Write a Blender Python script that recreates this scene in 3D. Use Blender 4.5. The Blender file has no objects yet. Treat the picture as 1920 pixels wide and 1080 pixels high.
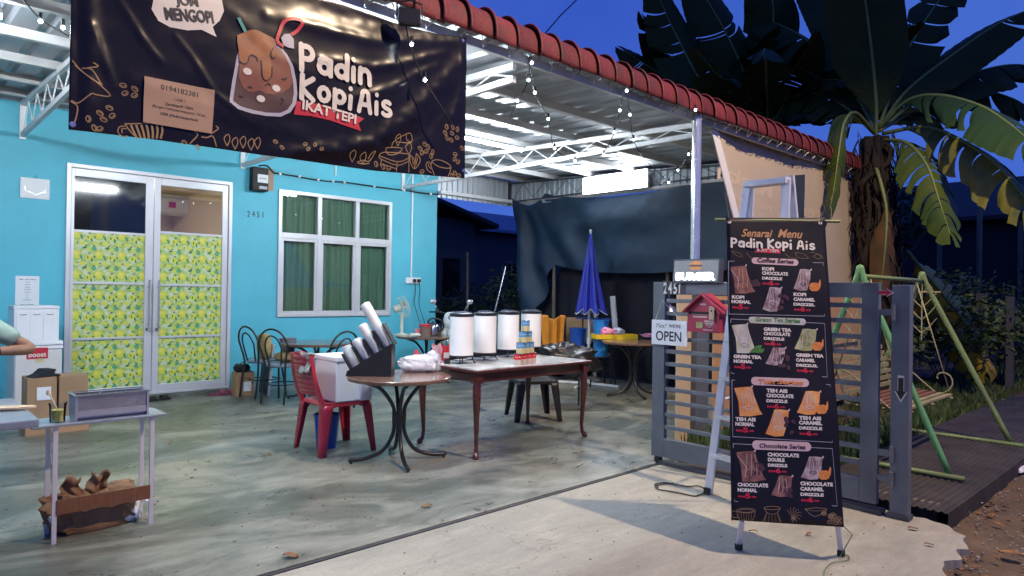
import bpy, bmesh, math, random
from mathutils import Vector, Matrix, noise
R = math.radians; PI = math.pi
S = bpy.context.scene; C = S.collection
# ------------------------------------------------------------------ camera
F = 1274.76; CAMH = 1.4
yaw, pitch, roll = 0.811842, 0.0041687, 0.0154119
_f = Vector((math.cos(yaw)*math.cos(pitch), math.sin(yaw)*math.cos(pitch), math.sin(pitch)))
_r = Vector((math.sin(yaw), -math.cos(yaw), 0)); _u = _r.cross(_f)
_r2 = math.cos(roll)*_r + math.sin(roll)*_u; _u2 = -math.sin(roll)*_r + math.cos(roll)*_u
cam = bpy.data.cameras.new('camera'); co = bpy.data.objects.new('camera', cam); C.objects.link(co)
cam.sensor_width = 36; cam.lens = 36*F/1920; cam.clip_start = 0.05; cam.clip_end = 800
co.matrix_world = Matrix(((_r2.x, _u2.x, -_f.x, 0), (_r2.y, _u2.y, -_f.y, 0), (_r2.z, _u2.z, -_f.z, CAMH), (0, 0, 0, 1)))
S.camera = co
EYE = Vector((0, 0, CAMH))
def ray(px, py): return (_f*F + _r2*(px-960) - _u2*(py-540))/F
def W(px, py, ax, val):                       # where the ray of a pixel meets the plane axis = val
    d = ray(px, py); return EYE + d*((val-EYE[ax])/d[ax])
def RP(px, py, dist):                         # a point at a horizontal distance
    d = ray(px, py); return EYE + d*(dist/math.hypot(d.x, d.y))
# ------------------------------------------------------------------ world, light, exposure
SKY_K = 1.0
w = bpy.data.worlds.new('World'); S.world = w; w.use_nodes = True
nt = w.node_tree; nt.nodes.clear()
out = nt.nodes.new('ShaderNodeOutputWorld'); bg = nt.nodes.new('ShaderNodeBackground')
sky = nt.nodes.new('ShaderNodeTexSky'); sky.sky_type = 'NISHITA'; sky.sun_disc = False
sky.sun_elevation = R(-2.0); sky.sun_rotation = R(200); sky.ozone_density = 4.0
tint = nt.nodes.new('ShaderNodeMixRGB'); tint.blend_type = 'MIX'; tint.inputs[0].default_value = 0.88
tc = nt.nodes.new('ShaderNodeTexCoord'); nz = nt.nodes.new('ShaderNodeTexNoise'); nz.inputs['Scale'].default_value = 2.2; nz.inputs['Detail'].default_value = 4
rmp = nt.nodes.new('ShaderNodeValToRGB')
rmp.color_ramp.elements[0].position = 0.3; rmp.color_ramp.elements[0].color = (0.030, 0.082, 0.50, 1)
rmp.color_ramp.elements[1].position = 0.75; rmp.color_ramp.elements[1].color = (0.055, 0.130, 0.58, 1)
nt.links.new(tc.outputs['Generated'], nz.inputs['Vector']); nt.links.new(nz.outputs['Fac'], rmp.inputs['Fac'])
sz = nt.nodes.new('ShaderNodeSeparateXYZ'); nt.links.new(tc.outputs['Generated'], sz.inputs[0]); gr = nt.nodes.new('ShaderNodeValToRGB'); gr.color_ramp.elements[0].position = 0.0; gr.color_ramp.elements[0].color = (1.35, 1.45, 1.22, 1); gr.color_ramp.elements[1].position = 0.75; gr.color_ramp.elements[1].color = (0.75, 0.72, 0.80, 1); nt.links.new(sz.outputs[2], gr.inputs[0])
ml = nt.nodes.new('ShaderNodeMixRGB'); ml.blend_type = 'MULTIPLY'; ml.inputs[0].default_value = 1; nt.links.new(rmp.outputs[0], ml.inputs[1]); nt.links.new(gr.outputs[0], ml.inputs[2])
nt.links.new(sky.outputs[0], tint.inputs[1]); nt.links.new(ml.outputs[0], tint.inputs[2])
nt.links.new(tint.outputs[0], bg.inputs[0]); bg.inputs[1].default_value = 1.15*SKY_K
nt.links.new(bg.outputs[0], out.inputs[0])
S.view_settings.view_transform = 'Standard'; S.view_settings.look = 'None'
S.view_settings.gamma = 1; S.view_settings.use_curve_mapping = False; S.view_settings.exposure = 0.0
TUBE = 600.0; PANEL = 60.0; STREET = 2600.0
# ------------------------------------------------------------------ materials
MATS = {}
def nodes(name):
    m = bpy.data.materials.new(name); m.use_nodes = True; MATS[name] = m
    return m, m.node_tree, m.node_tree.nodes['Principled BSDF']
def col4(c): return (c[0], c[1], c[2], 1)
def mat(name, c, rough=0.6, metal=0.0, var=0.12, vs=8.0, bump=0.0, bs=40.0, emit=None, coat=0.0, trans=0.0, alpha=1.0, sub=None, c2=None, stretch=None, rp=(0.3, 0.7), spec=None):
    m, t, p = nodes(name)
    p.inputs['Roughness'].default_value = rough; p.inputs['Metallic'].default_value = metal
    p.inputs['Coat Weight'].default_value = coat; p.inputs['Transmission Weight'].default_value = trans; p.inputs['Alpha'].default_value = alpha
    if spec is not None: p.inputs['Specular IOR Level'].default_value = spec
    if emit: p.inputs['Emission Color'].default_value = col4(emit[0]); p.inputs['Emission Strength'].default_value = emit[1]
    p.inputs['Base Color'].default_value = col4(c)
    if var > 0 or c2:
        tcn = t.nodes.new('ShaderNodeTexCoord'); mp = t.nodes.new('ShaderNodeMapping'); n = t.nodes.new('ShaderNodeTexNoise')
        if stretch: mp.inputs['Scale'].default_value = stretch
        n.inputs['Scale'].default_value = vs; n.inputs['Detail'].default_value = 6; n.inputs['Roughness'].default_value = 0.62
        t.links.new(tcn.outputs['Object'], mp.inputs['Vector']); t.links.new(mp.outputs[0], n.inputs['Vector'])
        r = t.nodes.new('ShaderNodeValToRGB'); r.color_ramp.elements[0].position = rp[0]; r.color_ramp.elements[1].position = rp[1]
        a = c if c2 else tuple(x*(1-var) for x in c); b = c2 if c2 else tuple(min(1, x*(1+var)) for x in c)
        r.color_ramp.elements[0].color = col4(a); r.color_ramp.elements[1].color = col4(b)
        t.links.new(n.outputs['Fac'], r.inputs[0]); t.links.new(r.outputs[0], p.inputs['Base Color'])
        mr = t.nodes.new('ShaderNodeMapRange'); mr.inputs[3].default_value = max(0, rough-0.08); mr.inputs[4].default_value = min(1, rough+0.1)
        t.links.new(n.outputs['Fac'], mr.inputs[0]); t.links.new(mr.outputs[0], p.inputs['Roughness'])
    if bump > 0:
        tcn = t.nodes.new('ShaderNodeTexCoord'); n = t.nodes.new('ShaderNodeTexNoise'); n.inputs['Scale'].default_value = bs; n.inputs['Detail'].default_value = 5
        b = t.nodes.new('ShaderNodeBump'); b.inputs['Strength'].default_value = bump; b.inputs['Distance'].default_value = 0.01
        t.links.new(tcn.outputs['Object'], n.inputs['Vector']); t.links.new(n.outputs['Fac'], b.inputs['Height']); t.links.new(b.outputs[0], p.inputs['Normal'])
    return m
mat('wall_cyan', (0.088, 0.46, 0.60), 0.55, var=0.10, vs=0.9, bump=0.12, bs=25)
mat('wall_dark', (0.20, 0.22, 0.26), 0.8, var=0.15, vs=2)
mat('inner_cream', (0.72, 0.60, 0.44), 0.8, var=0.03)
mat('alu_white', (0.62, 0.62, 0.66), 0.35, 0.25, var=0.04, vs=3)
mat('white_steel', (0.70, 0.71, 0.73), 0.45, 0.0, var=0.10, vs=12)
mat('zinc', (0.46, 0.49, 0.53), 0.42, 0.45, var=0.14, vs=5, stretch=(1, 1, 0.15))
mat('roof_zinc', (0.38, 0.40, 0.43), 0.40, 0.40, var=0.20, vs=3, stretch=(3, 0.3, 1))
mat('purlin_grey', (0.50, 0.50, 0.50), 0.5, 0.3, var=0.10)
mat('red_tile', (0.155, 0.022, 0.026), 0.62, var=0.3, vs=30, bump=0.5, bs=90)
mat('chrome', (0.66, 0.68, 0.70), 0.24, 0.75, var=0.06)
mat('black_metal', (0.012, 0.013, 0.016), 0.30, 0.0, var=0.1, coat=0.3)
mat('black_plastic', (0.012, 0.012, 0.014), 0.42, var=0.1)
mat('black_cloth', (0.012, 0.012, 0.016), 0.85, var=0.2)
mat('white_plastic', (0.78, 0.79, 0.81), 0.38, var=0.03)
mat('styrofoam', (0.86, 0.87, 0.88), 0.7, var=0.02, bump=0.3, bs=200)
mat('white_enamel', (0.84, 0.85, 0.86), 0.22, var=0.02, coat=0.3)
mat('fridge_white', (0.66, 0.64, 0.62), 0.35, var=0.04)
mat('gate_grey', (0.135, 0.152, 0.175), 0.45, 0.15, var=0.16, vs=5)
mat('dark_grey', (0.05, 0.055, 0.07), 0.55, var=0.15)
mat('wood_red', (0.075, 0.018, 0.014), 0.30, var=0.45, vs=14, stretch=(1, 1, 6), coat=0.35)
mat('wood_brown', (0.16, 0.065, 0.028), 0.38, var=0.3, vs=9, stretch=(6, 1, 1), coat=0.2)
mat('table_laminate', (0.17, 0.10, 0.075), 0.22, var=0.25, vs=10, coat=0.4)
mat('table_grey', (0.20, 0.24, 0.30), 0.30, var=0.1, coat=0.3)
mat('marble', (0.66, 0.68, 0.70), 0.25, c2=(0.09, 0.13, 0.13), vs=5.5, rp=(0.50, 0.66), stretch=(1, 2.2, 1), coat=0.4)
mat('red_plastic', (0.36, 0.018, 0.042), 0.30, var=0.10, coat=0.2)
mat('blue_plastic', (0.01, 0.07, 0.34), 0.35, var=0.1)
mat('sky_blue_plastic', (0.02, 0.20, 0.55), 0.35, var=0.1)
mat('umbrella_blue', (0.018, 0.030, 0.36), 0.5, var=0.12, vs=6)
mat('cardboard', (0.36, 0.22, 0.12), 0.8, var=0.1, vs=4)
mat('kraft', (0.19, 0.105, 0.052), 0.7, var=0.15, vs=9, bump=0.3, bs=60)
mat('paper', (0.75, 0.77, 0.80), 0.7, var=0.02)
mat('gold_cushion', (0.46, 0.33, 0.13), 0.6, c2=(0.28, 0.18, 0.07), vs=28)
mat('steel', (0.42, 0.44, 0.50), 0.25, 0.85, var=0.12)
mat('steel_bluish', (0.46, 0.48, 0.55), 0.3, 0.6, var=0.1)
mat('net', (0.019, 0.042, 0.082), 0.55, var=0.16, vs=2.2, bump=0.25, bs=300)
mat('net_low', (0.012, 0.012, 0.022), 0.85, var=0.2, vs=2)
mat('beige_canvas', (0.53, 0.45, 0.35), 0.6, var=0.04, vs=2)
mat('beige_print', (0.63, 0.52, 0.40), 0.6, var=0.03)
mat('mint_paint', (0.09, 0.33, 0.17), 0.4, c2=(0.15, 0.29, 0.09), vs=5)
mat('olive_paint', (0.17, 0.27, 0.09), 0.5, c2=(0.11, 0.13, 0.06), vs=6)
mat('slat_cream', (0.25, 0.23, 0.12), 0.6, var=0.25, vs=9)
mat('slat_red', (0.16, 0.07, 0.04), 0.7, var=0.3, vs=12)
mat('black_zinc', (0.045, 0.040, 0.036), 0.65, 0.0, var=0.4, vs=4, bump=0.2, bs=60, spec=0.25)
mat('plywood', (0.50, 0.29, 0.14), 0.65, var=0.08, vs=3)
mat('cream_board', (0.55, 0.44, 0.29), 0.6, var=0.06)
mat('mail_red', (0.36, 0.04, 0.075), 0.4, var=0.07)
mat('cable_black', (0.01, 0.01, 0.012), 0.5, var=0)
mat('rubber', (0.015, 0.015, 0.016), 0.8, var=0.1)
mat('skin', (0.30, 0.145, 0.085), 0.5, var=0.08, vs=20)
mat('shirt', (0.30, 0.40, 0.33), 0.85, var=0.12, vs=24, stretch=(0.3, 0.3, 5))
mat('hair', (0.01, 0.008, 0.007), 0.6, var=0.1)
mat('trousers', (0.03, 0.035, 0.05), 0.8, var=0.1)
mat('banner_black', (0.010, 0.008, 0.011), 0.24, var=0.25, vs=2.5, spec=0.30)
mat('menu_black', (0.009, 0.008, 0.011), 0.42, var=0.2, vs=3, spec=0.3)
mat('banner_gold', (0.34, 0.22, 0.10), 0.4, var=0.15)
mat('print_white', (0.70, 0.67, 0.60), 0.4, var=0.03)
mat('print_dark', (0.015, 0.012, 0.012), 0.45, var=0)
mat('print_gold', (0.50, 0.27, 0.12), 0.4, var=0.1)
mat('print_red', (0.52, 0.022, 0.045), 0.4, var=0.05)
mat('print_orange', (0.66, 0.24, 0.05), 0.4, var=0.2, vs=30)
mat('print_brown', (0.22, 0.075, 0.045), 0.4, var=0.1)
mat('print_caramel', (0.30, 0.11, 0.035), 0.4, var=0.25, vs=14)
mat('print_maroon', (0.070, 0.028, 0.028), 0.4, var=0.08)
mat('print_lilac', (0.42, 0.42, 0.50), 0.4, var=0.03)
mat('print_teal', (0.07, 0.33, 0.30), 0.4, var=0.03)
mat('print_pink', (0.60, 0.44, 0.43), 0.4, var=0.03)
mat('print_green', (0.06, 0.20, 0.03), 0.4, var=0.3, vs=40)
mat('bag_coffee', (0.34, 0.17, 0.12), 0.4, c2=(0.10, 0.035, 0.025), vs=26)
mat('bag_pale', (0.55, 0.50, 0.50), 0.4, c2=(0.14, 0.05, 0.05), vs=22)
mat('bag_green', (0.50, 0.52, 0.30), 0.4, c2=(0.20, 0.24, 0.05), vs=22)
mat('bag_white', (0.62, 0.62, 0.60), 0.4, c2=(0.36, 0.40, 0.24), vs=12)
mat('bag_tea', (0.78, 0.46, 0.16), 0.4, c2=(0.70, 0.20, 0.015), vs=14)
mat('notice_brown', (0.40, 0.26, 0.18), 0.6, var=0.05, vs=3)
mat('can_blue', (0.10, 0.33, 0.62), 0.3, var=0.15, vs=60)
mat('can_yellow', (0.68, 0.52, 0.10), 0.3, c2=(0.60, 0.60, 0.45), vs=60)
mat('can_red', (0.60, 0.02, 0.03), 0.3, var=0.1, vs=60)
mat('can_white', (0.66, 0.64, 0.58), 0.3, c2=(0.45, 0.32, 0.25), vs=60)
mat('red_foil', (0.62, 0.03, 0.05), 0.25, c2=(0.75, 0.6, 0.6), vs=13)
mat('orange_cloth', (0.75, 0.27, 0.02), 0.6, var=0.12, vs=5)
mat('yellow_plastic', (0.72, 0.50, 0.02), 0.35, var=0.04)
mat('pink_plastic', (0.72, 0.10, 0.36), 0.3, c2=(0.8, 0.42, 0.55), vs=20)
mat('clear_plastic', (0.75, 0.77, 0.80), 0.2, var=0.1, vs=20, alpha=0.55, coat=0.3)
mat('bag_film', (0.75, 0.77, 0.86), 0.2, var=0.1, vs=16, alpha=0.38, coat=0.5, bump=0.9, bs=34)
mat('bag_poly', (0.70, 0.71, 0.80), 0.3, c2=(0.55, 0.56, 0.72), vs=16, coat=0.3, bump=0.6, bs=28)
mat('bin_bag', (0.010, 0.010, 0.013), 0.30, var=0.2, coat=0.2, bump=1.0, bs=22)
mat('curtain_green', (0.15, 0.25, 0.195), 0.8, var=0.10, vs=6, stretch=(3, 3, 0.4))
mat('meter_black', (0.006, 0.006, 0.007), 0.6, var=0.3, vs=30)
mat('wood_post', (0.16, 0.13, 0.10), 0.85, var=0.3, vs=7, stretch=(3, 3, 0.5))
mat('dead_leaf', (0.010, 0.007, 0.005), 0.95, c2=(0.028, 0.019, 0.013), vs=9)
mat('floor_leaf', (0.20, 0.10, 0.04), 0.8, var=0.4, vs=30)
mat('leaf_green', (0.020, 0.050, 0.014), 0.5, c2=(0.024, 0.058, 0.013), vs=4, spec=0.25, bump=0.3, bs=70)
mat('leaf_lit', (0.085, 0.115, 0.016), 0.5, c2=(0.025, 0.065, 0.016), vs=2.2, spec=0.25, bump=0.3, bs=70)  # brighter copy of the banana leaf green, lamplight put into the colour
mat('leaf_shaded', (0.018, 0.030, 0.008), 0.6, c2=(0.032, 0.048, 0.012), vs=3, spec=0.15)  # darker copy for leaves beyond the lamplight, shade put into the colour
mat('leaf_gold', (0.55, 0.34, 0.03), 0.5, c2=(0.22, 0.20, 0.02), vs=3)
mat('leaf_yellow', (0.20, 0.18, 0.018), 0.5, c2=(0.05, 0.08, 0.014), vs=4)
mat('leaf_orange', (0.13, 0.055, 0.014), 0.7, c2=(0.05, 0.035, 0.012), vs=3)
mat('midrib', (0.14, 0.19, 0.05), 0.5, var=0.15)
mat('stem_fibre', (0.012, 0.009, 0.007), 0.95, c2=(0.035, 0.026, 0.018), vs=14, stretch=(4, 4, 0.6), bump=0.8, bs=30)
mat('foliage', (0.030, 0.065, 0.018), 0.6, c2=(0.065, 0.10, 0.03), vs=5)
mat('foliage_dark', (0.015, 0.032, 0.014), 0.7, var=0.3, vs=4)
mat('bark', (0.07, 0.05, 0.035), 0.9, var=0.3, vs=10)
mat('soil', (0.125, 0.080, 0.048), 0.95, c2=(0.055, 0.040, 0.028), vs=3.5, bump=0.9, bs=18)
mat('grass', (0.035, 0.06, 0.015), 0.8, c2=(0.07, 0.09, 0.03), vs=6)
mat('roof_dark', (0.020, 0.020, 0.026), 0.8, var=0.2, vs=3)
mat('roof_blue', (0.13, 0.17, 0.28), 0.6, var=0.1)
mat('wall_far', (0.055, 0.058, 0.075), 0.85, var=0.1, vs=1)
mat('glass_dark', (0.01, 0.012, 0.015), 0.06, var=0, spec=0.7)
mat('lemon_juice', (0.60, 0.54, 0.10), 0.3, var=0.2, vs=20)
mat('fan_beige', (0.55, 0.55, 0.47), 0.35, var=0.04)
mat('kettle_steel', (0.55, 0.55, 0.58), 0.18, 0.95, var=0.05)
mat('box_green', (0.03, 0.22, 0.16), 0.4, c2=(0.35, 0.03, 0.04), vs=14)
mat('check_cloth', (0.62, 0.60, 0.56), 0.9, c2=(0.05, 0.05, 0.05), vs=42)
mat('wicker', (0.22, 0.22, 0.25), 0.7, c2=(0.10, 0.10, 0.12), vs=60)
mat('slipper_pink', (0.42, 0.07, 0.16), 0.7, c2=(0.06, 0.02, 0.04), vs=30)
mat('glow_tube', (1, 1, 1), 0.5, var=0, emit=((0.86, 0.94, 1.0), TUBE))
mat('glow_panel', (1, 1, 1), 0.5, var=0, emit=((0.86, 0.94, 1.0), PANEL))
mat('glow_bulb', (1, 1, 1), 0.5, var=0, emit=((0.88, 0.94, 1.0), 28.0))
mat('glow_sign', (1, 1, 1), 0.5, var=0, emit=((0.92, 0.96, 1.0), 5.0))
mat('glow_room', (1, 1, 1), 0.5, var=0, emit=((1.0, 0.86, 0.66), 6.0))
mat('glow_ceiling', (1, 1, 1), 0.5, var=0, emit=((1.0, 0.86, 0.66), 75.0))
mat('sign_face', (0.12, 0.13, 0.15), 0.4, var=0.1, emit=((0.5, 0.55, 0.65), 0.12))
def glass(name, c, rough=0.02, a=0.25, ior=1.5):       # thin sheet: mostly see-through with a reflection
    m = bpy.data.materials.new(name); m.use_nodes = True; t = m.node_tree; t.nodes.clear(); MATS[name] = m
    o = t.nodes.new('ShaderNodeOutputMaterial'); mx = t.nodes.new('ShaderNodeMixShader'); tr = t.nodes.new('ShaderNodeBsdfTransparent'); gl = t.nodes.new('ShaderNodeBsdfGlossy'); fr = t.nodes.new('ShaderNodeFresnel'); ad = t.nodes.new('ShaderNodeMath')
    tr.inputs[0].default_value = col4(c); gl.inputs['Roughness'].default_value = rough; fr.inputs[0].default_value = ior
    ad.operation = 'ADD'; ad.inputs[1].default_value = a; ad.use_clamp = True
    t.links.new(fr.outputs[0], ad.inputs[0]); t.links.new(ad.outputs[0], mx.inputs[0]); t.links.new(tr.outputs[0], mx.inputs[1]); t.links.new(gl.outputs[0], mx.inputs[2]); t.links.new(mx.outputs[0], o.inputs[0])
glass('glass_clear', (0.95, 0.97, 0.97), 0.01, 0.03); glass('glass_tint', (0.88, 0.93, 0.90), 0.02, 0.0); glass('jar_glass', (0.95, 0.96, 0.95), 0.05, 0.02, 1.25)
# concrete: two kinds, mottled at several scales
def concrete(name, cols, rough, seed, sc=0.55, dirt=0.5, fine=1.0):
    m, t, p = nodes(name)
    N = t.nodes.new; L = t.links.new
    g = N('ShaderNodeNewGeometry'); mp = N('ShaderNodeMapping'); mp.inputs['Location'].default_value = (seed, seed*2, 0); mp.inputs['Scale'].default_value = (1.0, 1.5, 1); L(g.outputs['Position'], mp.inputs[0])
    def ns(scale, det, rg, dist=0):
        n = N('ShaderNodeTexNoise'); n.inputs['Scale'].default_value = scale; n.inputs['Detail'].default_value = det; n.inputs['Roughness'].default_value = rg; n.inputs['Distortion'].default_value = dist; L(mp.outputs[0], n.inputs['Vector']); return n
    a = ns(sc, 12, 0.68, 1.6); b = ns(sc*7, 12, 0.72, 1.0); c = ns(60, 4, 0.7)
    r = N('ShaderNodeValToRGB'); els = r.color_ramp.elements
    els[0].position = 0.32; els[0].color = col4(cols[0]); els[1].position = 0.70; els[1].color = col4(cols[3])
    e = els.new(0.47); e.color = col4(cols[1]); e = els.new(0.53); e.color = col4(cols[2])
    L(a.outputs['Fac'], r.inputs[0])
    r2 = N('ShaderNodeValToRGB'); r2.color_ramp.elements[0].position = 0.30; r2.color_ramp.elements[0].color = (0.62, 0.63, 0.62, 1); r2.color_ramp.elements[1].position = 0.68; r2.color_ramp.elements[1].color = (1.18, 1.18, 1.16, 1); L(b.outputs['Fac'], r2.inputs[0])
    m1 = N('ShaderNodeMixRGB'); m1.blend_type = 'MULTIPLY'; m1.inputs[0].default_value = dirt; L(r.outputs[0], m1.inputs[1]); L(r2.outputs[0], m1.inputs[2])
    r3 = N('ShaderNodeValToRGB'); r3.color_ramp.elements[0].position = 0.30; r3.color_ramp.elements[0].color = (0.6, 0.6, 0.6, 1); r3.color_ramp.elements[1].position = 0.5; r3.color_ramp.elements[1].color = (1, 1, 1, 1); L(c.outputs['Fac'], r3.inputs[0])
    m2 = N('ShaderNodeMixRGB'); m2.blend_type = 'MULTIPLY'; m2.inputs[0].default_value = 0.5; L(m1.outputs[0], m2.inputs[1]); L(r3.outputs[0], m2.inputs[2])
    mp2 = N('ShaderNodeMapping'); mp2.inputs['Rotation'].default_value = (0, 0, 0.35); mp2.inputs['Scale'].default_value = (1.2, 9.0, 1); L(g.outputs['Position'], mp2.inputs[0])
    sk = N('ShaderNodeTexNoise'); sk.inputs['Scale'].default_value = 1.1; sk.inputs['Detail'].default_value = 12; sk.inputs['Roughness'].default_value = 0.75; sk.inputs['Distortion'].default_value = 1.4; L(mp2.outputs[0], sk.inputs['Vector'])
    r4 = N('ShaderNodeValToRGB'); r4.color_ramp.elements[0].position = 0.36; r4.color_ramp.elements[0].color = (0.70, 0.71, 0.69, 1); r4.color_ramp.elements[1].position = 0.66; r4.color_ramp.elements[1].color = (1.22, 1.22, 1.18, 1); L(sk.outputs['Fac'], r4.inputs[0])
    m25 = N('ShaderNodeMixRGB'); m25.blend_type = 'MULTIPLY'; m25.inputs[0].default_value = 0.65*fine; L(m2.outputs[0], m25.inputs[1]); L(r4.outputs[0], m25.inputs[2]); m2 = m25
    v = N('ShaderNodeTexVoronoi'); v.feature = 'DISTANCE_TO_EDGE'; v.inputs['Scale'].default_value = 0.33; wn = ns(1.6, 5, 0.6); va = N('ShaderNodeVectorMath'); va.operation = 'MULTIPLY_ADD'; va.inputs[1].default_value = (0.55, 0.55, 0.55); L(wn.outputs['Color'], va.inputs[0]); L(mp.outputs[0], va.inputs[2]); L(va.outputs[0], v.inputs['Vector'])
    cr = N('ShaderNodeMapRange'); cr.inputs[1].default_value = 0.0; cr.inputs[2].default_value = 0.0028; cr.inputs[3].default_value = 0.6; cr.inputs[4].default_value = 1.0; L(v.outputs['Distance'], cr.inputs[0])
    m3 = N('ShaderNodeMixRGB'); m3.blend_type = 'MULTIPLY'; m3.inputs[0].default_value = 0.55; L(m2.outputs[0], m3.inputs[1]); L(cr.outputs[0], m3.inputs[2])
    L(m3.outputs[0], p.inputs['Base Color'])
    rr = N('ShaderNodeMapRange'); rr.inputs[1].default_value = 0.3; rr.inputs[2].default_value = 0.7; rr.inputs[3].default_value = rough-0.14; rr.inputs[4].default_value = rough+0.16; L(b.outputs['Fac'], rr.inputs[0]); L(rr.outputs[0], p.inputs['Roughness'])
    bp = N('ShaderNodeBump'); bp.inputs['Strength'].default_value = 0.22; bp.inputs['Distance'].default_value = 0.006; L(c.outputs['Fac'], bp.inputs['Height']); L(bp.outputs[0], p.inputs['Normal'])
concrete('concrete_floor', ((0.084, 0.096, 0.083), (0.138, 0.147, 0.128), (0.212, 0.216, 0.192), (0.340, 0.336, 0.300)), 0.36, 3.1, 0.55, 0.9, 1.0)
concrete('concrete_apron', ((0.27, 0.262, 0.235), (0.31, 0.298, 0.265), (0.34, 0.328, 0.29), (0.38, 0.362, 0.32)), 0.72, 8.3, 0.45, 0.55, 0.6)
def tweak_tile():                             # every tile a slightly different, weathered red
    t = MATS['red_tile'].node_tree; p = t.nodes['Principled BSDF']; src = p.inputs['Base Color'].links[0].from_socket; N = t.nodes.new; L = t.links.new
    oi = N('ShaderNodeObjectInfo'); hs = N('ShaderNodeHueSaturation'); mr = N('ShaderNodeMapRange'); mr.inputs[3].default_value = 0.7; mr.inputs[4].default_value = 1.35; L(oi.outputs['Random'], mr.inputs[0]); L(mr.outputs[0], hs.inputs['Value']); L(src, hs.inputs['Color'])
    g = N('ShaderNodeNewGeometry'); n = N('ShaderNodeTexNoise'); n.inputs['Scale'].default_value = 4; n.inputs['Detail'].default_value = 9; n.inputs['Roughness'].default_value = .7; L(g.outputs['Position'], n.inputs['Vector'])
    r = N('ShaderNodeMapRange'); r.inputs[1].default_value = .52; r.inputs[2].default_value = .68; r.inputs[4].default_value = .7; L(n.outputs['Fac'], r.inputs[0]); m = N('ShaderNodeMixRGB'); L(r.outputs[0], m.inputs[0]); L(hs.outputs[0], m.inputs[1]); m.inputs[2].default_value = (0.055, 0.030, 0.026, 1); L(m.outputs[0], p.inputs['Base Color'])
tweak_tile()
def tweak_wall():                             # splashes near the floor, scuffs and roller patches in the paint
    t = MATS['wall_cyan'].node_tree; p = t.nodes['Principled BSDF']; src = p.inputs['Base Color'].links[0].from_socket; N = t.nodes.new; L = t.links.new
    g = N('ShaderNodeNewGeometry'); sp = N('ShaderNodeSeparateXYZ'); L(g.outputs['Position'], sp.inputs[0])
    mp = N('ShaderNodeMapping'); mp.inputs['Scale'].default_value = (3, 3, 1.2); L(g.outputs['Position'], mp.inputs[0]); n = N('ShaderNodeTexNoise'); n.inputs['Scale'].default_value = 2.5; n.inputs['Detail'].default_value = 12; n.inputs['Roughness'].default_value = .75; L(mp.outputs[0], n.inputs['Vector'])
    a = N('ShaderNodeMath'); a.operation = 'MULTIPLY_ADD'; a.inputs[1].default_value = 1.1; a.inputs[2].default_value = -.42; L(n.outputs['Fac'], a.inputs[0])
    d = N('ShaderNodeMath'); d.operation = 'SUBTRACT'; L(a.outputs[0], d.inputs[0]); L(sp.outputs[2], d.inputs[1])
    r = N('ShaderNodeMapRange'); r.inputs[1].default_value = -.12; r.inputs[2].default_value = .12; r.inputs[4].default_value = .55; L(d.outputs[0], r.inputs[0])
    m = N('ShaderNodeMixRGB'); L(r.outputs[0], m.inputs[0]); L(src, m.inputs[1]); m.inputs[2].default_value = (0.10, 0.20, 0.21, 1)
    n2 = N('ShaderNodeTexNoise'); n2.inputs['Scale'].default_value = 1.6; n2.inputs['Detail'].default_value = 14; n2.inputs['Roughness'].default_value = .8; L(mp.outputs[0], n2.inputs['Vector']); r2 = N('ShaderNodeMapRange'); r2.inputs[1].default_value = .60; r2.inputs[2].default_value = .72; r2.inputs[4].default_value = .35; L(n2.outputs['Fac'], r2.inputs[0])
    m2 = N('ShaderNodeMixRGB'); L(r2.outputs[0], m2.inputs[0]); L(m.outputs[0], m2.inputs[1]); m2.inputs[2].default_value = (0.17, 0.50, 0.58, 1); L(m2.outputs[0], p.inputs['Base Color'])
tweak_wall()
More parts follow.
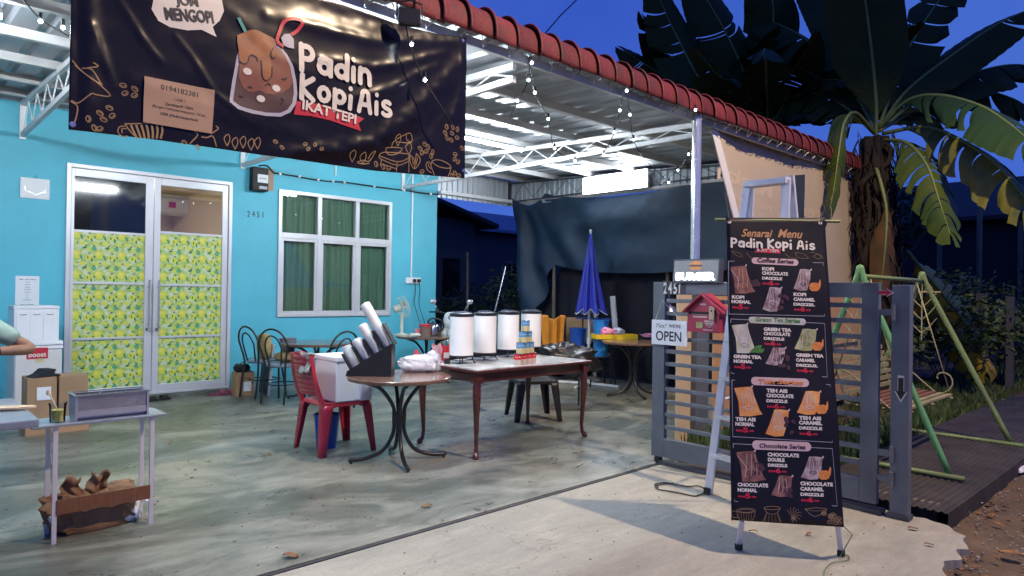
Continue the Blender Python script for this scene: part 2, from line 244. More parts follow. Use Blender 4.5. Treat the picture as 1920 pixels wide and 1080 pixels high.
# lemon film: printed fruit repeat, 0.235 x 0.245 m
def lemon():
    m, t, p = nodes('lemon_film'); N = t.nodes.new; L = t.links.new
    g = N('ShaderNodeNewGeometry'); sp = N('ShaderNodeSeparateXYZ'); L(g.outputs['Position'], sp.inputs[0])
    def mod(sock, per):
        a = N('ShaderNodeMath'); a.operation = 'DIVIDE'; a.inputs[1].default_value = per; L(sock, a.inputs[0])
        b = N('ShaderNodeMath'); b.operation = 'FRACT'; L(a.outputs[0], b.inputs[0]); return b.outputs[0]
    cb = N('ShaderNodeCombineXYZ'); L(mod(sp.outputs[0], 0.235), cb.inputs[0]); L(mod(sp.outputs[2], 0.235), cb.inputs[1])
    nz = N('ShaderNodeTexNoise'); nz.inputs['Scale'].default_value = 22; nz.inputs['Detail'].default_value = 3; L(g.outputs['Position'], nz.inputs['Vector'])
    wp = N('ShaderNodeVectorMath'); wp.operation = 'MULTIPLY_ADD'; wp.inputs[1].default_value = (0.07, 0.07, 0.07); L(nz.outputs['Color'], wp.inputs[0]); L(cb.outputs[0], wp.inputs[2])
    base = N('ShaderNodeValToRGB'); base.color_ramp.elements[0].position = 0.42; base.color_ramp.elements[0].color = (0.33, 0.47, 0.10, 1); base.color_ramp.elements[1].position = 0.6; base.color_ramp.elements[1].color = (0.55, 0.62, 0.38, 1); L(nz.outputs['Fac'], base.inputs[0])
    cur = [base.outputs[0]]
    def ell(cx, cy, rx, ry, ang, c, soft=0.12, k=1.0):
        mp = N('ShaderNodeMapping'); mp.vector_type = 'TEXTURE'; mp.inputs['Location'].default_value = (cx+.035, cy+.035, 0); mp.inputs['Rotation'].default_value = (0, 0, R(ang)); mp.inputs['Scale'].default_value = (rx, ry, 1); L(wp.outputs[0], mp.inputs[0])
        ln = N('ShaderNodeVectorMath'); ln.operation = 'LENGTH'; L(mp.outputs[0], ln.inputs[0])
        r = N('ShaderNodeMapRange'); r.inputs[1].default_value = 1+soft; r.inputs[2].default_value = 1-soft; r.inputs[4].default_value = k; L(ln.outputs['Value'], r.inputs[0])
        x = N('ShaderNodeMixRGB'); L(r.outputs[0], x.inputs[0]); L(cur[0], x.inputs[1]); x.inputs[2].default_value = col4(c); cur[0] = x.outputs[0]
    Y1 = (0.62, 0.62, 0.06); Y2 = (0.52, 0.60, 0.10); G1 = (0.015, 0.16, 0.03); G2 = (0.03, 0.26, 0.12); DK = (0.05, 0.07, 0.02)
    for cx in (0.0, 1.0):
        ell(cx, 0.30, 0.16, 0.13, 10, Y1); ell(cx, 0.72, 0.13, 0.10, -20, Y2); ell(cx+.02, 0.52, 0.07, 0.03, 0, DK, 0.4); ell(cx-.05, 0.30, 0.03, 0.07, 10, G1, 0.3)
    for cy in (0.0, 1.0):
        ell(0.30, cy, 0.17, 0.10, 20, Y2); ell(0.72, cy, 0.16, 0.08, -10, Y1); ell(0.50, cy+.02, 0.05, 0.025, 30, DK, 0.4)
    ell(0.45, 0.42, 0.26, 0.24, -30, (0.32, 0.48, 0.08)); ell(0.46, 0.44, 0.22, 0.20, -30, Y1, 0.2); ell(0.40, 0.50, 0.10, 0.08, 0, (0.72, 0.66, 0.16), 0.5)
    ell(0.66, 0.34, 0.05, 0.10, 25, G2, 0.3); ell(0.25, 0.33, 0.045, 0.04, 0, DK, 0.4); ell(0.70, 0.24, 0.03, 0.05, 30, DK, 0.4)
    ell(0.22, 0.76, 0.11, 0.10, -20, G2, 0.3); ell(0.21, 0.77, 0.06, 0.04, -20, (0.10, 0.42, 0.24), 0.5); ell(0.22, 0.89, 0.08, 0.022, -35, DK, 0.3)
    ell(0.80, 0.78, 0.10, 0.05, 5, G1, 0.3); ell(0.87, 0.88, 0.10, 0.03, 52, G1, 0.3); ell(0.62, 0.80, 0.09, 0.08, 0, (0.60, 0.62, 0.55), 0.5, 0.7)
    ell(0.12, 0.18, 0.04, 0.10, 5, G1, 0.3); ell(0.86, 0.50, 0.12, 0.08, 20, (0.66, 0.66, 0.50), 0.5, 0.6)
    L(cur[0], p.inputs['Base Color']); p.inputs['Roughness'].default_value = 0.45
lemon()
# ------------------------------------------------------------------ mesh helpers
class MB:
    def __init__(s): s.v = []; s.f = []; s.mi = []; s.cm = 0
    def add(s, vs, fs):
        n = len(s.v); s.v += [tuple(v) for v in vs]; s.f += [tuple(i+n for i in f) for f in fs]; s.mi += [s.cm]*len(fs); return s
    def m(s, i): s.cm = i; return s
    def box(s, c, d, rz=0, M=None, taper=1.0):
        x, y, z = d[0]/2, d[1]/2, d[2]/2; q = []
        for dz in (-1, 1):
            k = taper if dz > 0 else 1
            for a, b in ((-1, -1), (1, -1), (1, 1), (-1, 1)): q.append(Vector((a*x*k, b*y*k, dz*z)))
        if M is None: M = Matrix.Rotation(rz, 3, 'Z')
        c = Vector(c); return s.add([c+M@p for p in q], [(0, 3, 2, 1), (4, 5, 6, 7), (0, 1, 5, 4), (1, 2, 6, 5), (2, 3, 7, 6), (3, 0, 4, 7)])
    def b2(s, lo, hi): return s.box([(a+b)/2 for a, b in zip(lo, hi)], [b-a for a, b in zip(lo, hi)])
    def beam(s, a, b, w, h, up=Vector((0, 0, 1))):
        a, b = Vector(a), Vector(b); d = b-a; L = d.length; d.normalize(); x = d.cross(up)
        if x.length < 1e-4: x = d.cross(Vector((1, 0, 0)))
        x.normalize(); u = x.cross(d); M = Matrix((x, d, u)).transposed(); return s.box((a+b)/2, (w, L, h), M=M)
    def tube(s, pts, r, n=8, caps=True):
        pts = [Vector(p) for p in pts]; m = len(pts); rs = r if isinstance(r, (list, tuple)) else [r]*m
        t0 = (pts[1]-pts[0]).normalized(); a = t0.orthogonal().normalized(); rings = []; prev = t0
        for i, p in enumerate(pts):
            t = (pts[min(i+1, m-1)]-pts[max(i-1, 0)]); t = t.normalized() if t.length > 1e-9 else prev
            q = prev.rotation_difference(t); a = q@a; a = (a-t*a.dot(t)).normalized(); b = t.cross(a); prev = t
            rings.append([p+rs[i]*(math.cos(k*2*PI/n)*a+math.sin(k*2*PI/n)*b) for k in range(n)])
        vs = [v for g in rings for v in g]; fs = []
        for i in range(m-1):
            for k in range(n): fs.append((i*n+k, i*n+(k+1) % n, (i+1)*n+(k+1) % n, (i+1)*n+k))
        if caps: fs += [tuple(reversed(range(n))), tuple(range((m-1)*n, m*n))]
        return s.add(vs, fs)
    def lathe(s, prof, c=(0, 0, 0), n=24, M=None, caps=True):
        c = Vector(c); vs = []; m = len(prof)
        for r, z in prof:
            for k in range(n):
                p = Vector((r*math.cos(k*2*PI/n), r*math.sin(k*2*PI/n), z)); vs.append(c+(M@p if M else p))
        fs = [(i*n+k, i*n+(k+1) % n, (i+1)*n+(k+1) % n, (i+1)*n+k) for i in range(m-1) for k in range(n)]
        if caps: fs += [tuple(reversed(range(n))), tuple(range((m-1)*n, m*n))]
        return s.add(vs, fs)
    def grid(s, fn, nu, nv, close=False):
        vs = [fn(i/nu, j/nv) for j in range(nv+1) for i in range(nu+1)]; w_ = nu+1
        return s.add(vs, [(j*w_+i, j*w_+i+1, (j+1)*w_+i+1, (j+1)*w_+i) for j in range(nv) for i in range(nu)])
    def prism(s, poly, fn, t0, t1):           # polygon (2d) pushed from depth t0 to t1 by fn(x, y, t)
        n = len(poly); vs = [fn(x, y, t0) for x, y in poly]+[fn(x, y, t1) for x, y in poly]
        return s.add(vs, [tuple(reversed(range(n))), tuple(range(n, 2*n))]+[(i, (i+1) % n, n+(i+1) % n, n+i) for i in range(n)])
    def ball(s, c, r, n=10, sq=(1, 1, 1)):
        c = Vector(c); m = n//2+1; prof = []
        vs = []; fs = []
        for i in range(m+1):
            th = PI*i/m
            for k in range(n):
                vs.append(c+Vector((r*sq[0]*math.sin(th)*math.cos(2*PI*k/n), r*sq[1]*math.sin(th)*math.sin(2*PI*k/n), r*sq[2]*math.cos(th))))
        for i in range(m):
            for k in range(n): fs.append((i*n+k, (i+1)*n+k, (i+1)*n+(k+1) % n, i*n+(k+1) % n))
        return s.add(vs, fs)
def smoothpts(pts, k=6):                      # Catmull-Rom
    pts = [Vector(p) for p in pts]; P = [2*pts[0]-pts[1]]+pts+[2*pts[-1]-pts[-2]]; o = []
    for i in range(1, len(P)-2):
        for j in range(k):
            t = j/k; a, b, c, d = P[i-1:i+3]
            o.append(0.5*((2*b)+(c-a)*t+(2*a-5*b+4*c-d)*t*t+(3*b-a-3*c+d)*t**3))
    return o+[pts[-1]]
def tag(o, label=None, cat=None, group=None, kind=None):
    if label: o['label'] = label
    if cat: o['category'] = cat
    if group: o['group'] = group
    if kind: o['kind'] = kind
    return o
def thing(name, loc, label, cat, group=None, rz=0):
    o = bpy.data.objects.new(name, None); C.objects.link(o); o.location = loc; o.rotation_euler = (0, 0, rz); o.empty_display_size = 0.1
    o['base'] = [float(x) for x in loc]; return tag(o, label, cat, group)
def base(o):
    v = Vector((0, 0, 0))
    while o is not None: v += Vector(o.location); o = o.parent
    return v
def obj(name, mb, m, parent=None, smooth=False, bevel=0, world=False, loc=None, sub=0, solid=0, merge=False):
    me = bpy.data.meshes.new(name); v = mb.v
    if world and parent is not None:
        b = base(parent); v = [(p[0]-b.x, p[1]-b.y, p[2]-b.z) for p in v]
    me.from_pydata(v, [], mb.f)
    ms = m if isinstance(m, (list, tuple)) else [m]
    for x in ms: me.materials.append(MATS[x])
    if len(ms) > 1: me.polygons.foreach_set('material_index', mb.mi)
    me.update()
    if merge:
        bm = bmesh.new(); bm.from_mesh(me); bmesh.ops.remove_doubles(bm, verts=bm.verts, dist=1e-5); bm.to_mesh(me); bm.free()
    o = bpy.data.objects.new(name, me); C.objects.link(o)
    if parent: o.parent = parent
    if loc: o.location = loc
    if smooth:
        me.polygons.foreach_set('use_smooth', [True]*len(me.polygons))
        if smooth != 'all':
            md = o.modifiers.new('es', 'EDGE_SPLIT'); md.split_angle = R(40)
    if solid: md = o.modifiers.new('so', 'SOLIDIFY'); md.thickness = solid; md.offset = 0
    if bevel: md = o.modifiers.new('bv', 'BEVEL'); md.width = bevel; md.segments = 2; md.limit_method = 'ANGLE'
    if sub: md = o.modifiers.new('ss', 'SUBSURF'); md.levels = sub; md.render_levels = sub
    return o
def instance(name, src, parent, loc=(0, 0, 0), rot=(0, 0, 0), scale=None):    # same mesh, another object
    o = src.copy(); o.name = name; C.objects.link(o); o.parent = parent; o.location = loc; o.rotation_euler = rot
    if scale: o.scale = scale
    return o
def copy_tree(o, parent=None):
    c = o.copy(); C.objects.link(c); c.parent = parent
    for ch in [x for x in bpy.data.objects if x.parent == o]: copy_tree(ch, c)
    return c
def struct(name, mb, m, **k): o = obj(name, mb, m, **k); o['kind'] = 'structure'; return o
# text and flat print laid on any surface fn(x, y, lift) -> point
_tc = {}
def text2d(s, size=1.0, bold=0.0, shear=0.0, align='LEFT', sx=1.0, space=1.0):
    key = (s, bold, shear, align, space)
    if key not in _tc:
        cu = bpy.data.curves.new('t', 'FONT'); cu.body = s; cu.size = 1; cu.offset = bold; cu.shear = shear; cu.align_x = align; cu.space_character = space; cu.resolution_u = 3; cu.fill_mode = 'BOTH'
        o = bpy.data.objects.new('t', cu); C.objects.link(o); dg = bpy.context.evaluated_depsgraph_get(); dg.update(); me = o.evaluated_get(dg).to_mesh()
        _tc[key] = ([(v.co.x, v.co.y) for v in me.vertices], [tuple(p.vertices) for p in me.polygons]); bpy.data.objects.remove(o); bpy.data.curves.remove(cu)
    v, f = _tc[key]; return [(x*size*sx, y*size) for x, y in v], f
def put(mb, vf, fn, ox=0, oy=0, lift=0.002, rot=0, maxlen=None):
    v, f = vf; c, s_ = math.cos(rot), math.sin(rot); v = [(ox+x*c-y*s_, oy+x*s_+y*c) for x, y in v]
    if maxlen:
        bm = bmesh.new(); bv = [bm.verts.new((x, y, 0)) for x, y in v]
        for q in f:
            try: bm.faces.new([bv[i] for i in q])
            except ValueError: pass
        bmesh.ops.triangulate(bm, faces=bm.faces)
        for _ in range(5):
            e = [e for e in bm.edges if e.calc_length() > maxlen]
            if not e: break
            bmesh.ops.subdivide_edges(bm, edges=e, cuts=1); bmesh.ops.triangulate(bm, faces=bm.faces)
        bm.verts.index_update(); v = [(p.co.x, p.co.y) for p in bm.verts]; f = [tuple(p.index for p in q.verts) for q in bm.faces]; bm.free()
    mb.add([fn(x, y, lift) for x, y in v], f)
def poly(pts): return (list(pts), [tuple(range(len(pts)))])
def ellp(cx, cy, rx, ry, n=20, a0=0, rot=0): return poly([(cx+rx*math.cos(t)*math.cos(rot)-ry*math.sin(t)*math.sin(rot), cy+rx*math.cos(t)*math.sin(rot)+ry*math.sin(t)*math.cos(rot)) for t in [2*PI*k/n for k in range(n)]])
def rrect(x0, y0, x1, y1, r, n=5):
    p = []
    for cx, cy, a in ((x1-r, y1-r, 0), (x0+r, y1-r, 90), (x0+r, y0+r, 180), (x1-r, y0+r, 270)):
        for k in range(n+1): t = R(a+90*k/n); p.append((cx+r*math.cos(t), cy+r*math.sin(t)))
    return poly(p)
def line(pts, w):                             # ribbon along a polyline (2d)
    v = []; f = []; n = len(pts)
    for i, (x, y) in enumerate(pts):
        a = pts[max(0, i-1)]; b = pts[min(n-1, i+1)]; dx, dy = b[0]-a[0], b[1]-a[1]; l = math.hypot(dx, dy) or 1
        v += [(x-dy/l*w/2, y+dx/l*w/2), (x+dy/l*w/2, y-dx/l*w/2)]
        if i: f.append((2*i-2, 2*i-1, 2*i+1, 2*i))
    return v, f
def sm2(pts, k=5): return [(p.x, p.y) for p in smoothpts([(x, y, 0) for x, y in pts], k)]
# ================================================================== SETTING
YW = 9.18; XS = 8.69
rnd = random.Random(7)
def ground():
    def axis(lo, a, b, hi, step):
        p = [lo, lo*0.5, lo*0.2]; x = a
        while x < b: p.append(x); x += step
        return p+[b, hi*0.25, hi*0.5, hi]
    xs = axis(-220, -6, 16, 220, 0.11); ys = axis(-220, -4, 8, 220, 0.11)
    mb = MB(); vs = []
    for y in ys:
        for x in xs:
            n = noise.noise((x*0.9, y*0.9, 0))*0.02+noise.noise((x*4, y*4, 3))*0.022+noise.noise((x*11, y*11, 9))*0.012
            vs.append((x, y, -0.06+n))
    m = len(xs); mb.add(vs, [(j*m+i, j*m+i+1, (j+1)*m+i+1, (j+1)*m+i) for j in range(len(ys)-1) for i in range(m-1)])
    struct('ground', mb, 'soil', smooth='all')
ground()
def slab(name, pts, z0, z1, m):
    mb = MB(); mb.prism(pts, lambda x, y, t: (x, y, t), z0, z1); struct(name, mb, m)
slab('carport_floor', [(-5, 3.235), (8.75, 3.235), (8.75, 9.3), (-5, 9.3)], -0.2, 0.0, 'concrete_floor')
edge = [(4.93, 3.19), (4.90, 2.6), (4.92, 2.0), (4.88, 1.5)]
rag = [(4.88, 1.42), (4.91, 1.33), (4.86, 1.25), (4.84, 1.16), (4.76, 1.12), (4.72, 1.06), (4.62, 1.05), (4.50, 1.01), (4.42, 1.02), (4.30, 0.98), (4.17, 1.02), (4.05, 1.0), (3.95, 0.98), (3.86, 0.90), (3.7, 0.83), (3.5, 0.6), (3.2, 0.42), (2.8, 0.1), (2.4, -0.1), (1.5, -0.3), (-5, -0.4)]
_rr = random.Random(31); crumb = []
for a, b in zip(edge+rag, (edge+rag)[1:]):
    n_ = max(1, int(math.hypot(b[0]-a[0], b[1]-a[1])/.022)) if a[0] > 2.4 else 1
    for k in range(n_):
        x, y = a[0]+(b[0]-a[0])*k/n_, a[1]+(b[1]-a[1])*k/n_; q = noise.noise((x*7, y*7, 0))*.06+noise.noise((x*41, y*37, 4))*.010 if y < 1.5 else noise.noise((x*30, y*30, 4))*.012; crumb.append((x+q*.7, y+q))
slab('driveway_apron', [(-5, 3.19)]+crumb+[(-5, -0.4)], -0.2, -0.004, 'concrete_apron')
mb = MB(); mb.b2((-5, 3.19, -0.2), (8.75, 3.235, -0.018)); struct('gate_track_channel', mb, 'rubber')
mb = MB(); mb.b2((-5, 3.206, -0.018), (4.9, 3.216, -0.002)); struct('gate_track_rail', mb, 'dark_grey')
# ------------------------------------------------------------------ blue house
house = thing('blue_house', (2.5, YW, 0), 'single storey house with a bright sky blue facade behind the carport', 'house')
dx0, dx1, dz0, dz1 = 1.64, 3.52, 0.05, 2.79
wx0, wx1, wz0, wz1 = 4.165, 6.035, 0.98, 2.775
mb = MB(); y0, y1 = YW, YW+0.14
for lo, hi in (((-6, y0, 0), (dx0, y1, 3.6)), ((dx0, y0, dz1), (dx1, y1, 3.6)), ((dx1, y0, 0), (wx0, y1, 3.6)), ((wx0, y0, 0), (wx1, y1, wz0)), ((wx0, y0, wz1), (wx1, y1, 3.6)), ((wx1, y0, 0), (6.94, y1, 3.6))): mb.b2(lo, hi)
mb.b2((6.80, y1, 0), (6.94, 17, 3.6))
obj('wall', mb, 'wall_cyan', house, world=True)
mb = MB(); mb.b2((dx0-0.05, YW-0.10, -0.01), (dx1+0.05, y1, 0.045)); obj('door_step', mb, 'concrete_floor', house, world=True)
mb = MB(); mb.b2((-6, 8.9, 3.62), (7.2, 17.2, 3.7)); obj('roof', mb, 'roof_dark', house, world=True)
mb = MB()
mb.b2((-0.9, 13.0, 0), (4.05, 13.1, 2.95)); mb.b2((3.95, y1+.01, 0), (4.05, 13, 2.95)); mb.b2((-1.0, y1+.01, 0), (-0.9, 13, 2.95)); mb.b2((-0.9, y1+.01, 2.95), (3.95, 13, 3.0)); mb.b2((-0.9, y1+.01, -0.05), (3.95, 13, 0.01)); mb.b2((-0.9, 12.4, 2.72), (3.95, 13.0, 2.95))
obj('front_room', mb, 'inner_cream', house, world=True)
rl = thing('ceiling_lamp', (2.2, 11.0, 2.93), 'warm ceiling light inside the front room seen through the glass door', 'lamp')
mb = MB(); mb.lathe([(0.02, -0.06), (0.16, -0.05), (0.18, 0.0)], n=20); obj('diffuser', mb, 'glow_ceiling', rl, smooth=True)
# double door
frame = MB(); fy0, fy1 = YW-0.03, YW+0.06
fw = 0.045
frame.b2((dx0, fy0, dz0), (dx0+fw, fy1, dz1)); frame.b2((dx1-fw, fy0, dz0), (dx1, fy1, dz1)); frame.b2((dx0+fw, fy0, dz1-fw), (dx1-fw, fy1, dz1)); frame.b2((dx0+fw, fy0, dz0), (dx1-fw, fy1, dz0+0.035))
obj('door_frame', frame, 'alu_white', house, world=True, bevel=0.004)
xc = (W(283, 500, 1, YW).x+W(290, 500, 1, YW).x)/2
for li, (gx0, gx1, lo_, hi_) in enumerate(((W(138, 450, 1, YW).x, W(272, 450, 1, YW).x, dx0+fw+0.004, xc-0.003), (W(300, 450, 1, YW).x, W(416, 450, 1, YW).x, xc+0.003, dx1-fw-0.004))):
    d = MB(); a, b = YW-0.012, YW+0.028; zt, zb = W(205, 325, 1, YW).z-0.02, 0.17
    zt = dz1-0.14
    d.b2((lo_, a, dz0+0.037), (gx0, b, dz1-fw-0.004)); d.b2((gx1, a, dz0+0.037), (hi_, b, dz1-fw-0.004)); d.b2((gx0, a, zt), (gx1, b, dz1-fw-0.004)); d.b2((gx0, a, dz0+0.037), (gx1, b, zb))
    bars = [W(205, y, 1, YW).z for y in (436, 531, 634)] if li == 0 else [W(358, y, 1, YW).z for y in (439, 535, 630)]
    dd = obj('door_leaf', d, 'alu_white', house, world=True, bevel=0.004)
    for zz in bars:
        q = MB(); q.b2((gx0+.001, a+0.004, zz-0.013), (gx1-.001, a+0.020, zz+0.013)); obj('glazing_bar', q, 'alu_white', dd, world=True)
    q = MB(); q.b2((gx0, YW+0.006, bars[0]), (gx1, YW+0.010, zt)); obj('glass_pane', q, 'glass_clear' if li else 'glass_dark', dd, world=True)
    q = MB(); q.b2((gx0, YW+0.011, zb), (gx1, YW+0.014, bars[0])); obj('lemon_film', q, 'lemon_film', dd, world=True)
    hx = xc-0.055 if li == 0 else xc+0.055
    q = MB(); z0, z1 = W(290, 622, 1, YW).z, W(290, 525, 1, YW).z
    q.tube([(hx, YW-0.075, z0), (hx, YW-0.075, z1)], 0.011, 10); q.tube([(hx, YW-0.075, z0+.09), (hx, YW-0.012, z0+.09)], 0.007, 8); q.tube([(hx, YW-0.075, z1-.09), (hx, YW-0.012, z1-.09)], 0.007, 8)
    obj('handle', q, 'chrome', dd, world=True, smooth=True)
    q = MB(); zl = W(290, 605, 1, YW).z-0.08; q.lathe([(0.018, 0), (0.018, 0.03)], (hx, YW-0.042, zl), 12, Matrix.Rotation(-PI/2, 3, 'X')); obj('lock', q, 'dark_grey', dd, world=True, smooth=True)
# window
win = MB(); a, b = YW-0.03, YW+0.06; fw = 0.05
cols = [wx0, W(598, 420, 1, YW).x, W(669, 420, 1, YW).x, wx1]; zs = W(560, 443, 1, YW).z
win.b2((wx0, a, wz0), (wx0+fw, b, wz1)); win.b2((wx1-fw, a, wz0), (wx1, b, wz1)); win.b2((wx0+fw, a, wz1-fw), (wx1-fw, b, wz1)); win.b2((wx0+fw, a, wz0), (wx1-fw, b, wz0+fw))
for x in cols[1:3]: win.b2((x-0.032, a, wz0+fw), (x+0.032, b, wz1-fw))
edges = [(wx0+fw, cols[1]-.032), (cols[1]+.032, cols[2]-.032), (cols[2]+.032, wx1-fw)]
for x0, x1 in edges: win.b2((x0, a, zs-0.04), (x1, b, zs+0.04))
wo = obj('window', win, 'alu_white', house, world=True, bevel=0.004)
for x0, x1 in edges:
    s_ = MB(); s_.b2((x0, a+.012, wz0+fw), (x0+.035, a+.05, zs-.04)); s_.b2((x1-.035, a+.012, wz0+fw), (x1, a+.05, zs-.04)); s_.b2((x0+.035, a+.012, zs-.075), (x1-.035, a+.05, zs-.04)); s_.b2((x0+.035, a+.012, wz0+fw), (x1-.035, a+.05, wz0+fw+.035))
    obj('sash', s_, 'alu_white', wo, world=True)
    q = MB(); q.b2((x0+.035, YW+.004, wz0+fw+.035), (x1-.035, YW+.009, zs-.075)); obj('glass_pane', q, 'glass_tint', wo, world=True)
    q = MB(); q.b2((x0, YW+.004, zs+.04), (x1, YW+.009, wz1-fw)); obj('glass_pane', q, 'glass_tint', wo, world=True)
def cur(u, v):
    x = wx0+0.02+u*(wx1-wx0-.04); k = x*38+math.sin(x*9)*2.2+v*0.8
    return (x, YW+0.085+0.020*math.sin(k)+0.012*math.sin(x*91+1)+0.012*math.sin(x*17+v*2), wz0+v*(wz1-wz0)-0.02)
q = MB(); q.grid(cur, 240, 10); obj('curtain', q, 'curtain_green', wo, world=True, smooth='all')
mb = MB(); mb.b2((4.2, YW+.20, 0), (6.7, YW+.3, 3)); obj('back_room', mb, 'wall_dark', house, world=True)
# air conditioner inside
p = W(303, 372, 1, 12.4); p2 = W(384, 412, 1, 12.4)
ac = thing('air_conditioner', (p.x-0.25, 12.4, p2.z), 'white split air conditioner on the inner wall above the right door leaf', 'air conditioner')
mb = MB(); w_ = p2.x-p.x+0.25; h_ = p.z-p2.z; mb.prism([(0, 0.02), (-.16, 0.05), (-.2, 0.12), (-.19, h_), (0, h_)], lambda y, z, t: (t, y, z), 0, w_); obj('case', mb, 'white_plastic', ac, bevel=0.01)
mb = MB(); mb.box((w_/2, -0.165, 0.075), (w_*.9, 0.012, 0.03)); obj('louvre', mb, 'fridge_white', ac)
mb = MB(); mb.box((0.36, -0.205, h_*.62), (0.11, 0.004, 0.10)); obj('energy_label', mb, 'print_red', ac)
# small things on the facade
def onwall(px, py): return W(px, py, 1, YW)
a_, b_ = onwall(38, 332), onwall(92, 375)
t = thing('wall_plaque', (a_.x, YW, b_.z), 'square grey marble plaque hanging on the blue wall left of the door', 'plaque')
mb = MB(); mb.b2((0, -0.02, 0), (b_.x-a_.x, -0.002, a_.z-b_.z)); obj('tile', mb, 'paper', t)
mb = MB(); mb.tube([(0.12, -0.012, a_.z-b_.z), (0.14, -0.012, a_.z-b_.z+.035), (0.16, -0.012, a_.z-b_.z)], 0.003, 6); obj('hook', mb, 'black_metal', t)
mb = MB(); w_, h_ = b_.x-a_.x, a_.z-b_.z
put(mb, line(sm2([(w_*.15, h_*.6), (w_*.18, h_*.35), (w_*.35, h_*.3), (w_*.5, h_*.18), (w_*.68, h_*.3), (w_*.85, h_*.34), (w_*.84, h_*.5)]), 0.006), lambda x, y, l: (x, -0.0215-l, y)); obj('relief_outline', mb, 'steel', t)
a_, b_ = onwall(29, 517), onwall(73, 570)
t = thing('notice_paper', (a_.x, YW, b_.z-.02), 'white printed notice taped to the blue wall above the white cabinet', 'notice')
mb = MB(); w_, h_ = b_.x-a_.x, a_.z-b_.z+.02; mb.b2((0, -0.004, 0), (w_, -0.001, h_)); obj('sheet', mb, 'paper', t)
mb = MB(); rr = random.Random(3)
for k in range(9):
    L_ = w_*(0.7 if k == 0 else rr.uniform(.1, .4)); mb.box((w_*.5, -0.0055, h_*(.88-.085*k)), (L_, 0.0015, 0.006 if k == 0 else 0.004))
mb.box((w_*.5, -0.0055, h_*.03), (w_*.6, 0.0015, 0.010)); obj('print', mb, 'steel', t)
a_, b_ = onwall(467, 314), onwall(496, 361)
t = thing('electricity_meter', (a_.x, YW, b_.z), 'black electricity meter box with white dial high on the blue wall', 'meter')
w_, h_ = b_.x-a_.x, a_.z-b_.z
mb = MB(); mb.b2((0, -0.13, 0), (w_, -0.012, h_)); obj('box', mb, 'meter_black', t, bevel=0.01)
mb = MB(); mb.b2((w_*.9, -0.012, h_*.1), (w_+.12, -0.001, h_+.02)); obj('backboard', mb, 'notice_brown', t)
mb = MB(); mb.b2((w_*.3, -0.137, h_*.35), (w_*.95, -0.131, h_*.70)); obj('dial', mb, 'paper', t)
mb = MB(); mb.b2((w_*.4, -0.137, h_*.08), (w_*.9, -0.131, h_*.20)); mb.b2((w_*.4, -0.139, h_*.5), (w_*.85, -0.1375, h_*.56)); obj('label_plate', mb, 'print_lilac', t)
a_ = onwall(463, 406)
t = thing('house_number', (a_.x, YW, a_.z), 'thin dark house number 2451 fixed on the blue wall', 'house number')
for i, ch in enumerate('2451'):
    mb = MB(); put(mb, text2d(ch, 0.115, 0.0, sx=.75), lambda x, y, l: (x, -0.004-l, y)); obj('digit', mb, 'dark_grey', t, loc=(i*0.066, 0, 0.004*(i % 2)), solid=0.006)
a_, b_ = onwall(759, 520), onwall(787, 532)
t = thing('power_socket', (a_.x, YW, b_.z), 'white double power socket with two black plugs on the blue wall', 'socket')
w_, h_ = b_.x-a_.x, a_.z-b_.z
mb = MB(); mb.b2((0, -0.035, 0), (w_, -0.001, h_)); obj('plate', mb, 'white_plastic', t, bevel=0.004)
for x in (.52, .82):
    mb = MB(); mb.b2((w_*x-.022, -0.075, h_*.22), (w_*x+.022, -0.036, h_*.75)); mb.tube(smoothpts([(w_*x, -0.06, h_*.3), (w_*x+.01, -0.07, -0.12), (w_*x-.02, -0.10, -0.35), (w_*x-.03, -0.3, -0.68)]), 0.006, 6); obj('plug', mb, 'cable_black', t)
a_ = onwall(773, 330)
t = thing('conduit', (a_.x, YW, b_.z+h_+.001), 'white vertical cable conduit above the power socket on the blue wall', 'conduit')
mb = MB(); mb.b2((-0.011, -0.02, 0), (0.011, -0.001, 3.42-b_.z-h_)); obj('channel', mb, 'white_plastic', t)
for zz in (0.5, 1.1):
    mb = MB(); mb.b2((-0.016, -0.024, zz), (0.016, -0.0005, zz+.02)); obj('clip', mb, 'white_steel', t)
a_ = onwall(629, 300)
t = thing('conduit', (a_.x, YW, 3.10), 'short white conduit stub on the blue wall under the banner centre', 'conduit')
mb = MB(); mb.b2((-0.01, -0.02, -0.02), (0.01, -0.001, 0.33)); obj('channel', mb, 'white_plastic', t)
t = thing('wall_cable', (onwall(500, 318).x, YW, 3.0), 'black cable clipped along the blue wall above the window', 'cable')
pts = [onwall(*q) for q in ((485, 311), (500, 311), (512, 324), (524, 326), (560, 332), (595, 338), (625, 341), (645, 342), (700, 350), (755, 357), (790, 362), (822, 365))]
mb = MB(); mb.tube([v-Vector((0, .02, 0))-t.location for v in smoothpts(pts, 4)], 0.010, 6); obj('cable', mb, 'cable_black', t, smooth='all')
for q in ((524, 326), (560, 331), (595, 337), (623, 340), (644, 342), (700, 350), (756, 357), (806, 364)):
    v = onwall(*q)-t.location; mb = MB(); mb.box((v.x, -0.018, v.z), (0.035, 0.032, 0.035)); obj('clip', mb, 'white_plastic', t)
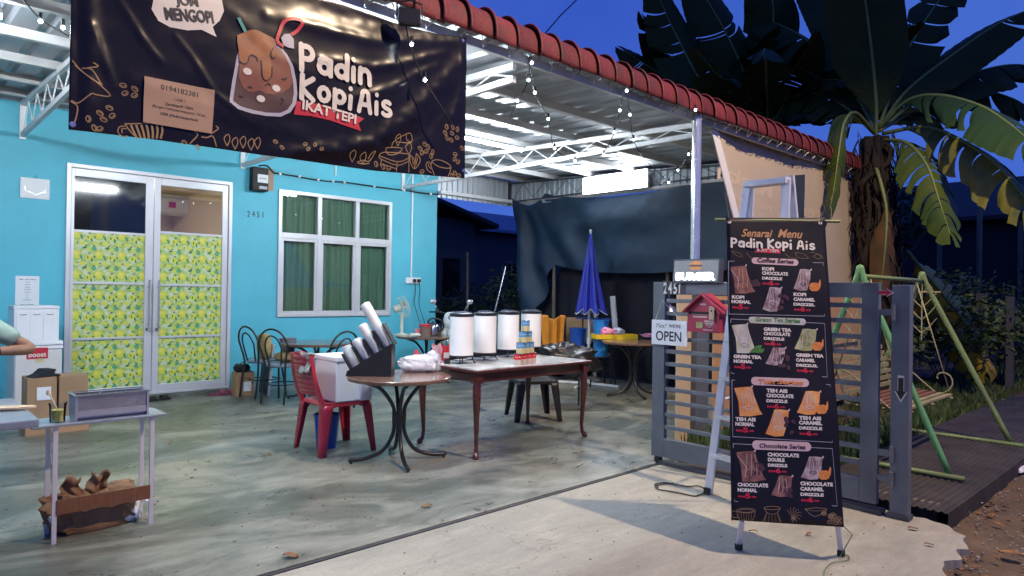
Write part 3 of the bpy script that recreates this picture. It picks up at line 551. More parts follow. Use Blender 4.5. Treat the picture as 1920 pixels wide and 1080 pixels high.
# ------------------------------------------------------------------ carport
cp = thing('carport', (6.14, 3.77, 0), 'carport with corrugated metal roof, white trusses and red ridge tiles along its front edge', 'carport')
YE = 3.69
def rz(y): return 3.235+(y-YE)*0.042
mb = MB(); vs = []; xs = []
x = -4.0
while x < 10.5:
    xs += [(x, 0), (x+0.16, 0), (x+0.185, 0.032), (x+0.225, 0.032)]; x += 0.25
for y in (YE, YW+.02):
    for x, d in xs: vs.append((x, y, rz(y)+d))
n = len(xs); mb.add(vs, [(i, i+1, n+i+1, n+i) for i in range(n-1)]); obj('roof_sheet', mb, 'roof_zinc', cp, world=True, solid=0.0015)
for y in (4.62, 5.50, 6.36, 7.22, 8.06, 8.82):
    mb = MB(); z = rz(y)-.001; mb.b2((-4, y-.028, z-.075), (10.4, y+.028, z-.002)); obj('purlin', mb, 'purlin_grey', cp, world=True)
mb = MB(); mb.b2((-4, 3.775, 3.168), (10.5, 3.815, 3.232)); obj('eave_beam', mb, 'purlin_grey', cp, world=True)
mb = MB(); mb.b2((-4, YW-.05, 3.395), (6.95, YW-.002, 3.45)); obj('wall_plate', mb, 'white_steel', cp, world=True)
for X in (1.22, 3.65, 6.24, 8.60):
    tr = MB(); ye = 3.86; side = X > 8
    ft = rz(ye)-.085; bt = rz(YW)-.085; tm = 'dark_grey' if side else 'white_steel'
    k = 0.5 if side else 1
    tr.beam((X, ye, ft), (X, YW-.02, bt), 0.04*k, 0.05*k); tr.beam((X, ye, 3.055), (X, YW-.02, 3.035), 0.04*k, 0.05*k); tr.b2((X-.03, YW-.03, 2.99), (X+.03, YW-.002, 3.40))
    to = obj('truss', tr, tm, cp, world=True)
    nn = 20; wm = MB()
    def chord(i): y = ye+(YW-.1-ye)*i/nn; f = (y-ye)/(YW-ye); return Vector((X, y, (ft+(bt-ft)*f-.02) if i % 2 else 3.075))
    for i in range(nn):
        mbx = MB(); mbx.tube([chord(i), chord(i+1)], 0.007 if not side else .005, 6); obj('web_rod', mbx, tm, to, world=True)
def ribs(fn, L, z0, z1, per=0.115):           # corrugated upright cladding, fn(s, out, z)
    mb = MB(); xs = []; s_ = 0
    while s_ < L: xs += [(s_, 0), (s_+per*.55, 0), (s_+per*.65, .022), (s_+per*.9, .022)]; s_ += per
    vs = [fn(s_, o, z) for z in (z0, z1) for s_, o in xs]; n = len(xs); mb.add(vs, [(i, i+1, n+i+1, n+i) for i in range(n-1)]); return mb
obj('side_cladding', ribs(lambda s_, o, z: (XS-o, 3.9+s_, z+0.042*s_*(z > 3.1)), 5.25, 2.97, 3.20), 'zinc', cp, world=True, solid=0.002)
obj('rear_cladding', ribs(lambda s_, o, z: (6.95+s_, YW-o, z), 1.72, 2.96, 3.44), 'zinc', cp, world=True, solid=0.002)
mb = MB(); mb.b2((6.95, YW-.09, 3.01), (8.62, YW-.035, 3.07)); obj('rear_rail', mb, 'white_steel', cp, world=True)
mb = MB(); mb.b2((XS-.09, 3.9, 2.955), (XS-.035, 8.9, 3.005)); obj('side_rail', mb, 'purlin_grey', cp, world=True)
mb = MB(); mb.tube([(6.14, 3.76, -0.01), (6.14, 3.76, 3.235)], 0.048, 20); obj('post', mb, 'chrome', cp, world=True, smooth=True)
mb = MB(); mb.tube([(8.74, 7.2, -0.01), (8.74, 7.2, 3.3)], 0.035, 12); obj('post', mb, 'purlin_grey', cp, world=True, smooth=True)
# ridge tiles: one barrel tile repeated
tm_ = MB(); prof = [(0.0, 0.172), (0.02, 0.172), (0.035, 0.160), (0.06, 0.150), (0.24, 0.146), (0.27, 0.142)]
vs = []; nn = 18
for xx, r_ in prof:
    for k in range(nn+1): t_ = PI*k/nn*0.94+0.12*PI; vs.append((xx, r_*math.cos(t_)*1.0, r_*math.sin(t_)*1.34))
tm_.add(vs, [(i*(nn+1)+k, i*(nn+1)+k+1, (i+1)*(nn+1)+k+1, (i+1)*(nn+1)+k) for i in range(len(prof)-1) for k in range(nn)])
x = 10.32; first = None; rr = random.Random(4)
while x > 1.2:
    if first is None: first = obj('ridge_tile', tm_, 'red_tile', cp, smooth='all', solid=0.012); first.location = (x-6.14, 3.835-3.77, 3.265)
    else: instance('ridge_tile', first, cp, (x-6.14, 3.835-3.77+rr.uniform(-.006, .006), 3.265+rr.uniform(-.006, .006)), (rr.uniform(-.02, .02), rr.uniform(-.015, .015), rr.uniform(-.02, .02)))
    x -= 0.235
mb = MB(); mb.prism([(0.0+0.17*math.cos(t_), 0.19*math.sin(t_)) for t_ in [PI*k/12 for k in range(13)]], lambda y, z, t: (10.555+t, 3.835+y, 3.265+z), 0, 0.02); obj('ridge_end_cap', mb, 'red_tile', cp, world=True)
mb = MB()
for i in range(36):
    x = 1.5+i*.245; c = x+rr.uniform(-.02, .02); mb.tube([(c-.05, 3.69, 3.225), (c, 3.73, 3.16), (c+.05, 3.69, 3.22)], 0.004, 5)
wk = obj('tie_wires', mb, 'steel', cp, world=True); wk['kind'] = 'stuff'
# ------------------------------------------------------------------ lamps
def tube_lamp(a, b, label, mat_='glow_tube', r=0.016):
    a, b = Vector(a), Vector(b); t = thing('tube_lamp', (a+b)/2, label, 'tube lamp', 'fluorescent tubes under the carport roof')
    mb = MB(); mb.beam(a+Vector((0, 0, .03)), b+Vector((0, 0, .03)), 0.06, 0.035); obj('batten', mb, 'white_steel', t, world=True)
    mb = MB(); mb.tube([a, b], r, 10); obj('tube', mb, mat_, t, world=True, smooth=True); return t
tube_lamp((4.70, 6.10, 3.16), (5.92, 6.10, 3.16), 'glowing white tube lamp under the roof just right of the black banner')
tube_lamp((2.05, 4.36, 3.13), (3.27, 4.36, 3.13), 'glowing white tube lamp hidden behind the right half of the black banner')
tube_lamp((-0.6, 5.6, 3.16), (0.62, 5.6, 3.16), 'glowing white tube lamp under the roof beyond the left frame edge')
t = thing('lamp_panel', (XS-.12, 6.70, 3.15), 'white lamp panel, built thicker to hold its glare, on the zinc side wall above the net', 'lamp')  # fixture made thicker than a tube, its glow put into the shape
mb = MB(); mb.b2((XS-.155, 6.06, 3.0), (XS-.11, 7.34, 3.28)); obj('housing', mb, 'white_steel', t, world=True)
mb = MB(); mb.b2((XS-.175, 6.08, 3.02), (XS-.157, 7.32, 3.26)); obj('diffuser', mb, 'glow_panel', t, world=True)
# street lamp behind the camera, across the road
sl = thing('street_lamp', (4.6, -2.45, -0.05), 'tall grey street lamp with a warm light across the road behind the viewer', 'street lamp')
mb = MB(); mb.tube([(0, 0, 0), (0, 0, 6.2), (0, .3, 6.9), (0, 1.2, 7.2)], [.09, .06, .05, .035], 12); obj('pole', mb, 'purlin_grey', sl, smooth=True)
mb = MB(); mb.box((0, 1.55, 7.2), (0.28, 0.7, 0.12)); obj('lamp_head', mb, 'purlin_grey', sl, bevel=0.03)
mb = MB(); mb.box((0, 1.55, 7.13), (0.2, 0.55, 0.01)); obj('lens', mb, 'glow_room', sl)
ld = bpy.data.lights.new('street_light', 'SPOT'); ld.energy = STREET; ld.color = (1.0, 0.75, 0.50); ld.shadow_soft_size = 0.07; ld.spot_size = R(146); ld.spot_blend = 0.35
lo = bpy.data.objects.new('street_light', ld); C.objects.link(lo); lo.parent = sl; lo.location = (0, 1.55, 7.08); lo.rotation_euler = (0, 0, 0)
# ================================================================== PRINTED THINGS
class Plane:                                  # a flat (or gently waving) printed surface, with its own 2d frame
    def __init__(s, o, ex, ey, disp=None):
        s.o, s.ex, s.ey = Vector(o), Vector(ex).normalized(), Vector(ey).normalized(); s.n = s.ex.cross(s.ey).normalized(); s.disp = disp
        if s.n.dot(EYE-s.o) < 0: s.n = -s.n
    def q(s, px, py):
        d = ray(px, py); t = (s.o-EYE).dot(s.n)/d.dot(s.n); p = EYE+d*t-s.o; return (p.dot(s.ex), p.dot(s.ey))
    def fn(s, x, y, l=0.0):
        if s.disp: l = l+s.disp(x, y)
        return s.o+s.ex*x+s.ey*y+s.n*l
    def text(s, mb, txt, a, b, h, bold=0.02, lift=0.002, shear=0, space=1.0, maxlen=None, mirror=False):
        A, B = s.q(*a), s.q(*b); v, f = text2d(txt, 1, bold, shear, space=space)
        x0, x1 = min(p[0] for p in v), max(p[0] for p in v); y0, y1 = min(p[1] for p in v), max(p[1] for p in v)
        L = math.hypot(B[0]-A[0], B[1]-A[1]); H = s.q(a[0], a[1]-h); H = math.hypot(H[0]-A[0], H[1]-A[1])
        v = [(((x1-x) if mirror else (x-x0))/(x1-x0)*L, (y-y0)/(y1-y0)*H) for x, y in v]
        put(mb, (v, f), s.fn, A[0], A[1], lift, math.atan2(B[1]-A[1], B[0]-A[0]), maxlen)
    def shape(s, mb, pts, lift=0.001, smooth=0, maxlen=None, ox=0, oy=0, sc=1):
        P = [s.q(ox+x/sc, oy+y/sc) for x, y in pts]
        if smooth: P = sm2(P+[P[0]], smooth)[:-1]
        put(mb, poly(P), s.fn, 0, 0, lift, 0, maxlen)
    def line(s, mb, pts, w, lift=0.002, smooth=4, ox=0, oy=0, sc=1):
        P = [s.q(ox+x/sc, oy+y/sc) for x, y in pts]
        if smooth: P = sm2(P, smooth)
        put(mb, line(P, w), s.fn, 0, 0, lift)
def arc(cx, cy, rx, ry, a0, a1, n=12): return [(cx+rx*math.cos(R(a0+(a1-a0)*k/n)), cy+ry*math.sin(R(a0+(a1-a0)*k/n))) for k in range(n+1)]
GL = {'P': (.72, [[(.12, 0), (.12, .95)], [(.12, .9)]+arc(.34, .68, .24, .24, 90, -90)+[(.12, .44)]]), 'a': (.74, [arc(.34, .28, .22, .22, 0, 360), [(.60, .58), (.60, .02)], arc(.36, .40, .24, .22, 150, 10)]),
      'd': (.72, [arc(.34, .28, .22, .22, 0, 360), [(.58, .95), (.58, .02)]]), 'i': (.34, [[(.15, .52), (.15, .02)], [(.15, .86), (.15, .862)]]), 'n': (.70, [[(.12, .58), (.12, .02)], [(.12, .32)]+arc(.34, .32, .22, .24, 170, 0)+[(.56, .02)]]),
      'K': (.74, [[(.12, 0), (.12, .95)], [(.58, .88), (.14, .46), (.60, .02)]]), 'o': (.70, [arc(.33, .36, .22, .27, 0, 360)]), 'p': (.68, [[(.12, .66), (.12, -.18)], arc(.33, .40, .21, .24, 0, 360)]),
      'A': (.76, [[(.10, 0), (.22, .72)]+arc(.36, .70, .15, .22, 170, 10)+[(.50, .72), (.62, 0)], [(.2, .32), (.54, .32)]]), 's': (.62, [arc(.32, .50, .18, .15, 40, 250)+arc(.30, .18, .20, .16, 80, -150)])}
def bubble(mb, P, txt, a, b, h, lift, sw=.215):
    A, B = P.q(*a), P.q(*b); L = math.hypot(B[0]-A[0], B[1]-A[1]); H = P.q(a[0], a[1]-h); H = math.hypot(H[0]-A[0], H[1]-A[1]); T = sum(GL[c][0] for c in txt); kx = L/T; ang = math.atan2(B[1]-A[1], B[0]-A[0]); x0 = 0; n_ = 0; w_ = sw*min(H, kx*1.25)
    for c in txt:
        for st in GL[c][1]:
            pts = [((x0+x)*kx, y*H) for x, y in st]; n_ += 1
            if len(pts) > 2 and len(pts) < 6: pts = sm2(pts, 5)
            put(mb, line(pts, w_), P.fn, A[0], A[1], lift+n_*.00015, ang, .03)
            for q in (pts[0], pts[-1]): n_ += 1; put(mb, ellp(q[0], q[1], w_/2*(1.0 if c != 'i' or len(pts) > 2 else 1.0), w_/2, 12), P.fn, A[0], A[1], lift+n_*.00015, ang)
            if c in 'PKad': 
                for q in pts[1:-1:3]: n_ += 1; put(mb, ellp(q[0], q[1], w_/2, w_/2, 10), P.fn, A[0], A[1], lift+n_*.00015, ang)
        x0 += GL[c][0]
# ------------------------------------------------------------------ the big black banner
def segd(px, py, a, b):
    vx, vy = b[0]-a[0], b[1]-a[1]; t = max(0, min(1, ((px-a[0])*vx+(py-a[1])*vy)/(vx*vx+vy*vy+1e-9))); return math.hypot(px-a[0]-t*vx, py-a[1]-t*vy), t
BY = 3.715
_bp = Plane((0, BY, 0), (1, 0, 0), (0, 0, 1))
FOLDS = []
for pts, wd, amp in ((((500, 30), (620, 58), (700, 78), (860, 76)), .035, .020), (((560, 5), (700, 42), (870, 72)), .05, -.018), (((600, 112), (700, 128), (780, 113), (835, 98)), .030, .018), (((640, 190), (735, 165), (820, 120)), .032, .018),
                     (((520, 288), (620, 284), (700, 268), (770, 215), (860, 120)), .060, .040), (((560, 300), (700, 300), (800, 240), (868, 150)), .040, -.018), (((835, 250), (860, 190), (868, 90)), .030, .018),
                     (((165, 0), (172, 110), (158, 235)), .035, .030), (((172, 50), (195, 110), (212, 160)), .022, .016), (((225, 5), (265, 70), (300, 115)), .020, .013), (((330, 70), (360, 110), (400, 175), (440, 205)), .020, .012),
                     (((148, 0), (148, 235)), .02, -.014), (((250, 150), (420, 215), (560, 255)), .05, .012), (((430, 20), (520, 110), (600, 150)), .04, .010)):
    FOLDS.append(([_bp.q(*p) for p in pts], wd, amp))
def bdisp(x, z):
    d = 0.018*math.sin((x-.7)*1.3)*math.sin((z-2.1)*2.9)
    for P, wd, amp in FOLDS:
        best = 9; bt = 0; m = len(P)-1
        for i in range(m):
            q, t = segd(x, z, P[i], P[i+1])
            if q < best: best, bt = q, (i+t)/m
        if best < wd*3:
            k = 0.34*abs(amp)*(0.45+0.55*math.sin(PI*min(1, max(0, .1+bt*.8))))*math.exp(-(best/wd)**2)*(1+0.45*noise.noise((x*14, z*14, wd*99)))
            d += k if amp > 0 else -k
    return d+0.0035*noise.noise((x*5, z*9, 1))
BP = Plane((0, BY, 0), (1, 0, 0), (0, 0, 1), bdisp)
bx0, bx1 = _bp.q(130, 150)[0], _bp.q(873, 200)[0]
btop = [(_bp.q(*p)) for p in ((560, -12), (640, 8), (752, 46), (815, 62), (873, 70))]
zc = btop[-1][1]
def top_z(x):
    if x < btop[0][0]: return btop[0][1]+(btop[0][0]-x)*0.02
    for a, b in zip(btop, btop[1:]):
        if x <= b[0]: return a[1]+(b[1]-a[1])*(x-a[0])/(b[0]-a[0])
    return zc
bb = [_bp.q(*p) for p in ((130, 243), (300, 263), (500, 292), (700, 320), (875, 335))]
def bot_z(x):
    for a, b in zip(bb, bb[1:]):
        if x <= b[0]: return a[1]+(b[1]-a[1])*(x-a[0])/(b[0]-a[0])
    return bb[-1][1]
bn = thing('shop_banner', ((bx0+bx1)/2, BY, bot_z(1.8)), 'large black vinyl banner with iced coffee bag picture hanging from the carport edge', 'banner')
mb = MB()
def bf(u, v): x = bx0+u*(bx1-bx0); z0, z1 = bot_z(x), top_z(x); z = z0+v*(z1-z0); return BP.fn(x, z, 0)
mb.grid(bf, 300, 130); obj('sheet', mb, 'banner_black', bn, world=True, smooth='all', solid=0.001)
ML = 0.03
def bprint(name, m, fn): mb = MB(); fn(mb); return obj(name, mb, m, bn, world=True, smooth='all')
Z = dict(ox=420, oy=20, sc=4.5)
bub = [(283, 18), (287, -2), (305, -18), (350, -27), (395, -18), (414, 0), (418, 22), (410, 40), (397, 52), (404, 71), (376, 57), (350, 58), (318, 52), (296, 40)]
bprint('speech_bubble', 'print_white', lambda mb: BP.shape(mb, bub, 0.003, 0, ML))
bprint('bubble_lettering', 'print_dark', lambda mb: (BP.text(mb, 'JOM', (330, 15), (372, 19), 21, .035, .006), BP.text(mb, 'MENGOPI', (310, 39), (400, 46), 24, .035, .006)))
bprint('bag_outline', 'print_lilac', lambda mb: BP.shape(mb, [(100, 380), (60, 600), (35, 772), (110, 835), (230, 872), (350, 893), (470, 898), (550, 862), (598, 790), (606, 700), (596, 600), (570, 480), (520, 380), (470, 315), (430, 285), (300, 220), (150, 250)], 0.003, 0, ML, **Z))
bprint('drink_dark', 'print_maroon', lambda mb: BP.shape(mb, [(122, 400), (95, 580), (68, 762), (130, 808), (240, 840), (350, 862), (465, 865), (525, 838), (565, 780), (577, 700), (568, 600), (545, 490), (500, 390), (455, 330), (400, 280), (200, 260)], 0.0045, 0, ML, **Z))
bprint('drink_brown', 'print_brown', lambda mb: BP.shape(mb, [(122, 400), (112, 560), (140, 640), (190, 690), (240, 690), (290, 678), (340, 705), (400, 716), (480, 695), (540, 660), (566, 610), (545, 490), (500, 390), (455, 330), (400, 280), (200, 260)], 0.006, 0, ML, **Z))
bprint('caramel', 'print_caramel', lambda mb: BP.shape(mb, [(98, 215), (150, 195), (220, 170), (270, 176), (340, 210), (410, 248), (425, 290), (398, 320), (415, 400), (400, 415), (380, 370), (376, 430), (390, 500), (378, 575), (345, 596), (315, 570), (305, 480), (298, 420), (270, 435), (250, 400), (220, 382), (195, 400), (185, 445), (145, 452), (115, 420), (110, 340), (100, 280)], 0.0075, 3, ML, **Z))
def dots(mb):
    for x, y in ((183, 520), (426, 662), (298, 749)):
        cx, cy = BP.q(420+x/4.5, 20+y/4.5); put(mb, ellp(cx, cy, .024, .019, 16), BP.fn, 0, 0, .009)
for k_ in range(3): bprint('milk_dot', 'print_white', lambda mb: put(mb, ellp(*BP.q(420+((183, 426, 297)[k_])/4.5, 20+((520, 662, 749)[k_])/4.5), .024, .019, 16), BP.fn, 0, 0, .009))
bprint('straw', 'print_teal', lambda mb: BP.line(mb, [(108, 68), (168, 188)], 0.018, .009, 0, **Z))
bprint('knot', 'print_lilac', lambda mb: BP.shape(mb, [(465, 240), (495, 205), (540, 203), (572, 250), (574, 330), (525, 322), (485, 300)], .009, 0, ML, **Z))
bprint('string_loop', 'print_red', lambda mb: BP.line(mb, [(485, 315), (432, 262), (455, 180), (490, 105), (550, 78), (620, 88), (642, 118), (600, 180), (550, 212)], 0.019, .011, 5, **Z))
bprint('ink_lines', 'print_dark', lambda mb: [BP.line(mb, p, .006, .0095, 4, **Z) for p in ([(115, 430), (150, 455), (185, 445), (200, 395), (225, 382), (262, 405), (270, 435)], [(300, 430), (310, 560), (345, 597), (385, 560), (390, 480)], [(400, 320), (375, 380), (400, 415), (412, 400)], [(190, 660), (205, 645), (222, 662)], [(335, 640), (355, 620), (380, 640)], [(475, 580), (500, 590), (512, 570)], [(470, 740), (490, 765), (465, 790)], [(120, 715), (135, 730), (160, 725)])])
bprint('name_lettering', 'print_white', lambda mb: (bubble(mb, BP, 'Padin', (556, 131), (694, 163), 50, .006), bubble(mb, BP, 'Kopi', (557, 184), (660, 207), 46, .006), bubble(mb, BP, 'Ais', (666, 208), (733, 221), 42, .006)))
bprint('ribbon', 'print_red', lambda mb: BP.shape(mb, [(601, 768), (760, 790), (920, 825), (1050, 868), (1168, 915), (1120, 955), (1142, 1020), (1010, 975), (880, 930), (720, 895), (576, 880)], .006, 0, ML, **Z))
bprint('ribbon_lettering', 'print_white', lambda mb: BP.text(mb, 'IKAT TEPI', (562, 206), (663, 234), 19, .03, .014, maxlen=ML))
ZB = dict(ox=640, oy=200, sc=7.7125); ZA = dict(ox=130, oy=100, sc=6.0)
def art(mb):
    for P, K in (([(1300, 790), (1350, 770), (1440, 780), (1540, 830), (1580, 880), (1500, 890), (1380, 860), (1300, 800)], ZB), ([(1300, 790), (1290, 860), (1340, 990)], ZB), ([(1580, 880), (1560, 960), (1520, 1040)], ZB), ([(1300, 960), (1240, 920), (1215, 840), (1250, 800), (1290, 840)], ZB), ([(1290, 900), (1260, 870), (1250, 830)], ZB),
                 ([(540, 710), (800, 800), (965, 740), (960, 690), (620, 660), (540, 710), (570, 760), (800, 850), (965, 790)], ZB), ([(800, 800), (790, 940)], ZB), ([(965, 700), (970, 950)], ZB), ([(575, 770), (560, 860)], ZB), ([(580, 830), (790, 900)], ZB), ([(630, 600), (650, 670), (700, 700), (800, 680), (870, 610), (750, 590), (630, 600)], ZB), ([(720, 590), (740, 510), (920, 400), (1000, 400), (1000, 520), (780, 510)], ZB), ([(925, 410), (940, 480), (990, 515)], ZB),
                 ([(230, 800), (320, 775), (400, 790), (480, 650), (420, 680), (380, 760)], ZB), ([(230, 810), (300, 830), (400, 820)], ZB), ([(970, 700), (1040, 760), (1050, 900), (990, 820), (970, 700)], ZB), ([(1070, 680), (1130, 760), (1100, 850), (1050, 900), (1060, 780), (1070, 680)], ZB), ([(1010, 740), (1030, 840)], ZB), ([(1090, 740), (1070, 840)], ZB),
                 ([(30, 80), (120, 180), (240, 290), (370, 355)], ZA), ([(60, 130), (180, 240), (330, 350), (460, 480), (300, 470), (240, 460), (100, 560), (20, 530)], ZA), ([(140, 170), (250, 190), (350, 340)], ZA), ([(200, 170), (320, 150), (260, 110)], ZA), ([(10, 540), (90, 600), (70, 740), (30, 830)], ZA),
                 ([(620, 795), (900, 790)], ZA), ([(620, 795), (700, 900), (770, 955)], ZA), ([(620, 820), (560, 830), (545, 890), (600, 940), (650, 930)], ZA), ([(640, 850), (590, 850), (590, 900)], ZA)):
        BP.line(mb, P, .0055, .0035, 3, **K)
    for k in range(7): x = 690+k*58; BP.line(mb, [(x, 805), (x+30-k*4, 880), (x+70-k*14, 960)], .010, .003, 3, **ZA)
    BP.line(mb, [(1400, 880), (1440, 920), (1350, 1020)], .006, .003, 3, **ZA); BP.line(mb, [(1600, 900), (1670, 850), (1640, 820)], .006, .003, 3, **ZA); BP.line(mb, [(1480, 940), (1540, 950), (1610, 935), (1650, 1050)], .006, .003, 3, **ZA)
    rr = random.Random(5)
    def bean(px, py, s_=.018):
        cx, cy = BP.q(px, py); a = rr.uniform(0, 3); n = 14; P = [(cx+s_*math.cos(t)*math.cos(a)-s_*.68*math.sin(t)*math.sin(a), cy+s_*math.cos(t)*math.sin(a)+s_*.68*math.sin(t)*math.cos(a)) for t in [2*PI*k/n for k in range(n+1)]]
        put(mb, line(P, .0042), BP.fn, 0, 0, .003); put(mb, line([(cx-s_*.7*math.cos(a), cy-s_*.7*math.sin(a)), (cx+.3*s_*math.sin(a), cy-.3*s_*math.cos(a)), (cx+s_*.7*math.cos(a), cy+s_*.7*math.sin(a))], .0035), BP.fn, 0, 0, .003)
    for x, y in ((1510, 295), (1600, 300), (1490, 380), (1590, 385), (1515, 455), (1580, 485), (1665, 450), (1670, 330), (1195, 545), (1245, 585), (1128, 605), (1215, 650), (1310, 662), (1155, 672), (1290, 715), (500, 830), (1640, 690), (1680, 800), (1630, 760), (1640, 960), (1600, 1000), (1690, 1000), (1740, 600), (1160, 940), (600, 870), (680, 890)): bean(640+x/7.7125, 200+y/7.7125)
    for x, y in ((600, 365), (730, 405), (622, 452), (728, 475), (448, 617), (342, 675), (480, 705), (385, 745), (210, 740), (280, 840), (340, 850)): bean(130+x/6, 100+y/6, .015)
    for x, y in ((345, 267), (370, 276), (515, 266), (527, 277), (575, 280), (588, 272), (570, 271), (600, 280)): bean(x, y, .013)
    for x, y in ((425, 262), (440, 268), (455, 266), (470, 270), (482, 268), (765, 278), (745, 262), (660, 292), (680, 296)):
        BP.line(mb, [(x, y+12), (x-6, y-2), (x+2, y-10), (x+5, y), (x, y+12)], .005, .003, 3)
bprint('gold_line_art', 'banner_gold', art)
mb = MB()
for px, py in ((868, 76), (868, 320), (136, 233)):
    cx, cy = BP.q(px, py); put(mb, ellp(cx, cy, .013, .013, 14), BP.fn, 0, 0, .004)
obj('eyelets', mb, 'steel', bn, world=True)
q0, q1, q2, q3 = _bp.q(270, 143), _bp.q(401, 170), _bp.q(397, 251), _bp.q(268, 229)
npn = thing('paper_notice', (q0[0], BY-.05, q3[1]), 'brown card with a phone number stuck on the lower left of the banner', 'notice')
NP = Plane((0, BY-.012, 0), (1, 0, 0), (0, 0, 1), bdisp)
mb = MB(); n0 = [NP.q(*p) for p in ((270, 143), (401, 170), (397, 251), (268, 229))]
mb.grid(lambda u, v: NP.fn((n0[3][0]+(n0[2][0]-n0[3][0])*u)*(1-v)+(n0[0][0]+(n0[1][0]-n0[0][0])*u)*v, (n0[3][1]+(n0[2][1]-n0[3][1])*u)*(1-v)+(n0[0][1]+(n0[1][1]-n0[0][1])*u)*v, 0), 20, 14); obj('card', mb, 'notice_brown', npn, world=True)
mb = MB(); NP.text(mb, '0194182381', (300, 168), (370, 184), 10, .015, .001)
NP.text(mb, '( Call )', (326, 190), (345, 193.5), 5.5, 0, .001); NP.text(mb, 'Zarehapoli Cipta', (309, 199), (361, 208), 7, .012, .001); NP.text(mb, '(Burger/roti/ayam/western) / Pa\'din', (285, 202), (384, 222), 7, 0, .001); NP.text(mb, 'USM (/Padinrasaperhati)', (300, 217), (370, 230), 7, .006, .001)
obj('lettering', mb, 'print_dark', npn, world=True)
# ------------------------------------------------------------------ menu stand
mBL, mBR, mTL = RP(1371, 975, 3.86), RP(1581, 988, 4.00), RP(1362, 407, 4.25)
ex = (mBR-mBL); ex.z = 0; ex.normalize(); ey = (mTL-mBL); ey = ey-ex*ey.dot(ex); ey.normalize()
MP = Plane(mBL, ex, ey, lambda x, y: 0.010*math.sin(y*2.3+x*2)+0.004*math.sin(y*9+x*5))
mw = (MP.q(1581, 988)[0]-MP.q(1371, 975)[0]); mt = MP.q(1362, 407)[1]; mxl = MP.q(1362, 407)[0]; mxr = MP.q(1548, 411)[0]
ms = thing('menu_stand', ((mBL.x+mBR.x)/2, (mBL.y+mBR.y)/2, 0), 'tall black menu banner with drink pictures and prices on a standing frame', 'menu stand')
yb1 = MP.q(1581, 988)[1]
mb = MB(); mb.grid(lambda u, v: MP.fn(mxl*v+u*(mw*(1-v)+(mxr-mxl)*v), (yb1*u)*(1-v)+v*mt, 0), 20, 60); obj('banner_sheet', mb, 'menu_black', ms, world=True, smooth='all', solid=0.0015)
def mprint(name, m, fn): mb = MB(); fn(mb); return obj(name, mb, m, ms, world=True)
M1 = dict(ox=1340, oy=400, sc=3.177); M2 = dict(ox=1340, oy=700, sc=2.918)
def a1(x, y): return (1340+x/3.177, 400+y/3.177)
def a2(x, y): return (1340+x/2.918, 700+y/2.918)
WH = []; RD = []
def item(A, lines, x, y, w, dy=29, price=None, sl=.04):
    for i, s_ in enumerate(lines):
        ln = len(s_); ww = w*ln/max(len(l) for l in lines) if len(lines) > 1 else w
        WH.append((s_, A(x, y+i*dy), A(x+ww, y+i*dy+ww*sl), (21 if i == 0 else 17)/(3.177 if A is a1 else 2.918)))
    if price:
        yy = y+len(lines)*dy+6; RD.append(('RM', A(x+4, yy-4), A(x+40, yy-2), 12/3)); RD.append((price, A(x+42, yy+2), A(x+70, yy+3), 30/3)); RD.append(('.00', A(x+72, yy-2), A(x+102, yy), 11/3))
item(a1, ['KOPI'], 102, 508, 75); item(a1, ['NORMAL'], 100, 535, 115, price='5')
item(a1, ['KOPI'], 282, 340, 72); item(a1, ['CHOCOLATE', 'DRIZZLE'], 282, 366, 155, 28, '6')
item(a1, ['KOPI'], 470, 492, 76); item(a1, ['CARAMEL', 'DRIZZEL'], 470, 521, 128, 28, '6')
item(a1, ['GREEN TEA'], 110, 864, 166); item(a1, ['NORMAL'], 110, 892, 115, price='5')
item(a1, ['GREEN TEA'], 292, 700, 166); item(a1, ['CHOCOLATE', 'DRIZZLE'], 292, 726, 158, 28, '6')
item(a1, ['GREEN TEA'], 484, 854, 166); item(a1, ['CARAMEL', 'DRIZZLEL'], 484, 884, 130, 29, '6')
item(a2, ['TEH AIS'], 112, 260, 112); item(a2, ['NORMAL'], 112, 287, 104, price='5')
item(a2, ['TEH AIS'], 280, 105, 116); item(a2, ['CHOCOLATE', 'DRIZZLE'], 280, 132, 148, 27, '6')
item(a2, ['TEH AIS'], 458, 254, 122); item(a2, ['CARAMEL', 'DRIZZLE'], 458, 280, 127, 27, '6')
item(a2, ['CHOCOLATE'], 124, 618, 166); item(a2, ['NORMAL'], 124, 647, 106, price='5')
item(a2, ['CHOCOLATE'], 288, 454, 172); item(a2, ['DOUBLE', 'DRIZZLE'], 290, 482, 106, 28, '6')
item(a2, ['CHOCOLATE'], 467, 612, 178); item(a2, ['CARAMEL', 'DRIZZLE'], 467, 641, 128, 28, '6')
mprint('item_lettering', 'print_white', lambda mb: [MP.text(mb, t_, a, b, h, .055) for t_, a, b, h in WH])
mprint('price_lettering', 'print_red', lambda mb: [MP.text(mb, t_, a, b, h, .05) for t_, a, b, h in RD])
mprint('title_lettering', 'print_gold', lambda mb: (MP.text(mb, 'Senarai', a1(160, 138), a1(348, 142), 15, .02, .002, .35), MP.text(mb, 'Menu', a1(378, 141), a1(528, 147), 16, .02, .002, .35)))
mprint('name_lettering', 'print_white', lambda mb: (bubble(mb, MP, 'Padin', a1(94, 200), a1(288, 206), 17, .002), bubble(mb, MP, 'Kopi', a1(314, 206), a1(466, 211), 18, .002), bubble(mb, MP, 'Ais', a1(490, 208), a1(604, 214), 16, .002)))
mprint('ribbon', 'print_red', lambda mb: MP.shape(mb, [(238, 206), (400, 212), (390, 225), (396, 238), (240, 232)], .0015, **M1))
mprint('ribbon_lettering', 'print_white', lambda mb: MP.text(mb, 'IKAT TEPI', a1(252, 226), a1(380, 232), 5, .02, .003))
def pill(mb, A, x0, y0, x1, y1, sl): MP_pts = []
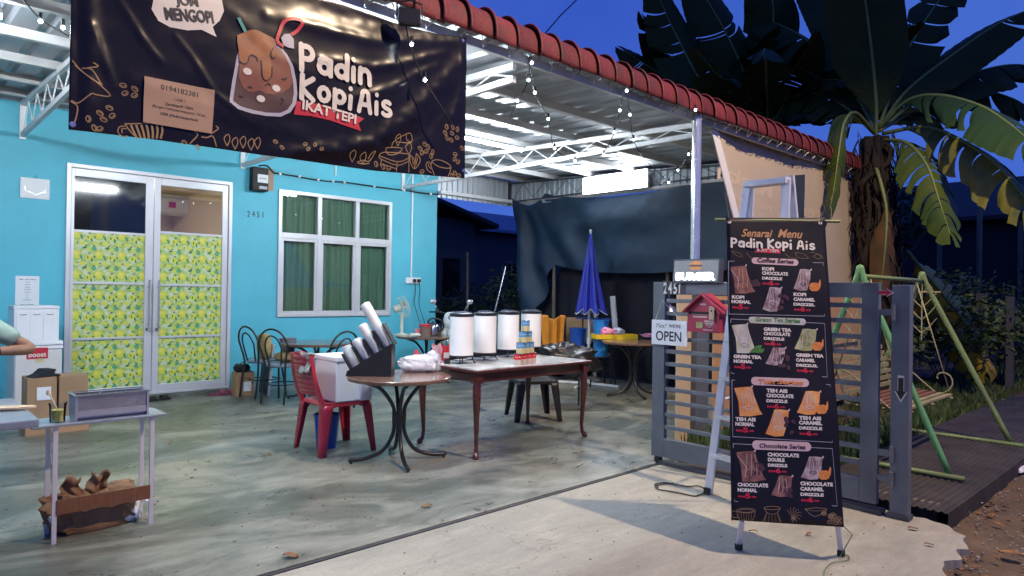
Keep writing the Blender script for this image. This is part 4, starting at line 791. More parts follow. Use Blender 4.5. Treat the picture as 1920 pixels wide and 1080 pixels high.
for (A, x0, y0, x1, y1, txt, mm, pm) in ((a1, 220, 262, 500, 308, 'Coffee Series', 'print_maroon', 'print_pink'), (a1, 202, 615, 545, 662, 'Green Tea Series', 'print_green', 'bag_white'), (a1, 215, 975, 560, 1032, 'Teh Series', 'print_orange', 'print_pink'), (a2, 205, 366, 527, 424, 'Chocolate Series', 'print_maroon', 'print_pink')):
    p0, p1 = MP.q(*A(x0, y1-8)), MP.q(*A(x1, y1+4)); h_ = MP.q(*A(x0, y0))[1]-p0[1]
    mb = MB(); v, f = rrect(0, 0, math.hypot(p1[0]-p0[0], p1[1]-p0[1]), h_, h_*.48); put(mb, (v, f), MP.fn, p0[0], p0[1], .002, math.atan2(p1[1]-p0[1], p1[0]-p0[0])); o_ = obj('heading_pill', mb, pm, ms, world=True)
    mb = MB(); MP.text(mb, txt, A(x0+(x1-x0)*.12, y1-17), A(x1-(x1-x0)*.10, y1-8), 8.5, .03, .0035, .12); obj('heading_lettering', mb, mm, o_, world=True)
def bagpic(A, pts, m, drizz=None):
    mb = MB(); MP.shape(mb, [(A(*p)) for p in pts], .002, 0); o_ = obj('drink_picture', mb, m, ms, world=True)
    xs_ = [p[0] for p in pts]; ys_ = [p[1] for p in pts]; cx, cy = sum(xs_)/len(xs_), sum(ys_)/len(ys_); w_, h_ = max(xs_)-min(xs_), max(ys_)-min(ys_)
    mb = MB()
    for k in range(5): MP.line(mb, [A(cx+(k-2)*w_*.05, min(ys_)+h_*.06), A(cx+(k-2)*w_*.10, cy-h_*.12), A(cx+(k-2)*w_*.12+4, cy+h_*.05)], .0018, .003)
    hl = MB(); [MP.line(hl, [A(cx+(k-1)*w_*.13, min(ys_)+h_*.10), A(cx+(k-1)*w_*.17+3, cy-h_*.02), A(cx+(k-1)*w_*.2, cy+h_*.30)], .0022, .0034) for k in range(3)]; MP.line(hl, [A(xs_[0]+6, ys_[0]+h_*.1), A(cx-w_*.18, cy), A(cx-w_*.20, cy+h_*.35)], .003, .0034); MP.shape(hl, [A(pts[2][0]-7, pts[2][1]+4), A(pts[2][0], pts[2][1]-8), A(pts[2][0]+7, pts[2][1]-6), A(pts[2][0]+4, pts[2][1]+5)], .003, 0); obj('highlight', hl, 'print_pink', o_, world=True)
    MP.line(mb, [A(cx-w_*.16, cy+h_*.18), A(cx, cy+h_*.13), A(cx+w_*.18, cy+h_*.2), A(cx, cy+h_*.26), A(cx-w_*.16, cy+h_*.18)], .003, .003); obj('shading', mb, drizz or 'print_maroon', o_, world=True)
L_ = lambda x, y, w, h: [(x, y+h*.05), (x+w*.25, y+h*.02), (x+w*.62, y), (x+w*.70, y+h*.3), (x+w*.9, y+h*.8), (x+w, y+h*.93), (x+w*.6, y+h), (x+w*.2, y+h*.99), (x+w*.16, y+h*.5)]
Rr = lambda x, y, w, h: [(x+w*.38, y+h*.03), (x+w*.6, y+h*.02), (x+w, y+h*.06), (x+w*.96, y+h*.5), (x+w*.78, y+h*.98), (x+w*.4, y+h), (x, y+h*.9), (x+w*.2, y+h*.5)]
bagpic(a1, L_(92, 312, 150, 166), 'bag_coffee', 'print_orange'); bagpic(a1, Rr(285, 436, 112, 150), 'bag_pale'); bagpic(a1, Rr(470, 328, 104, 134), 'bag_pale')
bagpic(a1, L_(100, 660, 150, 176), 'bag_white', 'print_lilac'); bagpic(a1, Rr(300, 796, 120, 112), 'bag_pale'); bagpic(a1, Rr(474, 684, 134, 136), 'bag_green', 'print_green')
bagpic(a2, L_(104, 74, 156, 162), 'bag_tea', 'print_white'); bagpic(a2, Rr(276, 194, 126, 152), 'bag_tea', 'print_white'); bagpic(a2, Rr(446, 94, 128, 134), 'bag_tea', 'print_white')
bagpic(a2, L_(116, 424, 164, 170), 'bag_coffee'); bagpic(a2, Rr(306, 556, 116, 120), 'bag_coffee'); bagpic(a2, Rr(470, 452, 118, 130), 'bag_pale')
def swirl(mb):
    for A, x, y in ((a1, 595, 438), (a1, 612, 792), (a2, 580, 198), (a2, 596, 556)):
        pts = [A(x+r_*math.cos(t), y+r_*.85*math.sin(t)) for t, r_ in [(2*PI*k/16, 33 if k % 4 else 29) for k in range(16)]]; MP.shape(mb, pts, .0025, 0); MP.line(mb, [A(x+r_*math.cos(k*.6), y+r_*math.sin(k*.6)) for k, r_ in [(j, 4+j*1.7) for j in range(13)]], .002, .0045)
        MP.shape(mb, [A(x+22, y-10), A(x+32, y-45), A(x+38, y-30), A(x+34, y+5)], .0025, 2)
mprint('caramel_swirls', 'print_orange', swirl)
def beans(mb):
    rr = random.Random(8)
    for A, x, y, s_ in ((a1, 405, 530, 1), (a1, 245, 420, .6), (a1, 410, 890, 1.1), (a2, 400, 290, 1), (a2, 410, 650, 1.2), (a2, 240, 520, .7)):
        for k in range(7): c = MP.q(*A(x+rr.uniform(-28, 28)*s_, y+rr.uniform(-42, 42)*s_)); put(mb, ellp(c[0], c[1], .014, .010, 10, 0, rr.uniform(0, 3)), MP.fn, 0, 0, .0022+k*.0002)
mprint('bean_pictures', 'print_maroon', beans)
mprint('leaf_picture', 'print_green', lambda mb: [MP.shape(mb, [a1(x, y), a1(x+20, y-22), a1(x+55, y-24), a1(x+40, y)], .0025, 2) for x, y in ((205, 830), (225, 812), (240, 832))])
def frames(mb):
    for A, pts in ((a1, ((95, 630), (656, 655), (670, 975), (97, 955))), (a1, ((82, 285), (650, 292), (655, 612), (85, 600))), (a2, ((92, 38), (630, 62), (640, 378), (98, 346))), (a2, ((100, 385), (640, 412), (668, 725), (108, 700)))):
        MP.line(mb, [A(*p) for p in pts]+[A(*pts[0])], .0028, .0012, 0)
mprint('box_outlines', 'print_lilac', frames)
def foot_art(mb):
    def ln(P, w_=.0022, k=4): MP.line(mb, [a2(*p) for p in P], w_, .002, k)
    def ov(cx, cy, rx, ry, n=16): return [(cx+rx*math.cos(2*PI*i/n), cy+ry*math.sin(2*PI*i/n)) for i in range(n+1)]
    ln(ov(170, 750, 50, 13)); ln(ov(170, 752, 40, 8)); ln([(120, 752), (126, 785), (140, 806)]); ln([(220, 752), (214, 785), (200, 808)]); ln([(122, 758), (98, 752), (90, 770), (104, 788), (126, 786)]); [ln([(130+k*14, 765), (136+k*12, 805)], .0015) for k in range(6)]
    ln(ov(312, 736, 44, 9)); ln([(268, 738), (282, 762), (270, 790), (262, 812)]); ln([(356, 738), (342, 762), (352, 790), (362, 818)]); ln([(282, 762), (312, 770), (342, 764)]); [ln([(278+k*16, 775), (276+k*19, 812)], .0015) for k in range(5)]
    for a in range(9): t_ = -2.5+a*.5; ln([(425, 795), (425+30*math.cos(t_), 775+30*math.sin(t_)), (425+48*math.cos(t_+.15), 775+42*math.sin(t_+.15))], .0018)
    ln(ov(425, 795, 10, 7)); ln([(490, 742), (545, 782), (610, 745), (552, 735), (490, 742)]); ln([(490, 742), (550, 752), (610, 745)], .0015)
    rr = random.Random(2)
    for k in range(14):
        x, y = 590+rr.uniform(0, 92), 762+rr.uniform(0, 56); ln(ov(x, y, 13, 9, 10), .0022, 0); ln([(x-9, y+2), (x, y-2), (x+9, y+1)], .0015)
    for P in ([(100, 225), (128, 250), (165, 262), (150, 238), (100, 225)], [(190, 232), (205, 255), (222, 270)], [(420, 238), (450, 262), (490, 268)], [(480, 230), (530, 240), (560, 265), (500, 262), (480, 230)], [(570, 228), (620, 240), (648, 268)], [(590, 255), (612, 242), (640, 250), (622, 270), (590, 255)]): MP.line(mb, [a1(*p) for p in P], .0016, .002, 4)
mprint('gold_line_art', 'banner_gold', foot_art)
# frame of the stand: two front legs, rod, eyelets, rear strut
for (fp, tp) in (((1385, 1030), (1392, 978)), ((1577, 1042), (1572, 984))):
    f_ = W(fp[0], fp[1], 2, 0.0); x_, y_ = MP.q(*tp); t_ = MP.fn(x_, y_, -.02); up = MP.fn(x_, mt-.05, -.02)
    mb = MB(); mb.beam(f_+Vector((0, 0, .03)), t_, .026, .018); mb.beam(t_, up, .020, .014); o_ = obj('leg', mb, 'alu_white', ms, world=True)
    mb = MB(); mb.box(f_+Vector((0, 0, .015)), (.028, .032, .032)); obj('rubber_foot', mb, 'rubber', o_, world=True)
mid = MP.fn(mw*.5, mt*.98, -.03); back = Vector(((mBL.x+mBR.x)/2, (mBL.y+mBR.y)/2, 0))-Vector(MP.n.x and (MP.n.x, MP.n.y, 0) or (0, 0, 0)).normalized()*1.0
mb = MB(); mb.beam(mid, back+Vector((0, 0, .005)), .02, .014); obj('rear_leg', mb, 'alu_white', ms, world=True)
a_, b_ = MP.q(1342, 410), MP.q(1577, 413)
mb = MB(); mb.tube([MP.fn(a_[0], a_[1], -.012), MP.fn(b_[0], b_[1], -.012)], .009, 8); obj('top_rod', mb, 'olive_paint', ms, world=True)
for px, py, qx, qy in ((1368, 416, 1361, 360), (1539, 417, 1553, 372)):
    c = MP.q(px, py); mb = MB(); put(mb, ellp(c[0], c[1], .011, .009, 12), MP.fn, 0, 0, .003); e_ = obj('eyelet', mb, 'print_white', ms, world=True)
    g = MP.q(qx, qy); mb = MB(); mb.tube([MP.fn(c[0], c[1], .004), MP.fn(g[0], g[1], 0)], .003, 5); obj('tie_cord', mb, 'cable_black', ms, world=True)
# ------------------------------------------------------------------ beige banner seen from behind
QP = Plane((0, 3.86, 0), (1, 0, 0), (0, 0, 1), lambda x, y: 0.03*math.sin(x*1.8+y)+0.012*math.sin(x*5+y*4))
bg_ = thing('beige_banner', (8.6, 3.86, 1.2), 'beige banner with reversed pale script hanging right of the chrome post', 'banner')
tl = [QP.q(*p) for p in ((1318, 212), (1400, 244), (1460, 272), (1520, 292), (1590, 302))]; bl = [QP.q(*p) for p in ((1400, 520), (1450, 535), (1500, 545), (1560, 555), (1607, 560))]
def ql(P, u): i = min(3, int(u*4)); t = u*4-i; return P[i][0]*(1-t)+P[i+1][0]*t, P[i][1]*(1-t)+P[i+1][1]*t
mb = MB()
def qf(u, v): a, b = ql(tl, u), ql(bl, u); return QP.fn(b[0]+(a[0]-b[0])*v, b[1]+(a[1]-b[1])*v)
mb.grid(qf, 80, 50); obj('sheet', mb, 'beige_canvas', bg_, world=True, smooth='all', solid=.002)
mb = MB(); mb.grid(lambda u, v: (lambda p: (p[0], p[1]-.012, p[2]))(qf(u*.045, v)), 3, 40); obj('hem', mb, 'white_plastic', bg_, world=True, smooth='all')
mb = MB(); QP.text(mb, 'Young', (1335, 262), (1420, 300), 42, .02, .004, .3, 1, .1, True); QP.text(mb, 'Sedap', (1430, 292), (1545, 330), 36, .02, .004, .3, 1, .1, True)
QP.text(mb, 'Masakan', (1340, 335), (1450, 372), 34, .03, .004, 0, 1, .1, True); QP.text(mb, 'nasi kopi', (1365, 378), (1450, 400), 20, .02, .004, 0, 1, .1, True); QP.text(mb, 'western', (1490, 400), (1575, 425), 22, .02, .004, 0, 1, .1, True); QP.text(mb, 'kopi', (1425, 445), (1475, 460), 20, .02, .004, 0, 1, .1, True)
obj('reversed_lettering', mb, 'beige_print', bg_, world=True)
# ================================================================== GATE AND ITS THINGS
GX = 4.75
g = thing('gate', (GX, 2.4, 0), 'grey steel gate leaf with horizontal slats folded open beside the menu stand', 'gate')
def gp(px, py): return W(px, py, 0, GX)
zt, zb = 1.49, 0.06; yA, yB = 3.28, 1.55           # far (wheel) end, near end
def gb(name, lo, hi, par=g, m='gate_grey', bev=.003): mb = MB(); mb.b2(lo, hi); return obj(name, mb, m, par, world=True, bevel=bev)
fw_ = .115
gb('frame_stile', (GX-.025, yA-fw_, zb), (GX+.025, yA, zt)); gb('frame_stile', (GX-.025, yB, zb), (GX+.025, yB+.105, zt))
gb('frame_rail', (GX-.024, yB+.106, zt-.10), (GX+.024, yA-fw_-.001, zt)); gb('frame_rail', (GX-.024, yB+.106, zb), (GX+.024, yA-fw_-.001, zb+.155))
n = 11; slat0 = None
for i in range(n):
    z = zb+.155+(zt-.10-zb-.155)*(i+.75)/(n+.4)
    if slat0 is None: slat0 = gb('slat', (GX-.012, yB+.106, z), (GX+.012, yA-fw_-.001, z+.032)); z00 = z
    else: instance('slat', slat0, g, (0, 0, z-z00))
mb = MB(); mb.b2((GX-.02, yA-.075, .035), (GX+.02, yA-.035, .06)); mb.lathe([(.032, -.014), (.032, .014)], (GX, yA-.055, .033), 16, Matrix.Rotation(PI/2, 3, 'X')@Matrix.Rotation(PI/2, 3, 'Y')); obj('wheel', mb, 'rubber', g, world=True)
# second leaf seen end on, with hinges and arrow stickers
g2 = thing('gate_post', (GX+.02, 1.43, 0), 'dark grey gate post with red and black arrow stickers beside the gate', 'gate post')
mb = MB(); mb.b2((GX-.02, 1.37, 0.03), (GX+.05, 1.475, 1.475)); obj('post', mb, 'gate_grey', g2, world=True, bevel=.003)
for z in (.24, .40, 1.30): mb = MB(); mb.b2((GX-.022, 1.475, z-.02), (GX+.0, 1.549, z+.02)); mb.tube([(GX-.03, 1.462, z-.05), (GX-.03, 1.462, z+.05)], .013, 8); obj('hinge', mb, 'gate_grey', g2, world=True)
def arrow(z, y, ang, m, nm, L, wd):
    for k, (mm, s_) in enumerate((('print_white', 1.0), (m, .82))):
        P = [(-L/2, -wd/4), (L*.1, -wd/4), (L*.1, -wd/2), (L/2, 0), (L*.1, wd/2), (L*.1, wd/4), (-L/2, wd/4)]; c, s2 = math.cos(ang), math.sin(ang)
        mb = MB(); mb.add([(GX-.0225-.001*k-.001, y-(x*c-q*s2)*s_, z+(x*s2+q*c)*s_) for x, q in P], [tuple(range(7))]); obj(nm, mb, mm, g2, world=True)
arrow(.82, 1.415, -PI/2, 'print_dark', 'arrow_sticker', .17, .075); arrow(1.425, 1.515, 0, 'print_red', 'arrow_sticker', .11, .055)
mb = MB(); mb.b2((GX-.03, 1.36, .0), (GX+.06, 1.49, .028)); mb.b2((GX-.03, 1.52, .0), (GX+.06, 3.2, .028)); t = thing('steel_channel', (GX, 2.0, 0), 'low dark steel channel lying on the ground under the gate', 'channel'); obj('channel', mb, 'dark_grey', t, world=True)
# house number plate on the gate
p = gp(1248, 550)
t = thing('number_plate', (GX-.03, p.y, p.z), 'large white number 2451 on the top rail of the gate', 'house number')
for i, ch in enumerate('2451'):
    mb = MB(); put(mb, text2d(ch, .125, .02, sx=.62), lambda x, y, l: (0, -x, y)); obj('digit', mb, 'print_white', t, loc=(0, -i*.047+(.008 if i == 3 else 0), 0), solid=.012)
mb = MB(); mb.b2((.003, -.20, -.005), (.006, .01, .10)); obj('plate', mb, 'dark_grey', t)
# lit burger sign
a_, b_ = gp(1268, 487), gp(1355, 531)
t = thing('lit_sign', (GX, (a_.y+b_.y)/2, 1.495), 'small lit shop sign with a burger picture standing on the gate', 'sign')
y0, y1 = b_.y, a_.y; SP = Plane((GX-.055, y1, b_.z), (0, -1, 0), (.10, 0, 1))
sw, sh = y1-y0, a_.z-b_.z
mb = MB(); mb.prism([(0, 0), (sw, 0), (sw, sh), (0, sh)], lambda x, y, l: SP.fn(x, y, l), -.06, 0); obj('box', mb, 'dark_grey', t, world=True, bevel=.004)
mb = MB(); mb.prism([(.012, .012), (sw-.012, .012), (sw-.012, sh-.012), (.012, sh-.012)], lambda x, y, l: SP.fn(x, y, l), .0005, .003); obj('face', mb, 'sign_face', t, world=True)
mb = MB(); v, f = text2d('BURGER', 1, .05, 0, space=1.0); xm = max(q[0] for q in v); ym = max(q[1] for q in v); put(mb, ([(x/xm*sw*.84, y/ym*sh*.30) for x, y in v], f), SP.fn, sw*.08, sh*.14, .005); obj('glowing_lettering', mb, 'glow_sign', t, world=True, solid=.004)
cx, cy, w_ = sw*.5, sh*.70, sw*.135
for nm, P, m, l in (('bun_picture', [(cx+w_*math.cos(k*PI/12), cy+.012+w_*.55*math.sin(k*PI/12)) for k in range(13)], 'print_orange', .004), ('patty_picture', [(cx-w_*1.05, cy-.002), (cx+w_*1.05, cy-.002), (cx+w_, cy+.010), (cx-w_, cy+.010)], 'print_maroon', .005), ('lower_bun_picture', [(cx-w_, cy-.004), (cx-w_*.8, cy-.026), (cx+w_*.8, cy-.026), (cx+w_, cy-.004)], 'print_orange', .004)):
    mb = MB(); put(mb, poly(P), SP.fn, 0, 0, l); obj(nm, mb, m, t, world=True)
# mailbox
a_, b_ = W(1291, 575, 0, GX-.195), W(1346, 625, 0, GX-.195)
t = thing('mailbox', (GX-.12, (a_.y+b_.y)/2, b_.z), 'red house shaped mailbox hanging on the gate', 'mailbox')
w_, h_, dp = a_.y-b_.y+.02, 1.33-b_.z, .15; hw = w_/2
mb = MB(); mb.prism([(-hw, 0), (hw, 0), (hw, h_-.06), (0, h_+.055), (-hw, h_-.06)], lambda y, z, x: (x, y, z), -dp/2, dp/2-.03); obj('box', mb, 'mail_red', t, bevel=.004)
mb = MB(); rfh = h_-.07
for s_ in (-1, 1): mb.beam((-.03, 0, h_+.066), (-.03, s_*(hw+.028), rfh-.010), dp+.05, .010, Vector((1, 0, 0)))
mb = MB()
for s_ in (-1, 1):
    P = [(0, h_+.074), (s_*(hw+.028), rfh+.004), (s_*(hw+.028), rfh-.008), (0, h_+.060)]; mb.prism(P if s_ > 0 else P[::-1], lambda y, z, x: (x, y, z), -dp/2-.035, dp/2-.02)
obj('roof', mb, 'mail_red', t)
mb = MB(); mb.b2((-dp/2-.004, -hw+.03, h_-.085), (-dp/2-.0005, hw-.02, h_-.065)); obj('slot', mb, 'rubber', t)
mb = MB(); mb.b2((-dp/2-.018, -hw+.035, h_*.45), (-dp/2-.001, -hw+.075, h_*.45+.10)); bh = obj('wooden_tag', mb, 'cream_board', t)
mb = MB(); mb.lathe([(.007, 0), (.007, .003)], (-dp/2-.019, -hw+.055, h_*.45+.065), 10, Matrix.Rotation(-PI/2, 3, 'Y')); obj('hole', mb, 'rubber', bh)
mb = MB()
for y, z, L_, hh in ((.03, .60, .13, .012), (.025, .50, .12, .012), (-.055, .36, .085, .012), (-.055, .29, .07, .010), (-.055, .24, .05, .010), (-.055, .17, .02, .030), (-.045, .07, .08, .010), (.0, .93, .05, .012)): mb.b2((-dp/2-.0035, y-L_/2, h_*z), (-dp/2-.0005, y+L_/2, h_*z+hh))
obj('white_marks', mb, 'print_pink', t)
mb = MB(); mb.b2((-dp/2-.003, -.0, h_*.14), (-dp/2-.0005, .055, h_*.14+.045)); obj('sticker', mb, 'bag_green', t)
mb = MB(); mb.b2((dp/2-.03, -.03, h_*.3), (dp/2+.02, .03, h_*.7)); obj('bracket', mb, 'dark_grey', t)
# open sign
a_, b_ = W(1222, 599, 0, GX-.05), W(1287, 650, 0, GX-.05)
t = thing('open_sign', (GX-.05, (a_.y+b_.y)/2, b_.z), 'white sign reading Yes We\'re OPEN hanging on the gate', 'sign')
OP = Plane((GX-.05, a_.y, b_.z), (0, -1, 0), (0, 0, 1)); sw, sh = a_.y-b_.y, a_.z-b_.z
mb = MB(); mb.prism([(0, 0), (sw, 0), (sw, sh), (0, sh)], lambda x, y, l: OP.fn(x, y, l), -.012, 0); obj('board', mb, 'paper', t, world=True, bevel=.003)
mb = MB()
def fit(mb, s_, x, y, w_, h_, bold, P, sh_=0):
    v, f = text2d(s_, 1, bold, sh_); x0, x1, y0, y1 = min(q[0] for q in v), max(q[0] for q in v), min(q[1] for q in v), max(q[1] for q in v); put(mb, ([((a-x0)/(x1-x0)*w_, (b-y0)/(y1-y0)*h_) for a, b in v], f), P.fn, x, y, .0015)
fit(mb, 'Yes!', sw*.14, sh*.69, sw*.30, sh*.17, 0, OP, .4); fit(mb, "WE'RE", sw*.50, sh*.71, sw*.34, sh*.14, .015, OP); fit(mb, 'OPEN', sw*.13, sh*.16, sw*.73, sh*.40, .015, OP); obj('lettering', mb, 'print_dark', t, world=True)
mb = MB(); mb.tube([OP.fn(sw*.1, sh*.95, .001), OP.fn(sw*.3, sh+.16, .0), OP.fn(sw*.9, sh*.95, .001)], .002, 5); mb.tube(smoothpts([OP.fn(sw*.98, sh*.9, .002), OP.fn(sw*1.08, sh*.5, .01), OP.fn(sw*1.02, sh*.2, .01)]), .0022, 5); obj('string', mb, 'print_white', t, world=True)
# glass lantern hanging behind the slats
p = W(1254, 600, 0, GX+.14)
t = thing('glass_lantern', (p.x, p.y, p.z-.06), 'upside down glass bottle lantern hanging behind the gate near the number plate', 'lantern')
mb = MB(); mb.lathe([(.055, 0), (.062, .05), (.06, .12), (.045, .15), (.018, .165), (.016, .19)], n=20, caps=False); obj('glass_body', mb, 'jar_glass', t, smooth='all')
mb = MB(); mb.lathe([(.068, .12), (.05, .165), (.016, .185), (.016, .20)], n=20); obj('cap', mb, 'steel', t, smooth=True)
mb = MB(); mb.tube([(0, 0, .2), (0, 0, .36)], .003, 6); obj('hanger', mb, 'steel', t)
# A-frame ladder
t = thing('step_ladder', (4.45, 2.3, 0), 'aluminium step ladder standing open behind the menu stand', 'ladder')
TL, TR = Vector((4.5, 2.33, 2.19)), Vector((4.5, 2.05, 2.19)); FL, FR = W(1328, 925, 2, 0), Vector((4.18, 1.98, 0)); BL_, BR_ = Vector((5.0, 2.55, 0)), Vector((4.98, 1.92, 0))
def lbeam(nm, a, b, w_=.055, h_=.024, par=t, m='alu_white'): mb = MB(); mb.beam(a, b, w_, h_, Vector((1, 0, .2))); return obj(nm, mb, m, par, world=True)
off = Vector((.03, 0, .02))
s1 = lbeam('stile', FL, TL-off); s2 = lbeam('stile', FR, TR-off); lbeam('rear_stile', BL_+Vector((-.2, 0, 0)), TL+off, .045); lbeam('rear_stile', BR_+Vector((-.2, 0, 0)), TR+off, .045)
for p_ in (FL, FR): mb = MB(); mb.box(p_+Vector((0, 0, .02)), (.06, .04, .045)); obj('rubber_foot', mb, 'rubber', s1 if p_ is FL else s2, world=True)
mb = MB(); mb.b2((4.43, 2.04, 2.15), (4.53, 2.34, 2.19)); obj('top_cap', mb, 'alu_white', t, world=True)
for k in range(1, 8):
    f_ = k/8; a = FL.lerp(TL-off, f_); b = FR.lerp(TR-off, f_); mb = MB(); mb.beam(a, b, .075, .022, Vector((0, 0, 1))); obj('step', mb, 'alu_white', t, world=True)
for f_ in (.25, .55): lbeam('rear_brace', (BL_+Vector((-.2, 0, 0))).lerp(TL+off, f_), (BR_+Vector((-.2, 0, 0))).lerp(TR+off, f_), .025, .015)
for A, B in ((FL.lerp(TL, .3), (BL_+Vector((-.2, 0, 0))).lerp(TL, .3)), (FR.lerp(TR, .3), (BR_+Vector((-.2, 0, 0))).lerp(TR, .3))): lbeam('spreader_bar', A, B, .02, .008)
# boards behind the gate
def ybox(name, m, pxl, pxr, Y, z0, z1, label, th=.02, grp=None, cat='board'):
    a, b = W(pxl, 700, 1, Y).x, W(pxr, 700, 1, Y).x; t = thing(name, ((a+b)/2, Y, 0), label, cat, grp); mb = MB(); mb.b2((a, Y-th/2, z0), (b, Y+th/2, z1)); obj('panel', mb, m, t, world=True, bevel=.003); return t, a, b
ybox('cream_board', 'cream_board', 1268, 1295, 3.46, 0.0, 1.52, 'narrow cream board standing upright behind the left end of the gate')
ybox('grey_post', 'gate_grey', 1297, 1320, 3.44, 0, 1.50, 'thick dark grey upright post behind the gate beside the plywood', .10, None, 'post')
for i, (l, r, zz) in enumerate(((1336, 1420, 1.38), (1421, 1500, 1.40), (1501, 1594, 1.42), (1596, 1640, 1.40))):
    ybox('plywood_sheet', 'plywood', l, r, 3.48+.012*(i % 2), 0.04, zz, ('orange plywood sheet behind the gate just left of the menu stand', 'orange plywood sheet standing behind the menu stand', 'orange plywood sheet behind the gate right of the menu stand', 'narrow orange plywood sheet nearest the banana trunk')[i], .015, 'plywood sheets behind the gate')
# cable loop on the apron, from the ladder foot
t = thing('ground_cable', (4.1, 2.7, 0), 'thin black cable lying in loops on the concrete before the gate', 'cable')
pts = [W(x, y, 2, .005) for x, y in ((1262, 906), (1240, 908), (1229, 912), (1236, 918), (1256, 921), (1282, 926), (1303, 930), (1318, 925), (1320, 916), (1308, 911), (1290, 912), (1272, 909), (1254, 906), (1243, 905), (1228, 908), (1234, 914))]
mb = MB(); mb.tube(smoothpts(pts, 5), .005, 6); obj('cable', mb, 'cable_black', t, world=True, smooth='all')
t = thing('stand_cord', (4.0, 1.25, 0), 'thin green cord trailing from the right foot of the menu stand', 'cord')
pts = [W(x, y, 2, .004) for x, y in ((1575, 1044), (1588, 1040), (1592, 1048), (1580, 1052), (1560, 1055), (1548, 1066), (1545, 1078), (1540, 1095))]
mb = MB(); mb.tube([MP.fn(mw-.01, .02, -.03)]+[MP.fn(mw+.05, -.04, -.03)]+smoothpts(pts, 4), .003, 5); obj('cord', mb, 'olive_paint', t, world=True)
# ================================================================== FURNITURE
def cabriole(mb, x, y, h, sx, sy):            # curved leg with a pad foot, bulging outward
    prof = [(h, .030, 0), (h*.93, .036, .004), (h*.75, .034, .006), (h*.45, .023, 0), (h*.18, .017, -.006), (h*.08, .018, 0), (h*.045, .026, .014), (h*.015, .028, .018), (0, .02, .016)]
    mb.tube([(x+sx*o, y+sy*o, z) for z, r_, o in prof], [r_ for z, r_, o in prof], 10)
lt = thing('long_table', (4.36, 4.66, 0), 'long dark red wooden table with a marbled white top under the white urns', 'table')
TX0, TX1, TY0, TY1, TH = 3.66, 5.07, 4.26, 5.08, .742
mb = MB(); mb.b2((TX0+.03, TY0+.03, TH-.115), (TX1-.03, TY1-.03, TH-.028)); obj('apron', mb, 'wood_red', lt, world=True, bevel=.006)
mb = MB(); mb.b2((TX0-.03, TY0-.03, TH-.028), (TX1+.03, TY1+.03, TH-.003)); obj('table_edge', mb, 'wood_red', lt, world=True, bevel=.008)
mb = MB(); mb.b2((TX0-.0, TY0-.0, TH-.003), (TX1+.0, TY1+.0, TH)); obj('tabletop', mb, 'marble', lt, world=True)
for x, sx in ((TX0+.03, -1), (TX1-.03, 1)):
    for y, sy in ((TY0+.035, -1), (TY1-.035, 1)): mb = MB(); cabriole(mb, x, y, TH-.10, sx, sy); mb.b2((x-.036, y-.036, TH-.115), (x+.036, y+.036, TH-.03)); obj('leg', mb, 'wood_red', lt, world=True, smooth=True)
def make_urn(x, y, label):
    t = thing('drink_urn', (x, y, TH), label, 'drink urn', 'white cylindrical drink urns on the long table'); r_ = .108; zb_ = .075
    mb = MB(); mb.lathe([(r_, zb_), (r_, zb_+.345)], n=36); obj('body', mb, 'white_enamel', t, smooth=True)
    mb = MB(); mb.lathe([(r_+.002, zb_+.345), (r_+.004, zb_+.36), (r_+.001, zb_+.372), (r_*.8, zb_+.380), (r_*.3, zb_+.384), (0.001, zb_+.384)], n=36); obj('lid', mb, 'black_metal', t, smooth=True)
    mb = MB(); mb.lathe([(r_*.62, zb_+.380), (r_*.62, zb_+.388), (r_*.5, zb_+.390), (.001, zb_+.390)], n=28); obj('lid_disc', mb, 'kettle_steel', t, smooth=True)
    mb = MB(); mb.lathe([(r_-.001, zb_-.012), (r_+.003, zb_-.010), (r_+.003, zb_)], n=36); obj('base_ring', mb, 'black_metal', t, smooth=True)
    for k in range(4):
        a = PI/4+k*PI/2; c, s_ = math.cos(a), math.sin(a); mb = MB(); mb.tube(smoothpts([(c*r_*.9, s_*r_*.9, zb_-.01), (c*r_*.98, s_*r_*.98, .04), (c*r_*1.1, s_*r_*1.1, .008), (c*r_*1.22, s_*r_*1.22, .006)]), .006, 6); obj('foot', mb, 'black_metal', t, smooth='all')
    mb = MB()
    for k in range(4):
        a = PI/4+k*PI/2; b = a+PI/2; mb.tube([(math.cos(a)*r_, math.sin(a)*r_, .03), (math.cos(b)*r_, math.sin(b)*r_, .03)], .004, 6)
    obj('stand_ring', mb, 'black_metal', t); mb = MB(); mb.tube([(0, r_, .10), (0, r_+.05, .10), (0, r_+.05, .075)], .011, 8); obj('tap', mb, 'black_plastic', t); return t
for (px, py), lb in zip(((868, 682), (912, 676), (956, 669), (999, 663)), ('leftmost white urn with a black lid on the long table', 'second white urn from the left, between two urns on the long table', 'third white urn from the left, behind the pyramid of cans', 'rightmost white urn on the long table, right behind the cans')):
    p = W(px, py, 2, TH+.0); make_urn(p.x+.02, p.y+.05, lb)
